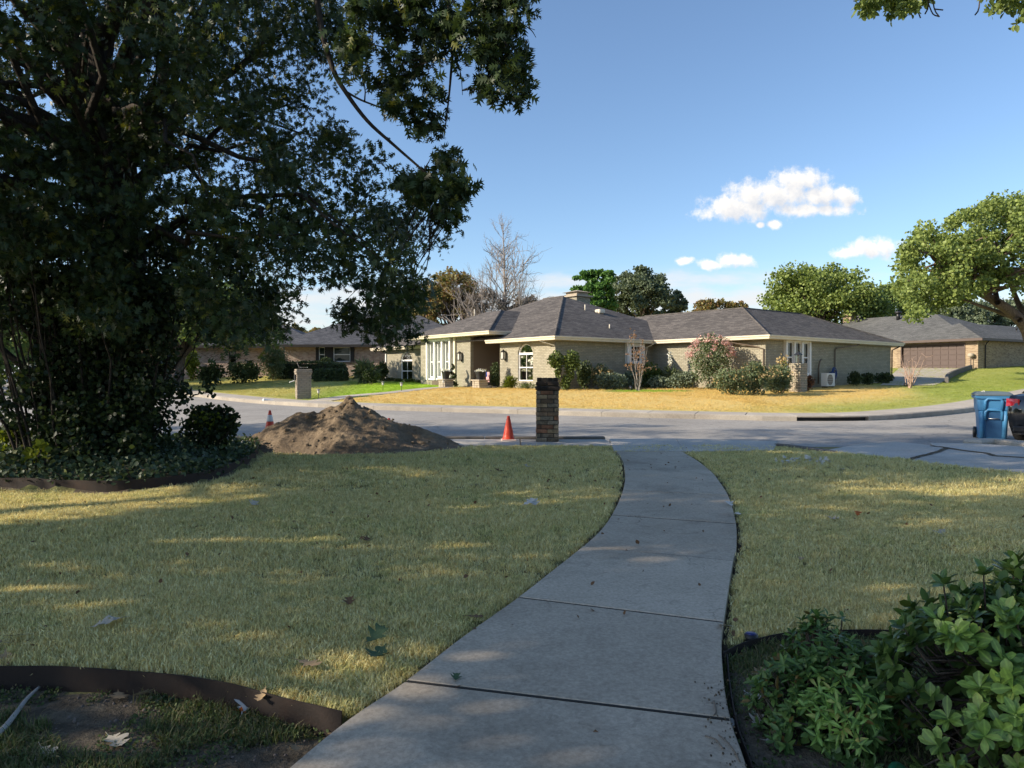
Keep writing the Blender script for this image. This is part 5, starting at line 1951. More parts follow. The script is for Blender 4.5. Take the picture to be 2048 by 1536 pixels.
def rosette_bush(name, label, C, rad, nros, per, L, W, mat, mat_rest, seed, tip, spread, curl, shoots=(), np_=300):
    r = np.random.default_rng(seed)
    C = np.array(C, float); rad = np.array(rad, float)
    root = empty(name, (C[0], C[1], -.075), 0, label, 'bush')
    O = np.array(root.location)
    cam_ = np.array([0, 0, CAMZ])
    meshes = [leaf_mesh('leaf', L * s, W * s * q, cu, fo, mat, tip) for s, q, cu, fo in ((1, 1, curl, .18), (.9, 1.05, curl * 1.5, .28), (1.1, .92, curl * .5, .12), (.8, 1.0, curl, .35))]
    cand = []
    mb = MB()
    for k in range(nros):
        d = unit(r.normal(size=3)); d[2] = abs(d[2]) if r.random() < .45 else d[2]
        lay = r.uniform(.93, 1.04) if k < nros * .6 else r.uniform(.5, .92)
        lump = 1 + .13 * math.sin(d[0] * 6 + seed) + .10 * math.sin(d[1] * 8 + d[2] * 5)
        p = C + d * rad * lay * lump
        if p[2] < -.02: continue
        ax = unit(d * .75 + np.array([0, 0, .55]) + r.normal(0, .22, 3))
        cand.append((p, ax, lay))
    for (p, ax) in shoots:
        cand.append((np.array(p, float), unit(np.array(ax, float)), 1.0))
    leaves = []
    for (p, ax, lay) in cand:
        s = unit(np.cross(ax, [0.3, 0.2, 1]) if abs(ax[2]) < .95 else np.cross(ax, [1, 0, 0])); t_ = np.cross(ax, s)
        ph = r.uniform(0, 6.28)
        for tier in range(2):
            m = per if tier == 0 else max(2, per // 2)
            for i in range(m):
                w = ph + 6.283 * i / m + r.normal(0, .2) + tier * .5
                out = math.cos(w) * s + math.sin(w) * t_
                el = spread + r.normal(0, .18) + tier * .5
                a = unit(out * math.cos(el) + ax * math.sin(el))
                n = unit(ax * math.cos(el) - out * math.sin(el) + r.normal(0, .15, 3))
                n = unit(n - a * np.dot(n, a)); b = np.cross(n, a)
                leaves.append((p + ax * .010 * tier, a * r.uniform(.72, 1.15), b * r.uniform(.75, 1.15), n, lay, r.integers(4)))
        q = p - ax * L * 2.2
        mb.tube([C + (p - C) * .25 - O - np.array([0, 0, .05]), (q + C + (p - C) * .5) / 2 - O, q - O, p - O], [.006, .005, .0035, .0025], 5, False)
    mb.build('stem', M['bark'], root, True)
    # the leaves that show largest become parts, the rest one mass
    score = []
    for (p, a, b, n, lay, mi) in leaves:
        v = cam_ - p
        score.append((lay > .92) * 2 + (np.dot(unit(p - C), unit(v))) + abs(np.dot(n, unit(v))) * .4 - 9 * (abs(p[0] / p[1]) > .735))
    order = np.argsort(-np.array(score))
    for k in order[:np_]:
        p, a, b, n, lay, mi = leaves[k]
        o = link(bpy.data.objects.new('leaf', meshes[mi]), root)
        o.matrix_local = Matrix(((a[0], b[0], n[0], p[0] - O[0]), (a[1], b[1], n[1], p[1] - O[1]), (a[2], b[2], n[2], p[2] - O[2]), (0, 0, 0, 1)))
    rest = [leaves[k] for k in order[np_:]]
    P = np.array([q[0] for q in rest]) - O
    A = np.array([q[1] for q in rest]); Bv = np.array([q[2] for q in rest]); Nv = np.array([q[3] for q in rest])
    T = LEAF[0] * np.array([L, W, L])
    V = P[:, None] + T[None, :, 0:1] * A[:, None] + T[None, :, 1:2] * Bv[:, None] + T[None, :, 2:3] * Nv[:, None]
    q = unit(r.normal(size=(2600, 3))) * (r.random(2600) ** .45)[:, None] * rad * .86 + C
    q = q[q[:, 2] > -.02]
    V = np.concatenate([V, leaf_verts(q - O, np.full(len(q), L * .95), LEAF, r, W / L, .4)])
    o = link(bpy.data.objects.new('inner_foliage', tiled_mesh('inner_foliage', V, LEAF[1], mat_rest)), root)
    tag(o, kind='stuff')
    return root


TL1 = tone_leaf('broad_leaf', (.085, .165, .034), (.24, .38, .08), (.36, .44, .10), .42, .28)
TL2 = tone_leaf('narrow_leaf', (.095, .20, .045), (.27, .44, .10), (.42, .36, .11), .45, .32)
rosette_bush('broadleaf_bush', 'large glossy broad-leaved bush filling the corner beyond the walk', (1.90, 2.34, .25), (.56, .42, .365), 900, 6, .054, .030, TL1, M['leaf_bush'], 51, .9, .35, .22,
             shoots=[((1.44, 2.36, .60), (-.15, 0, 1)), ((1.30, 2.4, .40), (-.7, -.2, .5)), ((1.30, 2.2, .02), (-.6, -.7, .3)), ((1.6, 2.4, .62), (0, .1, 1))])
rosette_bush('narrowleaf_bush', 'smaller bush of narrow bright leaves between the walk and the broadleaf bush', (1.17, 2.59, .06), (.235, .24, .275), 760, 5, .040, .0155, TL2, M['leaf_nandina'], 52, .5, .15, .35,
             shoots=[((1.17, 2.70, .33), (0, 0, 1)), ((1.09, 2.7, .27), (-.3, 0, 1)), ((1.27, 2.72, .36), (.1, 0, 1))])


def bits():
    # garden hose
    P = spline([(1.02, 1.95, .02), (1.10, 2.08, .04), (1.19, 2.2, .08), (1.28, 2.26, .02), (1.42, 2.3, -.04)], 8)
    GH = simple('green_hose_rubber', (.012, .12, .055), .4, .12, 9, .05, .45)
    o = MB().tube(P, .011, 8).build('garden_hose', GH, None, True); tag(o, 'green garden hose lying under the broadleaf bush', 'hose')
    # solar lamps by the edging
    BLU = simple('blue_lamp_plastic', (.012, .02, .13), .3, .1, 9, .05, .5)
    for (px, py, lab) in ((1502, 1277, 'small round blue lamp set in the lawn at the edging corner'), (1786, 1288, 'small dark blue lamp behind the narrow-leaved bush')):
        p = hit(px, py); root = empty('ground_lamp', (p.x, p.y, -.01), 0, lab, 'lamp')
        MB().lathe([(.034, 0), (.036, .02), (.030, .034)], 18).build('housing', M['dark_metal'], root, True)
        MB().lathe([(.026, .034), (.022, .039), (.004, .040)], 18).build('lens', BLU, root, True)
    # fallen leaves, one by one
    r = np.random.default_rng(61)
    cols = {'pale': (.42, .37, .29), 'tan': (.33, .23, .13), 'orange': (.42, .11, .025), 'green': (.06, .10, .05), 'brown': (.15, .085, .045), 'white': (.55, .53, .48)}
    mats = {k: simple('dry_leaf_' + k, v, .8, .25, 30, .2, .2) for k, v in cols.items()}
    def oak_dry(mat, cup):
        n = 19
        xs = np.linspace(0, 1, n)
        env = np.interp(xs, [0, .12, .3, .55, .8, .93, 1], [.015, .05, .26, .40, .30, .12, .0])
        lob = np.abs(np.cos(xs * math.pi * 3.5 + .4)) ** .8
        w = np.maximum(.02, env * (.22 + .78 * lob)); w[-1] = .004
        ph = cup * 9
        vs, fs = [], []
        for k, x in enumerate(xs):
            zc = cup * .25 * (x - .5) ** 2 + .05 * cup * math.sin(x * 6 + ph)
            sw = .06 * (1 if (k % 2) else 0)
            for s in (-1, -.5, 0, .5, 1):
                q = w[k] * s * (1 + .12 * math.sin(k * 2.3 + s * 3 + ph))
                vs.append((x + .22 * abs(q), q, zc + cup * 1.5 * q * q * (1 + .5 * math.sin(x * 7 + s + ph)) + (.012 if s == 0 else 0)))
        for k in range(n - 1):
            for m_ in range(4):
                fs.append((k * 5 + m_, k * 5 + m_ + 1, k * 5 + m_ + 6, k * 5 + m_ + 5))
        mb = MB(); mb.add(vs, fs)
        mb.tube([(-.16, .01, .02), (-.05, 0, .01), (.1, 0, .008)], .008, 4)
        return mb.mesh('fallen_leaf', mat, True)
    shapes = {(k, c): oak_dry(mats[k], (.15, .55, .9)[c]) for k in mats for c in range(3)}
    L = [(254, 1247, 'pale', .12, 'grey-green oak leaf lying on the lawn above the near edging'), (181, 1268, 'pale', .12, 'pale oak leaf on the lawn near the long edging bend'), (58, 1283, 'tan', .11, 'thin curled tan leaf near the lower left lawn'),
         (14, 1300, 'pale', .13, 'pale leaf at the photo edge above the near edging'), (12, 1316, 'tan', .12, 'tan leaf touching the photo edge above the near edging'), (592, 1335, 'tan', .13, 'large curled tan leaf on the lawn beside the walk'),
         (730, 1305, 'green', .14, 'dark green leaf on the lawn close to the walk'), (772, 1308, 'green', .15, 'broader green leaf beside the dark green one'), (463, 1428, 'orange', .095, 'bright orange leaf in the near weedy bed'),
         (483, 1438, 'white', .11, 'whitish star-shaped leaf next to the orange one'), (27, 1366, 'brown', .12, 'brown leaf resting against the near edging'), (215, 1478, 'pale', .12, 'pale leaf flat in the middle of the weedy bed'),
         (236, 1390, 'tan', .10, 'tan leaf below the edging of the weedy bed'), (300, 1394, 'pale', .12, 'pale leaf under the edging beside two stones'), (176, 1377, 'tan', .08, 'small tan leaf leaning on the edging'),
         (80, 1500, 'pale', .11, 'pale leaf in the bare part of the weedy bed'), (650, 1463, 'tan', .075, 'tan leaf in the corner of the weedy bed'), (590, 1500, 'tan', .085, 'tan leaf near the edging along the walk'),
         (533, 1391, 'tan', .07, 'small tan leaf on the lawn behind the edging'), (911, 1380, 'green', .06, 'small green leaf lying on the walk at a joint'), (733, 1082, 'brown', .13, 'brown leaf out in the middle lawn'),
         (1045, 1018, 'white', .15, 'whitish leaf on the lawn left of the walk'), (1072, 1020, 'white', .15, 'second whitish leaf touching its neighbour'), (505, 1020, 'pale', .14, 'pale leaf on the lawn beyond the ivy bed end'),
         (1010, 948, 'brown', .16, 'dark leaf on the lawn before the brick pillar'), (1065, 940, 'pale', .15, 'pale leaf on the lawn below the brick pillar'), (890, 918, 'pale', .13, 'pale leaf near the end of the dirt pile'), (985, 905, 'pale', .13, 'pale leaf on the lawn near the orange cone'),
         (1500, 1357, 'tan', .10, 'tan leaf among the litter of the bush bed'), (1517, 1378, 'orange', .095, 'orange leaf beside the narrow-leaved bush'), (1488, 1392, 'white', .10, 'whitish curled leaf in the bush bed'), (1512, 1428, 'pale', .12, 'pale leaf lying below the narrow-leaved bush'),
         (1478, 1455, 'white', .08, 'small whitish leaf near the thin edging'), (1510, 1462, 'white', .08, 'torn white leaf at the foot of the narrow-leaved bush'), (1526, 1487, 'white', .07, 'smallest white leaf at the bush foot'),
         (1463, 1266, 'white', .08, 'white curled leaf in the gap beside the walk'), (1650, 1040, 'pale', .12, 'pale leaf alone on the lawn beyond the walk'), (1890, 1066, 'pale', .15, 'pale curled leaf far out on the lawn beyond the walk'), (1600, 1130, 'tan', .08, 'small tan leaf on the lawn beyond the walk'),
         (1680, 940, 'pale', .14, 'pale leaf on the lawn near the driveway'), (1465, 1020, 'white', .13, 'white leaf caught at the edge of the walk'), (1476, 1033, 'white', .12, 'lower white leaf caught at the walk edge'),
         (700, 1225, 'brown', .09, 'brown leaf half sunk in the lawn'), (930, 1245, 'brown', .10, 'dark leaf on the lawn close to the walk edge'), (940, 975, 'pale', .12, 'pale leaf on the far middle lawn'), (660, 985, 'brown', .10, 'brown leaf on the lawn in front of the dirt pile'),
         (1715, 1040, 'orange', .10, 'orange leaf on the lawn beyond the walk'), (1255, 925, 'tan', .10, 'tan leaf at the far edge of the walk')]
    for (px, py, k, s, lab) in L:
        p = hit(px, py)
        z = .035
        if in_poly(np.array([p.x]), np.array([p.y]), BED1)[0]: p = hit(px, py, lambda x, y: np.full_like(np.asarray(x, float), -.08)); z = -.062
        elif in_poly(np.array([p.x]), np.array([p.y]), BED2)[0]: p = hit(px, py, lambda x, y: np.full_like(np.asarray(x, float), -.03)); z = -.016
        o = link(bpy.data.objects.new('fallen_leaf', shapes[(k, int(r.integers(3)))]))
        o.location = (p.x, p.y, z); o.scale = (s, s, s); o.rotation_euler = (r.normal(0, .25), r.normal(0, .25), r.uniform(0, 6.28))
        tag(o, lab, 'leaf', 'fallen oak leaves')
    # pale cluster of blown leaves on the lawn near the driveway: too mixed to count
    n = 60
    P = np.stack([r.normal(4.42, .22, n), r.normal(10.45, .13, n), r.uniform(.02, .06, n)], -1)
    o = foliage('leaf_litter', P, .07 * r.uniform(.6, 1.3, n), mats['white'], None, r, OAK, .5, .9, 0); tag(o, 'scatter of pale blown leaves on the lawn near the driveway', None, None, 'stuff')
    n = 420
    y = np.sqrt(r.uniform(6, 150, n)); x = r.uniform(-.75, .75, n) * y
    k = ~in_poly(x, y, BED3) & ~in_poly(x, y, BED1) & ~in_poly(x, y, DRIVE_POLY) & (y < 12.7)
    P = np.stack([x[k], y[k], np.full(k.sum(), .036)], -1)
    o = foliage('leaf_crumbs', P, .028 * r.uniform(.4, 1.5, len(P)), mats['brown'], None, r, LEAF, .4, .9, 0); tag(o, 'fine leaf crumbs and grit over lawn and walk', None, None, 'stuff')
    # bed weeds and pebbles
    def bedscatter(poly, n, x0, x1, y0, y1, z, nm, lab, sz):
        x = r.uniform(x0, x1, n); y = r.uniform(y0, y1, n)
        k = in_poly(x, y, poly) & (fbm(x * 2.4 + 5, y * 2.4, 4) > .40)
        P = np.stack([x[k], y[k], z + r.random(k.sum()) ** 2 * .03], -1)
        o = foliage(nm, P, sz * r.uniform(.5, 1.3, len(P)), M['weeds'], None, r, LEAF, .38, .8, -.1); tag(o, lab, None, None, 'stuff')
    bedscatter(BED1, 46000, -3.4, -.4, 1.9, 3.3, -.088, 'weeds', 'low clover and weeds over the near bed', .013)
    bedscatter(BED2, 16000, .6, 2.4, 1.9, 3.6, -.034, 'weeds', 'low weeds over the bush bed', .016)
    # stones of the weedy bed
    import bmesh
    bm = bmesh.new(); bmesh.ops.create_icosphere(bm, subdivisions=2, radius=1)
    for v in bm.verts: v.co *= 1 + .3 * (float(fbm(v.co.x * 2 + 9, v.co.y * 2 + v.co.z + 9, 3)) - .44) * 2
    me = bpy.data.meshes.new('pebble'); bm.to_mesh(me); bm.free(); fin(me, simple('brown_pebble', (.16, .125, .10), .8, .3, 20, .3), True)
    pv = np.array([v.co[:] for v in me.vertices]); pf = [tuple(p.vertices) for p in me.polygons]
    n = 330
    x = r.uniform(-1.9, -.5, n); y = r.uniform(2.2, 3.15, n)
    x2 = r.uniform(.62, 1.0, 120); y2 = r.uniform(2.0, 3.2, 120)
    x = np.r_[x, x2]; y = np.r_[y, y2]
    k = in_poly(x, y, BED1) | in_poly(x, y, BED2)
    x, y = x[k], y[k]
    sc = r.uniform(.003, .009, len(x))[:, None, None] * r.uniform(.6, 1.2, (len(x), 1, 3))
    V = pv[None] * sc + np.stack([x, y, np.where(x < 0, -.085, -.05)], -1)[:, None]
    o = link(bpy.data.objects.new('pebbles', tiled_mesh('pebbles', V, pf, me.materials[0], True))); tag(o, 'brown pebbles strewn in the garden beds', None, None, 'stuff')
    # peeled stick in the weedy bed, twigs beside the walk
    P = [hit(x, y, lambda a, b: np.full_like(np.asarray(a, float), -.07)) + Vector((0, 0, .012)) for x, y in [(-40, 1500), (5, 1465), (30, 1435), (55, 1402), (78, 1380)]]
    o = MB().tube(spline(P, 5), list(np.linspace(.014, .006, 21)), 7).build('fallen_stick', simple('peeled_grey_wood', (.33, .31, .28), .8, .25, 14, .3), None, True); tag(o, 'pale peeled stick lying in the near weedy bed', 'stick')
    TW = simple('dead_twig', (.20, .16, .12), .85, .3, 20, .3)
    for q, lab in (([(1437, 1490), (1455, 1505), (1468, 1522), (1480, 1545)], 'thin dead twig on the walk edge by the bush bed'), ([(1410, 1492), (1432, 1500), (1446, 1518)], 'short twig on the walk near the bush bed'), ([(1428, 1420), (1432, 1440), (1428, 1450)], 'curved twig lying on the walk beside the thin edging')):
        P = [hit(x, y) + Vector((0, 0, .036)) for x, y in q]
        o = MB().tube(spline(P, 4), .0028, 5).build('twig', TW, None, True); tag(o, lab, 'twig', 'twigs on the walk')
    P = [hit(x, y) + Vector((0, 0, z)) for x, y, z in ((98, 975, .03), (120, 962, .1), (150, 950, .16))]
    o = MB().tube(P, .006, 5).build('twig', TW, None, True); tag(o, 'bare twig leaning on the ivy bed edging', 'twig', 'twigs on the walk')
    # crumbled soil over the walk beside the bed
    n = 130
    i = r.integers(0, 75, n)
    x = WR[i * 2 + 20, 0] - np.abs(r.normal(0, .06, n)); y = WR[i * 2 + 20, 1] + r.normal(0, .05, n)
    P = np.stack([x, y, np.full(n, .034)], -1)
    sc = (.001 + .0035 * r.random(n) ** 2)[:, None, None]
    o = link(bpy.data.objects.new('soil_crumbs', tiled_mesh('soil_crumbs', pv[None] * sc + P[:, None], pf, M['soil'], True))); tag(o, 'crumbled soil spilled over the walk edge', None, None, 'stuff')


bits()
# ------------------------------------------------------------------ houses
def hip(mb, t0, t1, s0, s1, z, k, th=.0):
    """hip roof over a rectangle, closed below"""
    dt, ds = t1 - t0, s1 - s0
    h = min(dt, ds) / 2
    if ds >= dt:
        r0, r1 = ((t0 + t1) / 2, s0 + h, z + k * h), ((t0 + t1) / 2, s1 - h, z + k * h)
    else:
        r0, r1 = (t0 + h, (s0 + s1) / 2, z + k * h), (t1 - h, (s0 + s1) / 2, z + k * h)
    v = [(t0, s0, z), (t1, s0, z), (t1, s1, z), (t0, s1, z), r0, r1]
    if ds >= dt:
        f = [(0, 1, 4), (1, 2, 5, 4), (2, 3, 5), (3, 0, 4, 5), (3, 2, 1, 0)]
    else:
        f = [(0, 1, 5, 4), (1, 2, 5), (2, 3, 4, 5), (3, 0, 4), (3, 2, 1, 0)]
    return mb.add(v, f)


def P3(axis, pos, a, d, z):
    return (pos + d, a, z) if axis == 'F' else (a, pos + d, z)


def abox(mb, axis, pos, a0, a1, d0, d1, z0, z1):
    if axis == 'F':
        return mb.box(pos + d0, pos + d1, a0, a1, z0, z1)
    return mb.box(a0, a1, pos + d0, pos + d1, z0, z1)


def wall(mb, axis, pos, a0, a1, z0, z1, openings=(), th=.22):
    ops = sorted(openings)
    cuts = [a0]
    for o in ops:
        abox(mb, axis, pos, cuts[-1], o[0], 0, th, z0, z1)
        if len(o) > 4 and o[4] > 0:
            n = 10
            for k in range(n):
                b0 = o[0] + (o[1] - o[0]) * k / n; b1 = o[0] + (o[1] - o[0]) * (k + 1) / n
                m = ((b0 + b1) / 2 - (o[0] + o[1]) / 2) / ((o[1] - o[0]) / 2)
                zz = o[3] - o[4] * (1 - math.sqrt(max(0, 1 - m * m)))
                abox(mb, axis, pos, b0, b1, 0, th, zz, z1)
        else:
            abox(mb, axis, pos, o[0], o[1], 0, th, o[3], z1)
        if o[2] > z0: abox(mb, axis, pos, o[0], o[1], 0, th, z0, o[2])
        cuts.append(o[1])
    abox(mb, axis, pos, cuts[-1], a1, 0, th, z0, z1)
    return mb


def window(parent, axis, pos, a0, a1, z0, z1, rec=.07, arch=0.0, mid=.5, blind=True, cols=1, rows=0, fw=.055, label=None, blind_z=.45, frame_mat=None):
    fm = frame_mat or M['white_trim']
    mb = MB()
    zt = z1 - arch
    abox(mb, axis, pos, a0, a0 + fw, rec - .02, rec + .05, z0, zt)
    abox(mb, axis, pos, a1 - fw, a1, rec - .02, rec + .05, z0, zt)
    abox(mb, axis, pos, a0 + fw, a1 - fw, rec - .02, rec + .05, z0, z0 + fw)
    abox(mb, axis, pos, a0 + fw, a1 - fw, rec - .018, rec + .05, zt - fw * .8, zt + (.07 if arch else 0))
    if arch:
        n = 12
        c = (a0 + a1) / 2; w = (a1 - a0) / 2
        for k in range(n):
            q = [math.pi * (k + j) / n for j in (0, 1)]
            o_ = [(c + w * math.cos(x), zt + arch * math.sin(x)) for x in q]
            i_ = [(c + (w - fw) * math.cos(x), zt + (arch - fw) * math.sin(x)) for x in q]
            vs = [P3(axis, pos, a, d, z) for d in (rec - .02, rec + .05) for (a, z) in (o_[0], o_[1], i_[1], i_[0])]
            mb.add(vs, [(0, 1, 2, 3), (7, 6, 5, 4), (2, 6, 7, 3), (0, 4, 5, 1)])
    win = mb.build('window', fm, parent)
    if label: win['label'] = label
    sm = MB()
    zm = z0 + (zt - z0) * mid
    abox(sm, axis, pos, a0 + fw, a1 - fw, rec, rec + .04, zm - .03, zm + .03)
    for k in range(1, cols):
        a = a0 + (a1 - a0) * k / cols
        abox(sm, axis, pos, a - .012, a + .012, rec + .004, rec + .034, z0 + fw, zt - fw)
    for k in range(1, rows):
        z = z0 + (zt - z0) * k / rows
        if abs(z - zm) > .05: abox(sm, axis, pos, a0 + fw, a1 - fw, rec + .006, rec + .032, z - .012, z + .012)
    sm.build('sash', fm, win)
    gm = MB()
    if arch:
        n = 12
        c = (a0 + a1) / 2; w = (a1 - a0) / 2 - fw * .6
        poly = [P3(axis, pos, c - w, rec + .02, z0 + .02), P3(axis, pos, c + w, rec + .02, z0 + .02)] + [P3(axis, pos, c + w * math.cos(math.pi * k / n), rec + .02, zt + (arch - fw * .6) * math.sin(math.pi * k / n)) for k in range(n + 1)]
        gm.add(poly, [tuple(range(len(poly)))])
    else:
        gm.add([P3(axis, pos, a0 + .01, rec + .02, z0 + .01), P3(axis, pos, a1 - .01, rec + .02, z0 + .01), P3(axis, pos, a1 - .01, rec + .02, zt - .01), P3(axis, pos, a0 + .01, rec + .02, zt - .01)], [(0, 1, 2, 3)])
    gm.build('pane', M['glass'], win)
    if blind:
        bm_ = MB()
        zb = z0 + (zt - z0) * (1 - blind_z)
        k, z = 0, zt - .02
        while z > zb:
            abox(bm_, axis, pos, a0 + .03, a1 - .03, rec + .10, rec + .115, z - .044, z)
            z -= .05
        bm_.build('blind', M['blind'], win)
        cm = MB()
        for a in np.linspace(a0 + .05, a1 - .05, 9)[:-1]:
            abox(cm, axis, pos, a, a + (a1 - a0) / 9 * .8, rec + .16 + .02 * ((a * 37) % 1), rec + .18 + .02 * ((a * 37) % 1), z0 + .03, zb + .02)
        cm.build('curtain', M['curtain'], win)
    return win


M['curtain'] = simple('grey_green_curtain', (.16, .19, .175), .8, .12, 6, .1)
LANT_GLASS = simple('frosted_lantern_glass', (.55, .53, .48), .3, .1, 9, .05)
K = .43
HZE = 3.26
AX = Vector((2.14, 35.5, 0))
TH = R(38.5)
UU = Vector((math.cos(TH), math.sin(TH), 0)); WW = Vector((-math.sin(TH), math.cos(TH), 0))


def hw(t, s, z=0.0):
    """house coordinates to the world"""
    return AX + UU * t + WW * s + Vector((0, 0, z))


def on_s(px, s):
    """plan point on the line s = const seen in that pixel column"""
    k = (px - 1024) / FPX
    o = AX + WW * s
    t = (k * o.y - o.x) / (UU.x - k * UU.y)
    p = o + UU * t
    return Vector((p.x, p.y, float(far_z(p.x, p.y)))), t


def on_t(px, t):
    k = (px - 1024) / FPX
    o = AX + UU * t
    s = (k * o.y - o.x) / (WW.x - k * WW.y)
    p = o + WW * s
    return Vector((p.x, p.y, float(far_z(p.x, p.y)))), s


def gutter(root, pts, z, name='gutter'):
    """fascia with a rounded gutter lip along an eave path (t, s)"""
    mb = MB()
    n = len(pts)
    P = np.array(pts, float)
    prof = [(0, -.17), (.03, -.17), (.055, -.06), (.09, -.05), (.10, .02), (.0, .03)]
    rings = []
    for i in range(n):
        if i == 0: d = P[1] - P[0]
        elif i == n - 1: d = P[-1] - P[-2]
        d = (P[min(i + 1, n - 1)] - P[i]) if i < n - 1 else (P[i] - P[i - 1])
        e = (P[i] - P[i - 1]) if i > 0 else d
        n1 = np.array([d[1], -d[0]]) / np.linalg.norm(d); n2 = np.array([e[1], -e[0]]) / np.linalg.norm(e)
        m = n1 + n2; m = m / (np.dot(m, n1))
        rings.append([(P[i][0] + m[0] * o, P[i][1] + m[1] * o, z + h) for o, h in prof])
    k = len(prof)
    vs = [p for q in rings for p in q]
    fs = [(i * k + j, i * k + (j + 1) % k, (i + 1) * k + (j + 1) % k, (i + 1) * k + j) for i in range(n - 1) for j in range(k)]
    fs += [tuple(range(k)), tuple((n - 1) * k + j for j in range(k - 1, -1, -1))]
    mb.add(vs, fs)
    return mb.build(name, M['cream_trim'], root)


def grey_house():
    root = empty('ranch_house', AX, TH, 'long low grey-painted brick house with charcoal roof across the street', 'house')
    z0 = .1
    # walls
    w = MB()
    A1 = (2.28, 3.54, .98, 2.98, .55)
    wall(w, 'F', .5, .5, 5.15, z0, 3.14, [A1])
    w.build('front_wall', M['greybrick'], root)
    w = MB(); wall(w, 'R', .5, .72, 8.0, z0, 3.14, [(5.98, 6.78, 2.02, 2.95)]); w.build('side_wall', M['greybrick'], root)
    w = MB(); wall(w, 'F', 8.0, -6.48, .5, z0, 3.14); w.build('wing_wall', M['greybrick'], root)
    w = MB(); wall(w, 'R', -6.7, 8.0, 21.8, z0, 3.14, [(9.85, 11.9, 1.36, 3.08)]); w.build('wing_wall', M['greybrick'], root)
    w = MB(); wall(w, 'F', 21.8, -6.48, 1.0, z0, 3.14); w.build('end_wall', M['greybrick'], root)
    w = MB(); wall(w, 'F', .1, 7.46, 13.0, z0, 3.66, [(9.45, 12.05, 1.08, 3.42)]); w.build('bay_wall', M['greybrick'], root)
    w = MB(); w.box(.32, 3.2, 7.46, 7.68, z0, 3.66); w.build('porch_side_wall', M['porch_wall'], root)
    A2 = (16.1, 17.7, .86, 2.92, .62)
    w = MB(); wall(w, 'F', 1.3, 13.0, 19.8, z0, 3.14, [A2]); w.build('front_wall', M['greybrick'], root)
    w = MB(); w.box(1.52, 8, 19.58, 19.8, z0, 3.14); w.build('end_wall', M['greybrick'], root)
    w = MB(); w.box(3.2, 3.4, 4.93, 7.66, z0, 3.6); w.build('porch_back_wall', M['porch_wall'], root)
    w = MB(); w.box(.72, 3.2, 4.93, 5.147, z0, 3.13); w.build('porch_side_wall', M['porch_wall'], root)
    w = MB(); w.box(.15, 3.2, 5.15, 7.46, z0, .66); w.build('porch_floor', M['pavement'], root)
    # soldier courses under the eaves
    for (ax, pos, a0, a1) in (('R', .5, .5, 5.6), ('R', -6.7, 8.0, 9.4), ('R', -6.7, 12.2, 21.8), ('F', 8.0, -6.7, .5)):
        m = MB(); abox(m, ax, pos, a0, a1, -.006, .1, 2.86, 3.12); m.build('soldier_course', M['greybrick_plain'], root)
    # brick arch rings round the two arched windows
    for (pos, o) in ((.5, A1), (1.3, A2)):
        m = MB(); c = (o[0] + o[1]) / 2; rw = (o[1] - o[0]) / 2; n = 14
        for k in range(n):
            q0, q1 = math.pi * (k + .06) / n, math.pi * (k + .94) / n
            pts = [(c + (rw + e) * math.cos(q), o[3] - o[4] + (o[4] + e) * math.sin(q)) for q, e in ((q0, .0), (q0, .12), (q1, .12), (q1, .0))]
            m.add([(pos - .014, a, z) for a, z in pts] + [(pos + .03, a, z) for a, z in pts], [(0, 1, 2, 3), (0, 4, 5, 1), (1, 5, 6, 2), (2, 6, 7, 3), (3, 7, 4, 0)])
        m.build('brick_arch', M['greybrick_plain'], root)
    # near-black blocks behind the glass, painting the unlit depth of the rooms
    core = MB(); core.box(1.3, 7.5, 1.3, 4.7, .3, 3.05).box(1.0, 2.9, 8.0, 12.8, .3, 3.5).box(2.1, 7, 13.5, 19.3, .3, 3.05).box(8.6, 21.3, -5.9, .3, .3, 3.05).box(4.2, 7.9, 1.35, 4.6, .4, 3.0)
    core.build('dark_interior_block', M['unlit_dark'], root)
    window(root, 'F', .5, *A1[:4], arch=A1[4], cols=2, label='arched window between the porch and the corner')
    window(root, 'F', 1.3, *A2[:4], arch=A2[4], cols=2, label='arched window of the low end wing')
    # tall bay of three windows between white posts
    posts = MB()
    for i in range(4):
        a = 9.45 + (12.05 - 9.45) * i / 3
        posts.box(-.06, .2, a - .075, a + .075, 1.0, 3.5)
    posts.box(-.03, .2, 9.45, 12.05, 3.38, 3.56)
    posts.build('bay_frame', M['white_trim'], root)
    for i in range(3):
        a0 = 9.45 + (2.6 / 3) * i + .14; a1 = 9.45 + (2.6 / 3) * (i + 1) - .14
        window(root, 'F', .1, a0, a1, 1.14, 3.36, .03, 0, .44, True, 1, 0, .075, blind_z=.52)
    m = MB(); m.box(.02, .25, 9.52, 11.98, .98, 1.1); m.build('window_sill', M['white_trim'], root)
    m = MB(); m.box(.06, .12, 9.7, 11.6, .66, .95); m.build('vent_panel', M['spout_brown'], root)
    m = MB(); m.box(-.02, .1, 8.92, 9.1, .5, 3.55); m.build('porch_post', M['cream_trim'], root)
    # white boxed-out window on the side wall
    bx = MB(); bx.box(5.66, 5.98, .30, .74, 1.94, 3.12).box(6.78, 7.1, .30, .74, 1.94, 3.12).box(5.98, 6.78, .30, .74, 1.94, 2.03).box(5.98, 6.78, .30, .74, 2.93, 3.12)
    bx.build('window_box', M['white_trim'], root)
    window(root, 'R', .34, 5.98, 6.78, 2.04, 2.92, .02, 0, .5, False, 3, 4, .05)
    # white triple window of the wing
    posts = MB()
    for i in range(4):
        a = 9.72 + (12.02 - 9.72) * i / 3
        posts.box(a - .08, a + .08, -6.86, -6.6, 1.3, 3.12)
    posts.box(9.72, 12.02, -6.84, -6.6, 1.26, 1.42).box(9.72, 12.02, -6.83, -6.6, 3.0, 3.12)
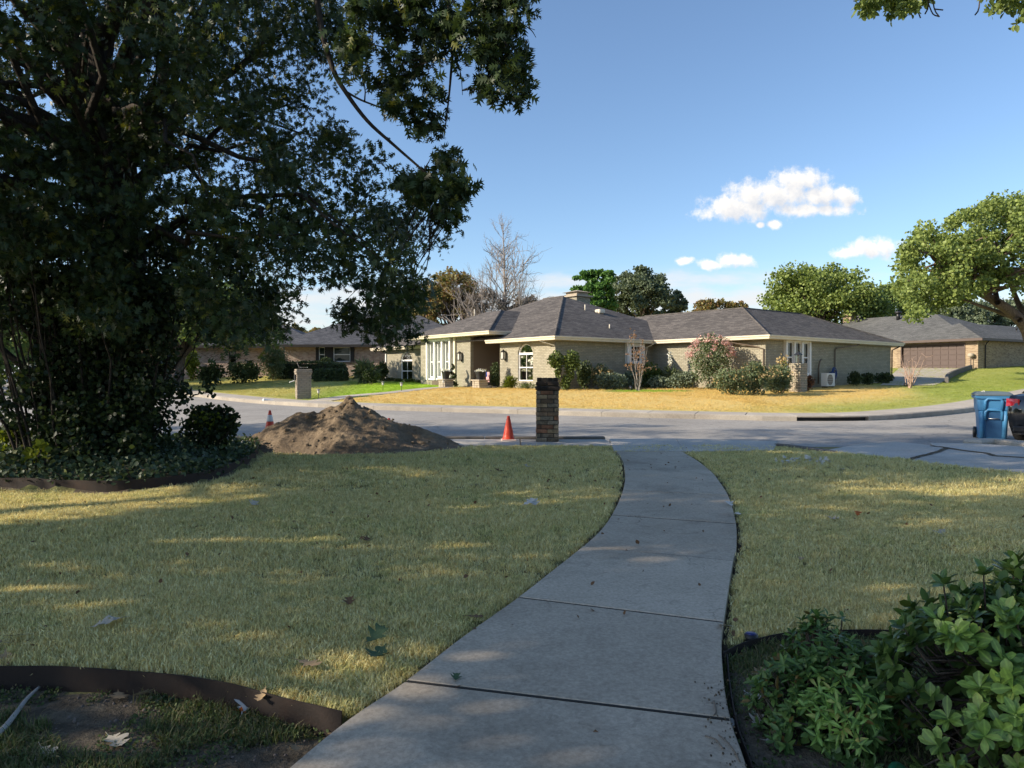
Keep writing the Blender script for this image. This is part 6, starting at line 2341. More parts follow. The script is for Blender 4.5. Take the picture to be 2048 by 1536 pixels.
    posts.build('window_frame', M['white_trim'], root)
    for i in range(3):
        a0 = 9.72 + (2.3 / 3) * i + .09; a1 = 9.72 + (2.3 / 3) * (i + 1) - .09
        window(root, 'R', -6.76, a0, a1, 1.44, 2.99, .0, 0, .5, True, 1, 0, .05, blind_z=.5)
    # front door side light seen in the porch
    window(root, 'F', 2.9, 5.22, 5.52, .7, 2.7, .05, 0, .5, False, 1, 0, .05, label='slim white-framed side light beside the front door')
    d = MB(); d.box(3.1, 3.2, 5.6, 6.5, .66, 2.75); d.build('front_door', M['dark_metal'], root)
    # roofs
    rb = MB(); hip(rb, 0, 14.3, 0, 16.25, HZE, K); rb.build('roof', M['roof'], root)
    rb = MB(); hip(rb, -.45, 9.5, 4.9, 13.8, 3.74, K); main_porch = rb
    h = (13.8 - 4.9) / 2
    rb = MB()
    # raised porch roof: trapezoid front, two hips, running back into the main roof
    zr = 3.74 + K * 3.7
    v = [(-.45, 4.9, 3.74), (-.45, 13.8, 3.74), (3.25, 10.1, zr), (3.25, 8.6, zr), (7.2, 8.6, zr), (7.2, 10.1, zr), (7.2, 4.9, 3.74), (7.2, 13.8, 3.74)]
    rb.add(v, [(0, 3, 2, 1), (0, 6, 4, 3), (1, 2, 5, 7), (3, 4, 5, 2), (0, 1, 7, 6), (6, 7, 5, 4)])
    rb.build('porch_roof', M['roof'], root)
    rb = MB(); hip(rb, .8, 8.0, 9.0, 21.2, HZE + .003, K); rb.build('low_wing_roof', M['roof'], root)
    E, Rr = (7.5, -7.2), (22.3, -7.2)
    h = 4.33; z1 = HZE + .002; zr = z1 + K * h
    v = [(7.5, -7.2, z1), (22.3, -7.2, z1), (22.3, 1.46, z1), (16.16, 1.46, z1), (16.16, 8.0, z1), (7.5, 8.0, z1), (11.83, -2.87, zr), (17.97, -2.87, zr), (11.83, 8.0, zr)]
    rb = MB(); rb.add(v, [(0, 6, 8, 5), (0, 1, 7, 6), (1, 2, 7), (2, 3, 6, 7), (3, 4, 8, 6), (4, 5, 8), (5, 4, 3, 2, 1, 0)]); rb.build('wing_roof', M['roof'], root)
    # hip and ridge caps
    cp = MB()
    for a, b in (((0, 0, HZE), (7.15, 7.15, HZE + K * 7.15)), ((7.5, -7.2, z1), (11.83, -2.87, zr)), ((11.83, -2.87, zr), (17.97, -2.87, zr)), ((17.97, -2.87, zr), (22.3, -7.2, z1)), ((11.83, -2.87, zr), (11.83, 4.4, zr)), ((7.15, 7.15, HZE + K * 7.15), (7.15, 9.1, HZE + K * 7.15)),
                 ((-.45, 4.9, 3.74), (3.25, 8.6, 3.74 + K * 3.7))):
        cp.tube([a, b], .055, 6)
    cp.build('ridge_cap', M['roof'], root)
    # eaves
    gutter(root, [(0, 5.8), (0, 0), (7.5, 0), (7.5, -7.2), (22.3, -7.2), (22.3, 1.4)], HZE - .02)
    gutter(root, [(-.45, 13.8), (-.45, 4.9), (1.1, 4.9)], 3.72)
    gutter(root, [(.8, 21.2), (.8, 13.82)], HZE - .02)
    sf = MB()
    sf.box(.02, .52, .02, 5.75, HZE - .19, HZE - .15).box(.52, 7.5, .02, .52, HZE - .19, HZE - .15).box(7.52, 8.02, -7.18, .02, HZE - .19, HZE - .15).box(8.02, 22.28, -7.18, -6.68, HZE - .19, HZE - .15).box(21.98, 22.28, -6.66, 1.4, HZE - .19, HZE - .15)
    sf.build('soffit', M['soffit'], root)
    sf = MB(); sf.box(-.43, 3.4, 4.92, 13.78, 3.55, 3.60); sf.build('porch_soffit', M['soffit'], root)
    sf = MB(); sf.box(.82, 1.4, 13.82, 21.18, HZE - .19, HZE - .15); sf.build('soffit', M['soffit'], root)
    # downspouts with their elbows
    def spout(pts, mat, r_=.042):
        MB().tube(pts, r_, 4).build('downspout', mat, root)
    spout([(.02, 1.2, 3.08), (.1, 1.0, 2.98), (.44, .52, 2.8), (.46, .46, 2.7), (.46, .44, .6)], M['greybrick_plain'])
    spout([(7.45, -.05, 3.08), (7.4, .1, 2.98), (7.25, .42, 2.82), (7.22, .46, 2.7), (7.22, .46, .7)], M['cream_trim'])
    spout([(7.5, -4.6, 3.08), (7.6, -4.8, 2.98), (7.95, -6.2, 2.72), (7.96, -6.62, 2.6), (7.96, -6.62, .8)], M['spout_brown'])
    spout([(16.7, -7.2, 3.08), (16.6, -7.1, 2.98), (15.0, -6.78, 2.8), (14.8, -6.76, 2.7), (14.8, -6.76, .85)], M['spout_brown'])
    spout([(21.9, -7.2, 3.08), (21.86, -7.1, 3.0), (21.86, -6.75, 2.82), (21.86, -6.74, 1.0)], M['dark_metal'])
    spout([(.85, 13.9, 3.05), (1.1, 13.4, 2.8), (1.25, 13.2, 2.6)], M['cream_trim'])
    m = MB(); m.box(1.22, 1.3, 19.72, 19.84, .5, 3.1); m.build('corner_post', M['white_trim'], root)
    # chimney
    ch = MB(); ch.box(10.3, 11.6, 9.2, 10.5, 4.2, 6.75); c = ch.build('chimney', M['greybrick'], root)
    q = MB(); q.box(10.15, 11.75, 9.05, 10.65, 6.75, 6.86).box(10.4, 11.5, 9.3, 10.4, 6.86, 7.08); q.build('chimney_cap', M['stone'], c)
    q = MB(); q.add([(10.2, 9.1, 7.08), (11.7, 9.1, 7.08), (11.7, 10.6, 7.08), (10.2, 10.6, 7.08), (10.95, 9.85, 7.28)], [(0, 1, 4), (1, 2, 4), (2, 3, 4), (3, 0, 4), (3, 2, 1, 0)]); q.build('chimney_hood', M['stone'], c)
    # roof vents: pipes and a box vent on the slope that faces the street bend
    for (t, s, hh) in ((6.6, 4.6, .34), (5.6, 1.6, .22), (3.2, 11.4, .45)):
        zz = HZE + K * min(t, s) if s < 9 else HZE + K * t + .5
        MB().tube([(t, s, zz - .1), (t, s, zz + hh)], .035, 8).build('vent_pipe', M['cream_trim'], root, True)
    zz = HZE + K * 4.3
    m = MB(); m.bevbox(7.3, 7.8, 4.05, 4.5, zz - .05, zz + .2, .05); m.build('box_vent', M['cream_trim'], root)
    m = MB(); m.tube([(9.2, 14.8, 3.9), (9.2, 14.8, 4.7)], .15, 10); m.build('flue_pipe', M['dark_metal'], root)
    return root


grey_house()


def small_things():
    # wall lanterns
    for (t, s, z, lab) in ((.5, 4.65, 2.2, 'black wall lantern beside the arched window'), (.1, 8.35, 2.2, 'black wall lantern on the porch pier beside the tall windows')):
        p = hw(t, s); root = empty('wall_lantern', (p.x, p.y, z), TH, lab, 'lantern', 'porch lanterns')
        m = MB(); m.box(-.03, -.004, -.06, .06, -.1, .42); m.build('back_plate', M['dark_metal'], root)
        m = MB(); m.bevbox(-.24, -.06, -.09, .09, 0, .36, .01); m.build('glass_body', LANT_GLASS, root)
        m = MB()
        for a in (-.25, -.05):
            for b in (-.1, .1): m.box(a - .012, a + .012, b - .012, b + .012, -.02, .38)
        m.build('frame', M['dark_metal'], root)
        m = MB(); m.add([(-.28, -.13, .37), (-.02, -.13, .37), (-.02, .13, .37), (-.28, .13, .37), (-.15, 0, .52)], [(0, 1, 4), (1, 2, 4), (2, 3, 4), (3, 0, 4), (3, 2, 1, 0)]); m.build('cap', M['dark_metal'], root)
        m = MB(); m.bevbox(-.26, -.04, -.11, .11, -.05, -.01, .01); m.build('base', M['dark_metal'], root)
    # round house-number plaque on the porch wall
    p, s = on_t(962, 3.2)
    s = min(s, 7.2)
    c = hw(3.17, 6.62)
    root = empty('number_plaque', (c.x, c.y, 2.12), TH, 'round dark house number plaque on the porch wall', 'plaque')
    m = MB(); m.tube([(-.001, 0, 0), (-.03, 0, 0)], .24, 24); m.build('disc', M['dark_metal'], root)
    cu = bpy.data.curves.new('number', 'FONT'); cu.body = '1425'; cu.size = .19; cu.extrude = .004; cu.align_x = 'CENTER'; cu.align_y = 'CENTER'
    cu.materials.append(M['white_trim'])
    tmp = bpy.data.objects.new('number_curve', cu); COL.objects.link(tmp); bpy.context.view_layer.update()
    nm_ = bpy.data.meshes.new_from_object(tmp.evaluated_get(bpy.context.evaluated_depsgraph_get())); bpy.data.objects.remove(tmp)
    o = link(bpy.data.objects.new('number', nm_), root); o.location = (-.036, 0, -.02); o.rotation_euler = (R(90), 0, R(-90))
    m = MB(); m.box(-.036, -.028, -.05, .05, .10, .15); m.build('emblem', simple('red_emblem', (.35, .08, .06), .6, .1, 9, .05), root)
    # rocking chair
    c = hw(2.3, 6.1)
    ch = simple('navy_chair_paint', (.014, .018, .030), .5, .2, 6, .05)
    root = empty('rocking_chair', (c.x, c.y, .66), TH + R(8), 'dark slatted rocking chair on the porch', 'chair')
    m = MB(); m.bevbox(-.28, .24, -.28, .28, .40, .44, .01); m.build('seat', ch, root)
    for y in (-.2, -.1, 0, .1, .2):
        MB().tube([(.22, y, .44), (.36, y, 1.06)], .022, 5).build('back_slat', ch, root)
    m = MB(); m.bevbox(.31, .39, -.29, .29, 1.04, 1.14, .02); m.build('top_rail', ch, root)
    for y in (-.27, .27):
        for x in (-.24, .2): MB().tube([(x, y, .05), (x, y, .64)], .022, 6).build('leg', ch, root)
        m = MB(); m.bevbox(-.3, .26, y - .04, y + .04, .63, .665, .01); m.build('armrest', ch, root)
        P = [(x, y, .02 + .12 * (x * 1.6) ** 2) for x in np.linspace(-.42, .5, 9)]
        MB().tube(P, .022, 6).build('rocker', ch, root, True)
    # planters flanking the walk
    r = np.random.default_rng(71)
    for (px, t, lab) in ((892, -1.35, 'stone planter block nearest the tall windows carrying a black pot'), (960, -1.0, 'stone planter block by the porch steps carrying a black pot')):
        p, s = on_t(px, t); z = p.z
        root = empty('stone_planter', p, TH, lab, 'planter', 'planters at the porch')
        n = 0
        for c in range(3):
            for k in range(3):
                a = -.33 + .22 * k + (.0 if c % 2 == 0 else 0)
                m = MB(); m.bevbox(-.3 + r.normal(0, .006), .3, a + .006, a + .214, .02 + c * .13, .02 + c * .13 + .122, .012); m.build('stone', M['stone'], root)
        m = MB(); m.bevbox(-.36, .36, -.40, .40, .41, .48, .015); m.build('cap', M['stone'], root)
        pr = empty('flower_pot', p + Vector((0, 0, .48)), TH, 'black pot with white flowers on the planter ' + ('nearest the tall windows' if px < 900 else 'by the porch steps'), 'flower pot', 'black flower pots')
        m = MB(); m.lathe([(.15, 0), (.19, .22), (.235, .40), (.25, .40), (.25, .44), (.21, .44), (.20, .40)], 20, (0, 0, 0), 1.7); m.build('pot', M['black_pot'], pr)
        P = np.stack([r.normal(0, .13, 260), r.normal(0, .13, 260), .45 + np.abs(r.normal(0, .05, 260))], -1)
        foliage('flowers', P, .06 * r.uniform(.7, 1.3, 260), M['bloom_white'], pr, r, LEAF, .5, .6)
    # small garden flag by the steps: red and white stripes with a blue corner
    p, s = on_t(976, -.4)
    root = empty('garden_flag', p, TH, 'small red and white striped garden flag on a thin stake by the porch', 'flag')
    MB().tube([(0, .19, 0), (0, .19, .92), (0, -.19, .92)], .008, 6).build('stake', M['dark_metal'], root)
    RD = simple('flag_red', (.48, .05, .06), .8, .1, 9, .1); WH = simple('flag_white', (.7, .62, .6), .8, .05, 9, .1); BU = simple('flag_blue', (.03, .05, .2), .8, .1, 9, .1)
    for k in range(9):
        w0, w1 = -.17 + .0378 * k, -.17 + .0378 * (k + 1)
        top = .62 if w0 > .03 else .89
        m = MB(); m.add([(-.012 + .01 * math.sin(k), w0, .32), (-.012 + .01 * math.sin(k + 1), w1, .32), (-.012, w1, top), (-.012, w0, top)], [(0, 1, 2, 3)]); m.build('stripe', RD if k % 2 == 0 else WH, root)
    m = MB(); m.add([(-.014, .05, .62), (-.014, .17, .62), (-.014, .17, .89), (-.014, .05, .89)], [(0, 1, 2, 3)]); m.build('canton', BU, root)
    # path lights
    PL = simple('pewter_path_light', (.30, .28, .24), .4, .1, 9, .05, .4, .5)
    for (px, py, lab) in ((637, 799, 'path light where the far walk meets the sidewalk'), (766, 781, 'path light halfway along the far walk, on the green lawn'), (803, 783, 'path light at the middle of the far walk edge'), (931, 771, 'path light beside the porch between the two planters'), (887, 775.5, 'path light at the planter nearest the tall windows')):
        p = hit(px, py, far_z)
        root = empty('path_light', p, 0, lab, 'lamp', 'path lights along the far walk')
        m = MB(); m.tube([(0, 0, -.05), (0, 0, .30)], .012, 6); m.build('stake', M['dark_metal'], root)
        m = MB(); m.lathe([(.045, .28), (.055, .30), (.055, .42), (.045, .43)], 12); m.build('lens', LANT_GLASS, root, True)
        m = MB(); m.lathe([(.10, .425), (.085, .45), (.02, .475)], 12); m.build('hood', PL, root, True)
    # spot lamps in the lawn
    for (px, py, lab) in ((1262, 783, 'small black spot lamp at the foot of the young tree'), (1812, 775.5, 'small black spot lamp beside the bare little tree'), (1620, 770, 'small black spot lamp beside the red-tinged shrub')):
        p = hit(px, py, far_z)
        root = empty('spot_lamp', p, R(20), lab, 'lamp', 'spot lamps in the far lawn')
        m = MB(); m.tube([(0, 0, -.05), (0, 0, .12)], .014, 6); m.build('stake', M['dark_metal'], root)
        m = MB(); m.tube([(0, -.08, .12), (0, .08, .22)], [.06, .075], 10); m.build('head', M['dark_metal'], root, True)
    # heat pump, hose reel and pipe on the wing wall
    p, t = on_s(1656, -7.35)
    root = empty('heat_pump', p, TH, 'boxy white heat pump unit standing against the wing wall', 'heat pump')
    WP = simple('white_enamel', (.62, .60, .55), .4, .05, 4, .05)
    m = MB(); m.bevbox(-.42, .42, -.17, .17, .08, .78, .02); m.build('case', WP, root)
    m = MB(); m.tube([(-.1, -.172, .43), (-.1, -.18, .43)], .29, 22); m.build('fan_opening', M['spout_brown'], root)
    m = MB()
    for k in range(7): m.box(-.4, .2, -.192, -.184, .16 + k * .09, .172 + k * .09)
    m.build('grille', WP, root)
    for x in (-.3, .3):
        m = MB(); m.box(x - .04, x + .04, -.15, .15, 0, .08); m.build('foot', M['dark_metal'], root)
    p, t = on_s(1667, -6.95)
    root = empty('hose_reel', (p.x, p.y, p.z + .72), TH, 'round blue hose reel hung on the wing wall', 'hose reel')
    BL = simple('blue_hose', (.012, .045, .16), .45, .15, 9, .05)
    for k in range(5):
        a = [(math.cos(q) * (.16 + .03 * k), -.06 + .02 * (k % 3), math.sin(q) * (.22 + .03 * k)) for q in np.linspace(0, 2 * math.pi, 25)]
        MB().tube(a, .018, 6, False).build('hose_loop', BL, root, True)
    m = MB(); m.tube([(0, .2, 0), (0, -.1, 0)], .09, 12); m.build('drum', BL, root)
    p, t = on_s(1637, -6.82)
    o = MB().tube([(0, 0, .2), (0, 0, 1.05), (.03, -.05, 1.4), (.22, -.05, 1.52)], .045, 8).build('wall_pipe', M['spout_brown'], None, True); o.location = p; o.rotation_euler = (0, 0, TH); tag(o, 'brown service pipe bending out of the wing wall', 'pipe')
    # brick pier with a lantern feeder
    p, t = on_s(1596, -8.3)
    GB = [simple('grey_brick_a', (.30, .27, .20), .85, .15, 9, .3), simple('grey_brick_b', (.36, .30, .225), .85, .15, 9, .3)]
    brick_pillar('brick_pier', 'low grey-tan brick pier among the shrubs before the wing window', p, TH, .62, 17, .082, GB, MORT, .2, .012, seed=12)
    root = empty('pier_lantern', p + Vector((0, 0, 1.39)), TH, 'black glass lantern standing on the low brick pier', 'lantern')
    m = MB(); m.bevbox(-.12, .12, -.12, .12, 0, .04, .01); m.build('base', M['dark_metal'], root)
    for a in (-.1, .1):
        for b in (-.1, .1):
            m = MB(); m.box(a - .012, a + .012, b - .012, b + .012, .04, .40); m.build('post', M['dark_metal'], root)
    m = MB(); m.box(-.085, .085, -.085, .085, .04, .38); m.build('pane', M['glass'], root)
    m = MB(); m.add([(-.16, -.16, .40), (.16, -.16, .40), (.16, .16, .40), (-.16, .16, .40), (0, 0, .58)], [(0, 1, 4), (1, 2, 4), (2, 3, 4), (3, 0, 4), (3, 2, 1, 0)]); m.build('roof', M['dark_metal'], root)
    # edging stones of the far bed
    root = empty('stone_edging', label='row of pale edging stones before the arched window bed', cat='edging')
    for px in np.linspace(972, 1078, 26):
        p = hit(px, 776.2 + .6 * math.sin(px), far_z)
        m = MB(); m.bevbox(-.09, .09, -.07, .07, -.03, .1 + .02 * math.sin(px * 3), .03); o = m.build('stone', M['stone'], root); o.location = p; o.rotation_euler = (0, 0, TH + .3 * math.sin(px * 7))
    o = strip_slab([hit(1118, 777.5, far_z)[:2], hit(1176, 778, far_z)[:2]], [hit(1118, 775.5, far_z)[:2], hit(1176, 776, far_z)[:2]], lambda x, y: float(far_z(x, y)) - .1, lambda x, y: float(far_z(x, y)) + .1, 8, .02, 2).build('kerb_edging', M['pavement']); tag(o, 'pale concrete strip edging the bed at the house corner', 'edging')
    q = spline([hit(x, y, far_z)[:2] for x, y in ((1575, 777), (1600, 775), (1625, 772.5), (1638, 770.5))], 5)
    o = strip_slab(offset_line(q, -.08), offset_line(q, .08), lambda x, y: float(far_z(x, y)) - .1, lambda x, y: float(far_z(x, y)) + .08, 12, .02, 2).build('kerb_edging', M['pavement']); tag(o, 'pale curved concrete strip edging the wing bed', 'edging')
    q = [hit(x, y, far_z)[:2] for x, y in ((1693, 768), (1740, 766.5), (1788, 765.5))]
    o = strip_slab(offset_line(q, -.1), offset_line(q, .1), lambda x, y: float(far_z(x, y)) - .1, lambda x, y: float(far_z(x, y)) + .07, 8, .02, 2).build('kerb_edging', M['pavement']); tag(o, 'pale straight concrete strip below the low dark shrubs', 'edging')


small_things()


# ------------------------------------------------------------------ the far mailbox
def far_mailbox():
    p = hit(588, 806, zroad)
    GB = [simple('taupe_brick_a', (.265, .225, .175), .85, .12, 9, .3), simple('taupe_brick_b', (.30, .255, .20), .85, .12, 9, .3)]
    D = p.y
    H = 63.5 / FPX * D
    n = 16
    d = Vector((p.x, p.y, 0)) + Vector((.2, .75, 0))
    z = float(base(d.x, d.y)) + .02
    loc = Vector((d.x, d.y, z))
    rz = R(24)
    W = 31 / FPX * D
    brick_pillar('mailbox_pillar', 'taupe painted brick mailbox pillar beside the far front walk', loc, rz, W * .92, n, H / (n + .6), GB, simple('taupe_mortar', (.19, .165, .13), .9, .15, 9, .3), .21, .010,
                 corbel=[0] * (n - 3) + [.02, .045, .02], seed=22)
    root = empty('mailbox', loc + Vector((0, 0, H * .60)), rz, 'pale mailbox with its door hanging open on the street face of the taupe pillar', 'mailbox')
    m = MB(); m.bevbox(-W / 2 - .05, -W / 2 + .1, -.14, .14, .0, .26, .02); m.build('box', M['dark_metal'], root)
    m = MB(); m.add([(-W / 2 - .05, -.14, .0), (-W / 2 - .05, .14, .0), (-W / 2 - .26, .14, -.08), (-W / 2 - .26, -.14, -.08), (-W / 2 - .05, -.14, -.02), (-W / 2 - .05, .14, -.02), (-W / 2 - .26, .14, -.10), (-W / 2 - .26, -.14, -.10)],
                    [(0, 1, 2, 3), (7, 6, 5, 4), (0, 4, 5, 1), (1, 5, 6, 2), (2, 6, 7, 3), (3, 7, 4, 0)]); m.build('door', M['white_trim'], root)
    # paper left on the top
    r = np.random.default_rng(5)
    X, Y = np.meshgrid(np.linspace(-.2, .2, 9), np.linspace(-.1, .1, 6))
    Z = .03 + .05 * fbm(X * 9, Y * 9, 3)
    o = link(bpy.data.objects.new('crumpled_sheet', grid_mesh('crumpled_sheet', X, Y, Z, simple('white_sheet', (.75, .75, .73), .7, .05, 9, .1)))); o.location = loc + Vector((0, 0, H * 1.0 - .03)); o.rotation_euler = (0, 0, rz); tag(o, 'crumpled white sheet lying on top of the taupe pillar', 'litter')
    o = MB().tube([(-.15, 0, 0), (-.22, 0, .14), (-.30, .02, .36)], [.012, .010, .005], 6).build('bare_twig', M['bark_pale'], None, True); o.location = loc + Vector((0, 0, H - .02)); o.rotation_euler = (0, 0, rz); tag(o, 'bare stick standing on the taupe pillar top', 'twig')
    # white chunk on the kerb
    p = hit(536, 807.5, zroad)
    m = MB(); m.bevbox(-.25, .25, -.12, .12, 0, .13, .04); o = m.build('kerb_rag', simple('white_rag', (.66, .66, .64), .8, .1, 6, .4)); o.location = (p.x, p.y + .05, float(base(p.x, p.y)) - .06); o.rotation_euler = (.1, .12, .5); tag(o, 'white lump lying against the far kerb by the pillar', 'litter')


far_mailbox()


def brick_house_left():
    y0 = 57.0
    z = float(far_z(-14, y0)) - .02
    ze = z + 2.62
    root = empty('brick_house', (0, 0, 0), 0, 'low mottled red brick house with slate roof behind the trimmed hedge', 'house')
    X = lambda px: (px - 1024) / FPX * (y0 + .6)
    wl, wr = X(632), X(709)
    w = MB()
    wall(w, 'R', y0 + .6, X(572), -6.5, z - .5, ze - .1, [(wl, wr, z + 1.16, ze - .16)])
    w.build('front_wall', M['redbrick'], root)
    w = MB(); wall(w, 'R', y0 + 2.4, X(255), X(572), z - .5, ze - .1, [(X(300), X(325), z + .9, z + 2.2), (X(440), X(455), z + .9, z + 2.2)]); w.build('entry_wall', M['redbrick'], root)
    w = MB(); w.box(X(572) - .2, X(572), y0 + .8, y0 + 2.4, z - .5, ze - .1); w.build('side_wall', M['redbrick'], root)
    m = MB(); m.box(X(600), -7, y0 + 1.3, y0 + 9, z, ze - .2).box(X(265), X(560), y0 + 3, y0 + 9, z, ze - .2); m.build('dark_interior_block', M['unlit_dark'], root)
    DKT = simple('dark_brown_surround', (.022, .019, .018), .6, .15, 5, .05)
    m = MB()
    for (a, b) in ((wl, X(638)), (X(650), X(667)), (X(701), wr)): m.box(a, b, y0 + .54, y0 + .68, z + 1.16, ze - .16)
    m.box(wl, wr, y0 + .535, y0 + .69, z + 1.1, z + 1.26); m.build('window_surround', DKT, root)
    window(root, 'R', y0 + .6, X(638), X(650), z + 1.26, ze - .2, .05, 0, .5, True, 1, 0, .05, blind_z=.9)
    window(root, 'R', y0 + .6, X(667), X(701), z + 1.26, ze - .2, .05, 0, .5, True, 1, 0, .06, blind_z=.95)
    window(root, 'R', y0 + 2.4, X(440), X(455), z + .9, z + 2.2, .05, 0, .5, False, 1, 0, .05, frame_mat=DKT)
    window(root, 'R', y0 + 2.4, X(300), X(325), z + .9, z + 2.2, .05, 0, .5, True, 1, 0, .05, frame_mat=DKT)
    rb = MB(); hip(rb, X(545), -2.0, y0, y0 + 12.5, ze, .46); rb.build('roof', M['roof_dark'], root)
    rb = MB(); hip(rb, X(240), X(640), y0 + 1.8, y0 + 11.8, ze + .01, .42); rb.build('wing_roof', M['roof_dark'], root)
    m = MB(); m.box(X(545), -2.0, y0 - .03, y0 - .003, ze - .2, ze + .02).box(X(240), X(545), y0 + 1.77, y0 + 1.797, ze - .2, ze + .02); m.build('fascia', DKT, root)
    m = MB(); m.box(X(545) + .02, -2.02, y0, y0 + .62, ze - .16, ze - .12); m.build('soffit', DKT, root)
    # house down the side street, hardly more than a roof between the leaves
    z = float(base(-60, 84))
    root = empty('distant_house', (-62, 86, z), R(12), 'distant brown-roofed house far down the street behind the white car', 'house')
    m = MB(); wall(m, 'R', -5, -11, 11, -.5, 2.5, [(-6, -4, .9, 2.1), (2, 4.2, .9, 2.1)]); m.build('front_wall', M['tanbrick'], root)
    m = MB(); m.box(-11, -10.7, -4.78, 5, -.5, 2.5).box(10.7, 11, -4.78, 5, -.5, 2.5); m.build('side_wall', M['tanbrick'], root)
    m = MB(); m.box(-10, 10, -4, 4, 0, 2.4); m.build('dark_interior_block', M['unlit_dark'], root)
    window(root, 'R', -5, -6, -4, .9, 2.1, .05, 0, .5, True)
    window(root, 'R', -5, 2, 4.2, .9, 2.1, .05, 0, .5, True)
    rb = MB(); hip(rb, -11.7, 11.7, -5.7, 5.7, 2.5, .4); rb.build('roof', simple('brown_roof', (.14, .11, .09), .95, .2, 6, .3), root)


brick_house_left()


def garage_house():
    B = Vector((36.4, 55.0, 0)); rz = R(30)
    z = 1.62
    ze = 4.15
    root = empty('garage_house', (B.x, B.y, 0), rz, 'tan brick house with grey roof and wide brown garage door beyond the bend', 'house')
    w = MB(); wall(w, 'F', .6, .6, 8.6, z - .8, ze - .12, [(1.63, 6.75, z - .8, z + 2.16)]); w.build('garage_wall', M['tanbrick'], root)
    w = MB(); wall(w, 'R', .6, .82, 24, z - .8, ze - .12, [(8.2, 8.8, z + 1.2, z + 2.2)]); w.build('side_wall', M['tanbrick'], root)
    m = MB(); m.box(1.5, 20, 1.4, 8, z - .5, ze - .3); m.build('dark_interior_block', M['unlit_dark'], root)
    window(root, 'R', .6, 8.2, 8.8, z + 1.2, z + 2.2, .05, 0, .5, False, 1, 0, .05, frame_mat=M['dark_metal'])
    door = MB(); door.box(.80, .84, 1.63, 6.75, z - .1, z + 2.16); d = door.build('garage_door', M['garage'], root)
    for rrow in range(5):
        for c in range(8):
            a0 = 1.66 + c * (5.06 / 8); z0 = z + .02 + rrow * .43
            m = MB(); m.bevbox(.775, .80, a0 + .03, a0 + 5.06 / 8 - .03, z0 + .03, z0 + .40, .012); m.build('panel', M['garage'], d)
    m = MB(); m.box(.56, .80, 1.55, 1.63, z - .1, z + 2.2).box(.56, .80, 6.75, 6.83, z - .1, z + 2.2).box(.562, .80, 1.55, 6.83, z + 2.16, z + 2.28); m.build('door_frame', M['garage'], root)
    rb = MB(); hip(rb, 0, 22, 0, 7.14, ze, K); rb.build('garage_roof', M['roof_grey'], root)
    rb = MB(); hip(rb, 1.3, 14.7, 1.4, 22.7, ze + .005, K); rb.build('main_roof', M['roof_grey'], root)
    m = MB(); m.box(-.03, -.003, -.03, 8.8, ze - .16, ze + .03).box(-.03, 22, -.03, -.003, ze - .16, ze + .03); m.build('fascia', M['garage'], root)
    m = MB(); m.box(.01, .62, .01, 8.8, ze - .14, ze - .10).box(.62, 22, .01, .62, ze - .14, ze - .10); m.build('soffit', M['garage'], root)
    def spout(p): MB().tube(p, .05, 4).build('downspout', M['dark_metal'], root)
    spout([(1.2, .05, ze - .1), (1.4, .35, ze - .3), (1.6, .54, ze - .5), (1.6, .54, z)])
    spout([(9.6, .05, ze - .1), (9.5, .35, ze - .25), (9.0, .53, ze - .45), (9.0, .53, z)])
    c = MB(); c.box(7.4, 8.3, 16.2, 17.2, 6.2, 7.75); c = c.build('chimney', M['tanbrick'], root)
    m = MB(); m.add([(7.3, 16.1, 7.8), (8.4, 16.1, 7.8), (8.4, 17.3, 7.8), (7.3, 17.3, 7.8), (7.85, 16.7, 8.0)], [(0, 1, 4), (1, 2, 4), (2, 3, 4), (3, 0, 4), (3, 2, 1, 0)]); m.build('chimney_hood', M['cream_trim'], c)
    for (t, s, zz, r_, h) in ((7.2, 15.2, 6.75, .22, .45), (7.0, 11.0, 6.75, .25, .55), (7.4, 9.2, 6.8, .12, .3), (10, 2.2, 4.9, .07, .45), (13, 1.4, 4.65, .09, .4), (15.2, 1.0, 4.5, .07, .35)):
        m = MB(); m.tube([(t, s, zz - .2), (t, s, zz + h)], r_ * .7, 10); v = m.build('roof_vent', M['dark_metal'], root, True)
        m = MB(); m.lathe([(r_ * 1.2, zz + h - .1), (r_ * 1.2, zz + h + .05), (r_ * .5, zz + h + .12)], 10, (t, s, 0)); m.build('vent_cap', M['dark_metal'], v, True)
    p = root.matrix_world
    # driveway and low curved wall
    zf = far_z
    mb = MB()
    loc = lambda t, s: Vector((B.x, B.y, 0)) + Vector((math.cos(rz), math.sin(rz), 0)) * t + Vector((-math.sin(rz), math.cos(rz), 0)) * s
    nr = 16
    A = [(loc(.7, 1.4)).lerp(hit(1868, 772, zf), k / nr) for k in range(nr + 1)]
    C = [(loc(.7, 7.0)).lerp(hit(1760, 772, zf), k / nr) for k in range(nr + 1)]
    vs, fs = [], []
    m_ = 8
    for i in range(nr + 1):
        for j in range(m_ + 1):
            q = A[i].lerp(C[i], j / m_)
            vs.append((q.x, q.y, max(float(zf(q.x, q.y)) + .04, (z - .03) * (1 - i / nr) ** 2)))
    for i in range(nr):
        for j in range(m_):
            k = i * (m_ + 1) + j
            fs.append((k, k + 1, k + m_ + 2, k + m_ + 1))
    o = mb.add(vs, fs).build('far_driveway', M['pavement'], None, True); tag(o, 'pale concrete driveway climbing to the brown garage door', None, None, 'structure')
    P = [loc(.2, .9), hit(1915, 748, zf), hit(1897, 757, zf), hit(1893, 766, zf)]
    P = spline([(q.x, q.y) for q in P], 8)
    o = strip_slab(offset_line(P, -.1), offset_line(P, .1), lambda x, y: float(zf(x, y)) - .3, lambda x, y: float(zf(x, y)) + .34, 20, .03, 1).build('retaining_wall', M['dark_kerb']); tag(o, 'low dark curved retaining wall beside the far driveway', 'wall')
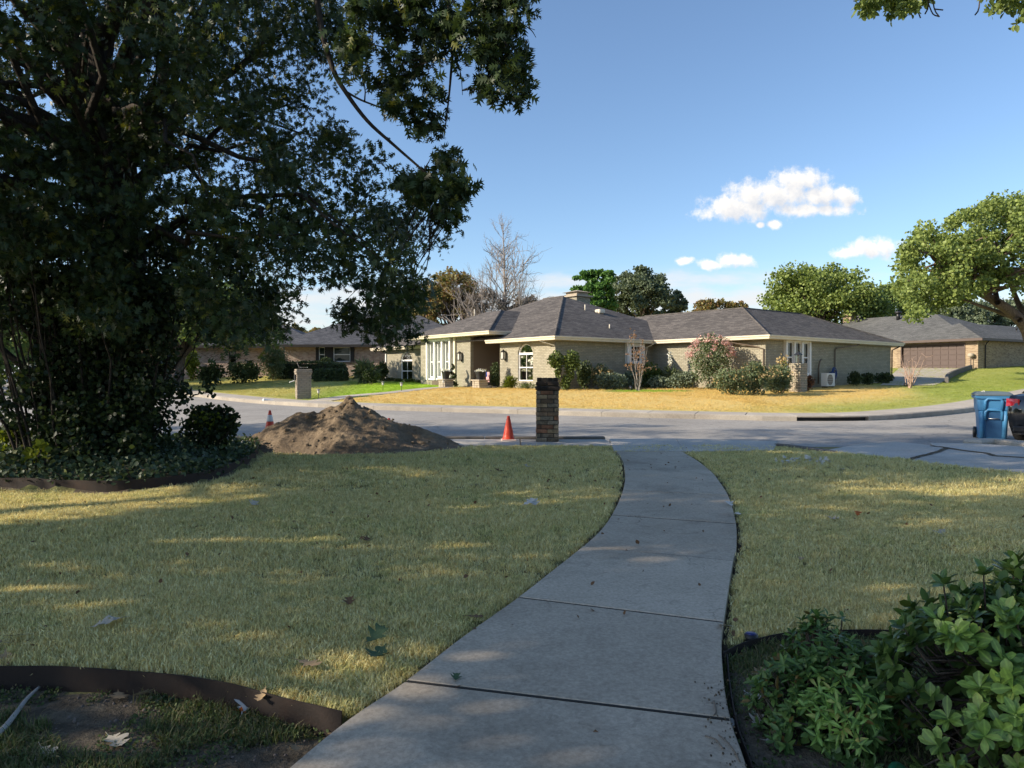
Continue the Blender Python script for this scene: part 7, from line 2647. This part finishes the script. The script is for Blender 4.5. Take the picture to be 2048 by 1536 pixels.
    q = loc(.35, 1.0)
    root = empty('post_lamp', (q.x, q.y, float(zf(q.x, q.y))), 0, 'small round lamp on a post beside the garage door', 'lamp')
    MB().tube([(0, 0, -.2), (0, 0, 1.0)], .03, 6).build('post', M['dark_metal'], root); m = MB(); m.lathe([(.06, .9), (.2, .98), (.24, 1.1), (.18, 1.22), (.03, 1.26)], 14); m.build('globe', M['stone'], root, True)


garage_house()


# ------------------------------------------------------------------ plants across the street
def spx(name, label, px, plane, val, wpx, top_py, base_py, nleaf, leaf, mat, seed, group='shrubs by the grey house', width=.42, depth_ratio=.8, lobes=None, cat='shrub', stems=5, extra=None, shell=.45, z_dome=.5):
    p, q = (on_s(px, val) if plane == 's' else on_t(px, val)) if plane in 's t' else (None, None)
    if p is None:
        a = at(px, base_py, val); p = Vector((a.x, a.y, float(far_z(a.x, a.y))))
    D = p.y
    w = wpx / FPX * D / 2
    h = CAMZ + (HZ - top_py) / FPX * D - p.z
    h = max(h, .2)
    if lobes is None:
        r = np.random.default_rng(seed)
        lobes = [(0, 0, h * .48, w * .8, w * depth_ratio * .8, h * .5)]
        for k in range(4):
            lobes.append((r.uniform(-.5, .5) * w, r.uniform(-.4, .4) * w * depth_ratio, h * r.uniform(.4, .68), w * .5, w * .45, h * .34))
    else:
        lobes = [(a * w, b * w, c * h, d * w, e * w, f * h) for a, b, c, d, e, f in lobes]
    return shrub(name, label, group, p, lobes, nleaf, leaf, mat, seed, width, stems, extra=extra(w, h) if extra else None, shell=shell, cat=cat)


def flowers(n, fx, fz, mat, nm, size, seed, spread=(.9, .7, .3)):
    def f(w, h):
        r = np.random.default_rng(seed)
        d = unit(r.normal(size=(n, 3))); d[:, 2] = np.abs(d[:, 2]) * .8 + .1
        k = 90
        c = d[r.integers(0, n, k)]
        P = c[r.integers(0, k, n)] * np.array([w * spread[0], w * spread[1], h * spread[2]]) + r.normal(0, size * .9, (n, 3)) + np.array([0, 0, h * fz])
        return [(nm, P, size, mat, .5)]
    return f


def far_plants():
    TOP2 = [(-.55, 0, .80, .50, .45, .22), (-.42, 0, .55, .22, .2, .25), (.50, 0, .78, .55, .5, .26), (.40, .05, .5, .28, .25, .28), (.1, 0, .2, .3, .3, .2)]
    spx('topiary_shrub', 'two-lobed yellow green topiary at the house corner', 1128, 's', -.5, 58, 705, 776, 2600, .10, M['leaf_topiary'], 101, lobes=TOP2, stems=6)
    spx('dark_shrub', 'dark green shrub beside the two-lobed topiary', 1168, 's', -.45, 34, 722, 776, 1500, .10, M['leaf_hedge'], 102)
    spx('hydrangea', 'shrub of dried tan blooms under the side wall', 1202, 's', -.3, 54, 728, 776, 1500, .10, M['leaf_shrub'], 103, extra=flowers(420, 0, .55, M['bloom_tan'], 'dried_blooms', .09, 3))
    spx('low_mound', 'grey green mound before the dried blooms', 1222, 's', -1.15, 78, 745, 777, 2200, .09, M['leaf_silver'], 104)
    spx('low_mound', 'grey green mound right of the dried blooms', 1262, 's', -.9, 52, 740, 777, 1700, .09, M['leaf_silver'], 105)
    spx('yellowing_shrub', 'yellow green broad shrub behind the young tree', 1297, 's', -.6, 58, 722, 777, 1900, .12, M['leaf_topiary'], 106)
    spx('silver_mound', 'silver green mound right of the young tree', 1318, 's', -1.9, 56, 752, 778, 1700, .09, M['leaf_silver'], 107)
    spx('yucca', 'spiky yucca below the white flower spike', 1342, 't', 7.0, 30, 735, 776, 520, .42, M['leaf_shrub'], 108, width=.06, shell=.9)
    p, s = on_t(1340, 6.95)
    r = np.random.default_rng(109)
    h = 1.3 + (750 - 703) / FPX * p.y - p.z
    root = empty('flower_spike', p, 0, 'tall white yucca flower spike before the wing wall', 'flower', 'shrubs by the grey house')
    MB().tube([(0, 0, 0), (0, 0, h)], .018, 6).build('stalk', M['bark_pale'], root)
    P = np.stack([r.normal(0, .05, 150), r.normal(0, .05, 150), r.uniform(h - .75, h, 150)], -1); foliage('flowers', P, np.full(150, .075), M['bloom_white'], root, r, LEAF, .6, .3)
    spx('silver_mound', 'wide silver green mound under the white flower spike', 1366, 't', 6.3, 76, 742, 778, 2400, .09, M['leaf_silver'], 110)
    spx('crape_myrtle', 'round crape myrtle covered in pink blooms', 1421, 't', 6.4, 92, 666, 776, 4600, .085, M['leaf_shrub'], 111, lobes=[(0, 0, .62, .85, .8, .36), (-.35, 0, .45, .6, .6, .3), (.4, 0, .5, .5, .55, .28), (.1, .1, .82, .5, .5, .18), (0, 0, .25, .4, .4, .25)], stems=10,
        extra=flowers(1500, 0, .52, M['bloom_pink'], 'pink_blooms', .06, 4, (1.0, .95, .5)))
    spx('arching_shrub', 'arching mottled shrub just right of the crape myrtle', 1462, 's', -8.4, 72, 738, 779, 2300, .11, M['leaf_shrub'], 112, width=.25, extra=flowers(140, 0, .4, M['bloom_tan'], 'dry_tips', .07, 6, (1, .8, .45)))
    spx('arching_shrub', 'tall arching mottled shrub in the middle of the wing bed', 1508, 's', -8.5, 82, 724, 779, 3000, .12, M['leaf_shrub'], 113, width=.22, extra=flowers(180, 0, .45, M['bloom_tan'], 'dry_tips', .07, 7, (1, .8, .5)))
    spx('arching_shrub', 'arching mottled shrub beside the low brick pier', 1556, 's', -8.6, 66, 730, 778, 2400, .12, M['leaf_shrub'], 114, width=.22, extra=flowers(120, 0, .5, M['bloom_tan'], 'dry_tips', .07, 8, (1, .8, .5)))
    spx('lily_clump', 'pale orange lily blooms rising beside the brick pier', 1567, 's', -8.2, 24, 712, 776, 300, .2, M['leaf_topiary'], 115, width=.12, extra=flowers(70, 0, .78, M['bloom_tan'], 'blooms', .10, 9, (.7, .6, .2)))
    spx('red_shrub', 'small red-tinged shrub at the foot of the brick pier', 1614, 's', -8.3, 30, 748, 775, 900, .08, M['leaf_redbush'], 116)
    for i, (px, w, tp, lab) in enumerate(((1708, 32, 743, 'low dark shrub next to the hose reel'), (1735, 34, 746, 'middle one of the low dark shrubs along the wing wall'), (1765, 40, 745, 'low dark shrub at the far end of the wing wall'))):
        spx('low_dark_shrub', lab, px, 's', -7.5, w, tp, 766, 1300, .085, M['leaf_redbush'] if False else M['leaf_hedge'], 120 + i)
    # beside the porch and the low wing
    p, s = on_t(905, -.7)
    r = np.random.default_rng(131)
    root = empty('spiral_topiary', p, 0, 'spiral clipped topiary beside the tall windows', 'topiary', 'shrubs by the grey house')
    D = p.y; h = CAMZ + (HZ - 727) / FPX * D - p.z
    q = r.uniform(0, 1, 2600); an = q * 6.28 * 2.3; rr = .30 * (1 - q * .75)
    P = np.stack([rr * np.cos(an) * .75, rr * np.sin(an) * .75, .12 + q * (h - .15)], -1) + r.normal(0, .05, (2600, 3)) * (1.2 - q)[:, None]
    foliage('foliage', P, .06 * r.uniform(.7, 1.2, 2600), M['leaf_hedge'], root, r)
    MB().tube([(0, 0, 0), (0, 0, h * .95)], .02, 6).build('stem', M['bark'], root)
    spx('columnar_shrub', 'dark slim columnar shrub at the porch corner', 990, 't', -.2, 20, 725, 773, 1700, .075, M['leaf_hedge'], 132, lobes=[(0, 0, .5, .9, .9, .5), (0, 0, .3, 1.0, 1.0, .3), (.1, 0, .8, .6, .6, .22)])
    spx('grass_clump', 'bright yellow green grass clump below the arched window', 1018, 't', -.3, 24, 756, 774, 260, .34, M['leaf_yellow'], 133, width=.05, shell=1.0)
    spx('fringe_plant', 'thin green seedlings under the arched window', 1052, 't', -.1, 46, 766, 775, 300, .12, M['leaf_topiary'], 134, width=.12)
    for i, (px, w, tp, m_, lab) in enumerate(((778, 26, 756, 'leaf_hedge', 'small round dark shrub under the low wing'), (797, 20, 757, 'leaf_topiary', 'small yellowish shrub left of the low wing window'), (820, 20, 758, 'leaf_topiary', 'small bright shrub under the low wing window'), (838, 22, 760, 'leaf_shrub', 'small twiggy shrub right of the low wing window'))):
        spx('bed_shrub', lab, px, 't', .6, w, tp, 771, 700, .075, M[m_], 140 + i)
    # bromeliad-like clump and clipped ball between the two houses
    spx('yucca_clump', 'tall spiky yucca clump between the two houses', 733, 'd', 47, 52, 724, 766, 900, .55, M['leaf_shrub'], 150, 'plants between the houses', .05, shell=.9)
    spx('clipped_shrub', 'dark clipped pompon shrub in front of the yuccas', 742, 'd', 45, 34, 736, 768, 1900, .085, M['leaf_hedge'], 151, 'plants between the houses', lobes=[(-.3, 0, .62, .65, .6, .3), (.45, 0, .55, .55, .5, .26), (.3, -.2, .3, .4, .4, .2)])
    spx('side_shrub', 'dark leafy shrub against the low wing end', 764, 'd', 50, 26, 722, 760, 1000, .12, M['leaf_hedge'], 152, 'plants between the houses')
    # clipped hedges of the brick house
    def hedge(label, x0, x1, top, bot, D, dep, seed, rise=0):
        a, b = at(x0, bot, D), at(x1, bot, D)
        z = float(far_z((a.x + b.x) / 2, D))
        h = CAMZ + (HZ - top) / FPX * D - z
        r = np.random.default_rng(seed)
        root = empty('clipped_hedge', ((a.x + b.x) / 2, D, z), 0, label, 'hedge', 'hedges of the brick house')
        w = (b.x - a.x) / 2
        n = int(1500 + 900 * w)
        f = r.integers(0, 4, n); u = r.uniform(-1, 1, n); v = r.uniform(0, 1, n)
        x = np.where(f == 3, np.sign(u), u) * w; y = np.where(f == 0, -1, np.where(f == 3, r.uniform(-1, 1, n), u * 0 + r.uniform(-1, 1, n))) * dep
        y = np.where(f == 1, -dep, y)
        zz = np.where(f == 2, 1.0, v) * h
        taper = 1 - .10 * (zz / h) ** 3
        P = np.stack([x * taper, y * taper, zz * (1 - .1 * rise * (x / w) ** 2)], -1) + r.normal(0, .035, (n, 3))
        P[:, 2] = np.maximum(P[:, 2], .02)
        foliage('foliage', P, .11 * r.uniform(.7, 1.2, n), M['leaf_hedge'], root, r, LEAF, .45, .5)
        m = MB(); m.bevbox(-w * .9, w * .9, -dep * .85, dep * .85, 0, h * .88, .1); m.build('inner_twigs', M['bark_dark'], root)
    hedge('long clipped hedge under the brick house windows', 545, 692, 724, 757, 53.5, .9, 160, 1)
    hedge('lower clipped hedge block in front of the long hedge', 633, 691, 740, 762, 50.0, .7, 161)
    hedge('small rounded hedge top behind the long hedge', 634, 674, 717, 745, 55.5, .5, 162, 4)
    spx('weeping_shrub', 'pale weeping shrub left of the long clipped hedge', 545, 'd', 52, 66, 690, 757, 2400, .16, M['leaf_shrub'], 163, 'plants of the brick house', .22)
    spx('grey_shrub', 'grey twiggy shrub beside the weeping shrub', 566, 'd', 54, 46, 694, 750, 1300, .14, M['leaf_grey'], 164, 'plants of the brick house', .2)
    spx('dark_bush', 'dark bush left of the weeping shrub', 485, 'd', 50, 74, 725, 758, 1900, .15, M['leaf_hedge'], 165, 'plants of the brick house')
    spx('dark_bush', 'dark bush near the street tree trunk', 420, 'd', 49, 66, 728, 757, 1700, .15, M['leaf_hedge'], 166, 'plants of the brick house')
    spx('yellow_bush', 'yellow bush beside the street tree trunk', 386, 'd', 56, 34, 700, 752, 1200, .17, M['leaf_yellow'], 167, 'plants of the brick house')
    # bare young trees
    def twig_tree(name, label, p, h, spread, n, mat, seed, leafm=None, nl=0, r0=.02, fork=.25):
        r = np.random.default_rng(seed)
        root = empty(name, p, 0, label, 'tree', 'young trees in the far lawn')
        mb = MB(); tips = []
        for k in range(n):
            a = r.uniform(0, 6.28)
            b = np.array([math.cos(a) * spread * r.uniform(.3, 1), math.sin(a) * spread * r.uniform(.3, 1), h * r.uniform(.6, 1.0)])
            P = bez((r.normal(0, .03), r.normal(0, .03), -.05), b, (r.normal(0, spread * .2), r.normal(0, spread * .2), -h * .05), 8, r, .02)
            mb.tube(P, list(np.linspace(r0, .006, 8)), 5, False)
            for j in range(5):
                i = r.integers(3, 8); e = P[i] + np.array([r.normal(0, spread * .3), r.normal(0, spread * .3), r.uniform(.05, .3) * h * .5])
                mb.tube([P[i], (P[i] + e) / 2 + r.normal(0, .02, 3), e], [.008, .006, .004], 4, False); tips.append(e); tips.append((P[i] + e) / 2)
        mb.build('trunk', mat, root, True)
        if leafm is not None:
            tips = np.array(tips); P = tips[r.integers(0, len(tips), nl)] + r.normal(0, .05, (nl, 3)); foliage('crown', P, .09 * r.uniform(.6, 1.2, nl), leafm, root, r, LEAF, .4, .2, .3)
    p = YOUNG; h = CAMZ + (HZ - 672) / FPX * p.y - p.z
    twig_tree('young_tree', 'thin young tree with a few withered leaves in a green ring', p, h, .55, 8, M['bark_pale'], 171, M['leaf_brown'], 260, .022)
    p = hit(1820, 776, far_z); h = CAMZ + (HZ - 712) / FPX * p.y - p.z
    twig_tree('bare_tree', 'bare little tree with pale branches on the lawn below the driveway', p, h, .9, 14, simple('pale_pink_bark', (.42, .29, .22), .8, .15, 9, .2), 172, None, 0, .03)


far_plants()


# ------------------------------------------------------------------ trees
def tree_px(name, label, px, D, top, bot, half, seed, leaf, mat, n, per, group='trees behind the houses', bark=None, trunk_px=None, width=.45, lobn=5, ry=.8, clump=None, sink=0, flat_=.75):
    a = at(px if trunk_px is None else trunk_px, 700, D)
    z = float(far_z(a.x, a.y)) if D < 120 else 1.5
    rx = half / FPX * D
    zt = CAMZ + (HZ - top) / FPX * D - z; zb = CAMZ + (HZ - bot) / FPX * D - z
    zb = max(zb - 30 / FPX * D, .12 * zt)
    off = (px - (trunk_px or px)) / FPX * D
    cz, rz_ = (zt + zb) / 2, (zt - zb) / 2
    r = np.random.default_rng(seed)
    lobes = [(off, 0, cz, rx * .74, rx * ry * .74, rz_ * .84)]
    for k in range(lobn):
        an = r.uniform(0, 6.28)
        lobes.append((off + math.cos(an) * rx * .5, math.sin(an) * rx * .45, cz + r.uniform(-.35, .5) * rz_, rx * r.uniform(.36, .52), rx * .42, rz_ * r.uniform(.32, .5)))
    return broad_tree(name, label, group, (a.x, a.y, z), zb + rz_ * .7, max(.12, rx * .055), lobes, n, int(per * 1.9), leaf * .70, mat, bark or M['bark'], seed, width, clump or rx * .20, (off * .6, 0), flat_, .12)


def branch_tree(name, label, p, h, r0, mat, seed, spread=.5, levels=3, group='trees behind the houses', first=.35, taper_top=.1, nb=26):
    """leafless tree with a clear leader"""
    r = np.random.default_rng(seed)
    root = empty(name, p, 0, label, 'tree', group)
    mb = MB()
    tr = bez((0, 0, -.3), (r.normal(0, .2), 0, h), (r.normal(0, .2), 0, 0), 14, r, .05)
    mb.tube(tr, list(np.linspace(r0, r0 * taper_top, 14)), 8)
    def sub(a, d, L, rad, lev):
        P = [a]
        v = d.copy()
        for k in range(5):
            v = unit(v + r.normal(0, .13, 3) + np.array([0, 0, .06])); P.append(P[-1] + v * L / 5)
        mb.tube(P, list(np.linspace(rad, rad * .35, 6)), 4, False)
        if lev > 0:
            for k in range(6):
                i = r.integers(1, 6)
                sub(np.array(P[i]), unit(v + r.normal(0, .55, 3)), L * r.uniform(.35, .6), rad * .5, lev - 1)
    for k in range(nb):
        q = first + (1 - first) * (k + r.random()) / nb
        i = q * 13
        a = tr[int(i)] * (1 - i % 1) + tr[min(13, int(i) + 1)] * (i % 1)
        an = r.uniform(0, 6.28)
        d = unit(np.array([math.cos(an), math.sin(an), .35 + .8 * q]))
        sub(a, d, h * spread * (1.05 - q) * r.uniform(.8, 1.15) + .05 * h, r0 * .42 * (1.15 - q), levels - 1)
    mb.build('trunk', mat, root, True)


def trees():
    tree_px('street_tree', 'dark round-crowned tree with stout trunk on the brick house lawn', 380, 47, 545, 700, 190, 201, .24, M['leaf_elm'], 190, 62, 'trees on the brick house lot', trunk_px=355, lobn=7, clump=.95)
    tree_px('olive_tree', 'russet tinged tree behind the grey house', 900, 66, 530, 650, 78, 202, .30, M['leaf_olive'], 110, 55, lobn=5)
    tree_px('pale_tree', 'pale yellow green tree low behind the brick house roof', 850, 70, 610, 690, 60, 203, .3, M['leaf_olive'], 70, 50)
    # leafless and grey trees
    for (px, top, D, h0, lab, sp, sd, nb) in ((1012, 448, 66, .30, 'tall leafless dead tree rising above the grey roof', .42, 211, 30),):
        a = at(px, 700, D); z = float(far_z(a.x, a.y)); h = CAMZ + (HZ - top) / FPX * D - z
        branch_tree('dead_tree', lab, (a.x, a.y, z), h, .24, M['bark_pale'], sd, sp, 3, first=.38, nb=nb)
    for (px, D, top, half, sd, lab) in ((968, 62, 545, 60, 212, 'grey twiggy leafless tree left of the dead tree'), (1040, 63, 548, 52, 213, 'grey twiggy tree at the foot of the dead tree')):
        a = at(px, 700, D); z = float(far_z(a.x, a.y)); h = CAMZ + (HZ - top) / FPX * D - z
        branch_tree('twiggy_tree', lab, (a.x, a.y, z), h, .16, M['bark_pale'], sd, .62, 3, first=.25, nb=22)
        tree_px('grey_shrub_tree', lab.replace('leafless tree', 'thicket').replace('twiggy tree', 'twiggy undergrowth'), px, D + 2, top + 25, 660, half, sd + 20, .22, M['leaf_grey'], 60, 42)
    tree_px('fern_leaved_tree', 'bright green feathery tree behind the chimney', 1186, 58, 528, 625, 52, 221, .26, M['leaf_fern'], 90, 70, lobn=6, flat_=.45)
    tree_px('live_oak', 'dark grey green tree with upright sprays behind the roof valley', 1292, 62, 522, 640, 64, 222, .26, M['leaf_live'], 120, 70, lobn=7)
    tree_px('live_oak', 'slim dark tree between the feathery tree and the live oak', 1240, 63, 530, 640, 30, 223, .24, M['leaf_live'], 50, 60)
    tree_px('live_oak', 'small dark tree right of the upright sprayed one', 1352, 64, 572, 640, 30, 224, .24, M['leaf_live'], 45, 60)
    tree_px('brown_tree', 'low olive brown tree above the wing roof', 1420, 74, 596, 650, 46, 225, .28, M['leaf_olive'], 60, 50)
    tree_px('brown_tree', 'small olive brown tree beside the wing roof peak', 1474, 76, 598, 650, 34, 226, .28, M['leaf_olive'], 46, 50)
    tree_px('shade_tree', 'little green treetop at the end of the olive brown trees', 1524, 95, 606, 650, 24, 227, .4, M['leaf_pecan'], 30, 50)
    tree_px('shade_tree', 'broad green tree behind the wing roof', 1650, 76, 522, 665, 118, 231, .36, M['leaf_pecan'], 190, 66, lobn=7, clump=1.35)
    tree_px('shade_tree', 'green tree filling the gap beside the big leaning tree', 1770, 84, 560, 660, 80, 232, .36, M['leaf_elm'], 110, 60)
    tree_px('dark_tree', 'dark tree behind the garage house roof', 1900, 82, 585, 668, 80, 233, .36, M['leaf_live'], 110, 62)
    tree_px('dark_tree', 'dark tree at the photo edge behind the garage house', 2010, 84, 590, 675, 75, 234, .36, M['leaf_live'], 90, 62)
    # the big leaning tree
    D = 46.0
    a = at(2075, 720, D); z = float(far_z(a.x, a.y))
    root = empty('leaning_tree', (a.x, a.y, z), 0, 'large sunlit tree leaning over the garage house roof', 'tree', 'trees behind the houses')
    r = np.random.default_rng(240)
    O = np.array([a.x, a.y, z])
    W = lambda px, py, d=0: np.array(at(px, py, D + d)) - O
    mb = MB()
    main = spline([np.array([0, 0, -.4]), W(2062, 680), W(2040, 640), W(1995, 605), W(1950, 580), W(1905, 555), W(1870, 525)], 5)
    mb.tube(main, list(np.linspace(.46, .12, len(main))), 10)
    for q, r0 in (([(2062, 690), (2050, 640), (2030, 590), (2010, 540), (1990, 480)], .4), ([(1995, 605), (1985, 560), (1960, 510), (1930, 460)], .3), ([(1950, 582), (1900, 575), (1850, 572), (1815, 560)], .22), ([(2040, 640), (2000, 625), (1950, 608), (1900, 590)], .3), ([(2050, 650), (2060, 560), (2080, 480)], .35)):
        P = spline([W(x, y, r.normal(0, 1)) for x, y in q], 4); mb.tube(P, list(np.linspace(r0 * .62, .05, len(P))), 7, False)
    C = []
    poly = [(1790, 585), (1800, 520), (1830, 470), (1880, 440), (1940, 415), (2000, 400), (2080, 390), (2180, 420), (2200, 560), (2100, 600), (2050, 575), (2000, 575), (1950, 590), (1900, 612), (1860, 632), (1825, 632)]
    while len(C) < 330:
        x, y = r.uniform(1780, 2200), r.uniform(388, 636)
        if in_poly(np.array([x]), np.array([y]), poly)[0]:
            C.append(W(x, y, r.normal(0, 2.6)))
    C = np.array(C)
    limbs(mb, np.array(main)[12:], C[:50], .25, r, .12, .03, 6, 5)
    mb.build('trunk', M['bark_pecan'], root, True)
    P, _ = clump_points(C, .75 * r.uniform(.6, 1.3, len(C)), 120, r, .75)
    foliage('crown', P, .19 * r.uniform(.7, 1.3, len(P)), M['leaf_pecan'], root, r, LEAF, .40, .15)
    # trees down the street behind the thicket
    for i, (px, D, top, bot, half, m_, lab) in enumerate(((30, 78, 655, 735, 55, 'leaf_pecan', 'light green tree above the white car'), (130, 85, 640, 740, 70, 'leaf_elm', 'green tree far behind the thicket'), (250, 88, 630, 745, 80, 'leaf_elm', 'green tree far down the street behind the thicket stems'), (-60, 70, 600, 735, 90, 'leaf_elm', 'dark green tree at the photo edge behind the thicket'),
                                                            (470, 75, 600, 720, 90, 'leaf_elm', 'tree behind the brick house entry'), (600, 82, 645, 700, 60, 'leaf_olive', 'low tree top behind the brick house ridge'))):
        tree_px('street_tree', lab, px, D, top, bot, half, 250 + i, .36, M[m_], 80, 55, 'trees down the street')
    # overhanging tree beside the camera: only hanging sprays enter the frame
    r = np.random.default_rng(260)
    base_ = np.array([10.5, 6.0, 0.0])
    root = empty('overhanging_tree', base_, 0, 'sunlit sprays of a tree overhanging the top of the view above the street', 'tree')
    C = np.concatenate([sample_poly_px([(1705, -60), (1860, -60), (1845, 12), (1800, 18), (1785, 36), (1755, 18), (1725, 16)], 26, 9.2, 10.4, r), sample_poly_px([(1970, -60), (2120, -60), (2090, 14), (2010, 34), (1985, 14)], 22, 9.2, 10.4, r)])
    Cs = np.stack([r.uniform(3.5, 15, 90), r.uniform(2.5, 11.5, 90), r.uniform(7.6, 11.5, 90)], -1)
    Cs = Cs[(((Cs[:, 0] - 9.5) / 5.8) ** 2 + ((Cs[:, 1] - 6.5) / 5.2) ** 2 < 1) & (Cs[:, 2] > 1.9 + .60 * np.maximum(Cs[:, 1], .1))]
    P1, _ = clump_points(C, .17 * r.uniform(.7, 1.3, len(C)), 62, r, .9, .5); P2, _ = clump_points(Cs, .8, 85, r, .8, .5)
    foliage('crown', np.concatenate([P1, P2]) - base_, np.r_[.085 * r.uniform(.7, 1.3, len(P1)), .16 * r.uniform(.7, 1.3, len(P2))], M['leaf_pecan'], root, r, LEAF, .28, .35, .3)
    mb = MB(); tr = bez((0, 0, -.2), (-.6, .4, 7.5), (.2, 0, 0), 8, r, .03); mb.tube(tr, list(np.linspace(.30, .16, 8)), 10)
    limbs(mb, tr[4:], np.concatenate([C[::3], Cs[::3]]) - base_, .2, r, .12, .010, 7, 5)
    for q in ([(1846, -70), (1842, 5), (1836, 20), (1841, 36)], [(1856, -60), (1857, 8), (1850, 28)], [(1857, 8), (1866, 28), (1878, 33)], [(1862, -40), (1868, 15), (1879, 34)], [(1868, 18), (1886, 20)], [(1962, -40), (1958, 15), (1950, 30)]):
        mb.tube(np.array(spline([np.array(at(x, y, 9.8)) for x, y in q], 3)) - base_, .010, 4, False)
    mb.build('trunk', M['bark'], root, True)


trees()


def unseen_side_trees():
    """unseen trees added to shade yard and street and darken the window reflections"""
    broad_tree('shade_tree', 'unseen broad tree added towards the sun to shade the lawn', 'trees down the street', (-12.0, 3.4, 0), 4.2, .28, [(0, 0, 5.6, 4.3, 4.4, 3.6), (2.6, -.8, 5.2, 2.6, 2.6, 2.2), (-2, 2.4, 6.5, 2.8, 2.6, 2.6), (1.5, -3, 4.8, 2.6, 2.4, 2.0), (0, -5.5, 4.6, 3.2, 3.0, 2.4)], 230, 190, .105, M['leaf_oak'], M['bark_dark'], 301, .5, .8, inner=.7)  # added out of view so its crown shades the near lawn
    broad_tree('shade_tree', 'unseen broad tree added beyond the oak to shade the street', 'trees down the street', (-19.5, 13.2, 0), 4.5, .3, [(0, 0, 6.6, 4.6, 4.0, 4.0), (2.4, 1.0, 5.6, 3.0, 2.8, 2.4), (-2, -1.4, 6.5, 3.0, 2.8, 2.8)], 170, 95, .125, M['leaf_oak'], M['bark_dark'], 302, .5, .85, inner=.8)  # added out of view so its crown shades the street
    for i, (x, y, h, lab) in enumerate(((-34, 43, 9.5, 'unseen leafy tree added before the brick house for the window reflections'), (-43, 52, 10.5, 'unseen tall tree added farther down the side street for the reflections'), (-52, 36, 11, 'unseen tall tree added across the side street for the reflections'))):
        broad_tree('street_tree', lab, 'trees down the street', (x, y, float(base(x, y))), h * .4, .3, [(0, 0, h * .6, h * .42, h * .4, h * .36), (h * .2, 0, h * .5, h * .28, h * .25, h * .25), (-h * .2, .5, h * .55, h * .28, h * .25, h * .28), (0, 0, h * .24, h * .40, h * .38, h * .24)], 130, 70, .34, M['leaf_elm'], M['bark'], 310 + i, .45, 1.3)  # added out of view to block bright sky from the window reflections


unseen_side_trees()
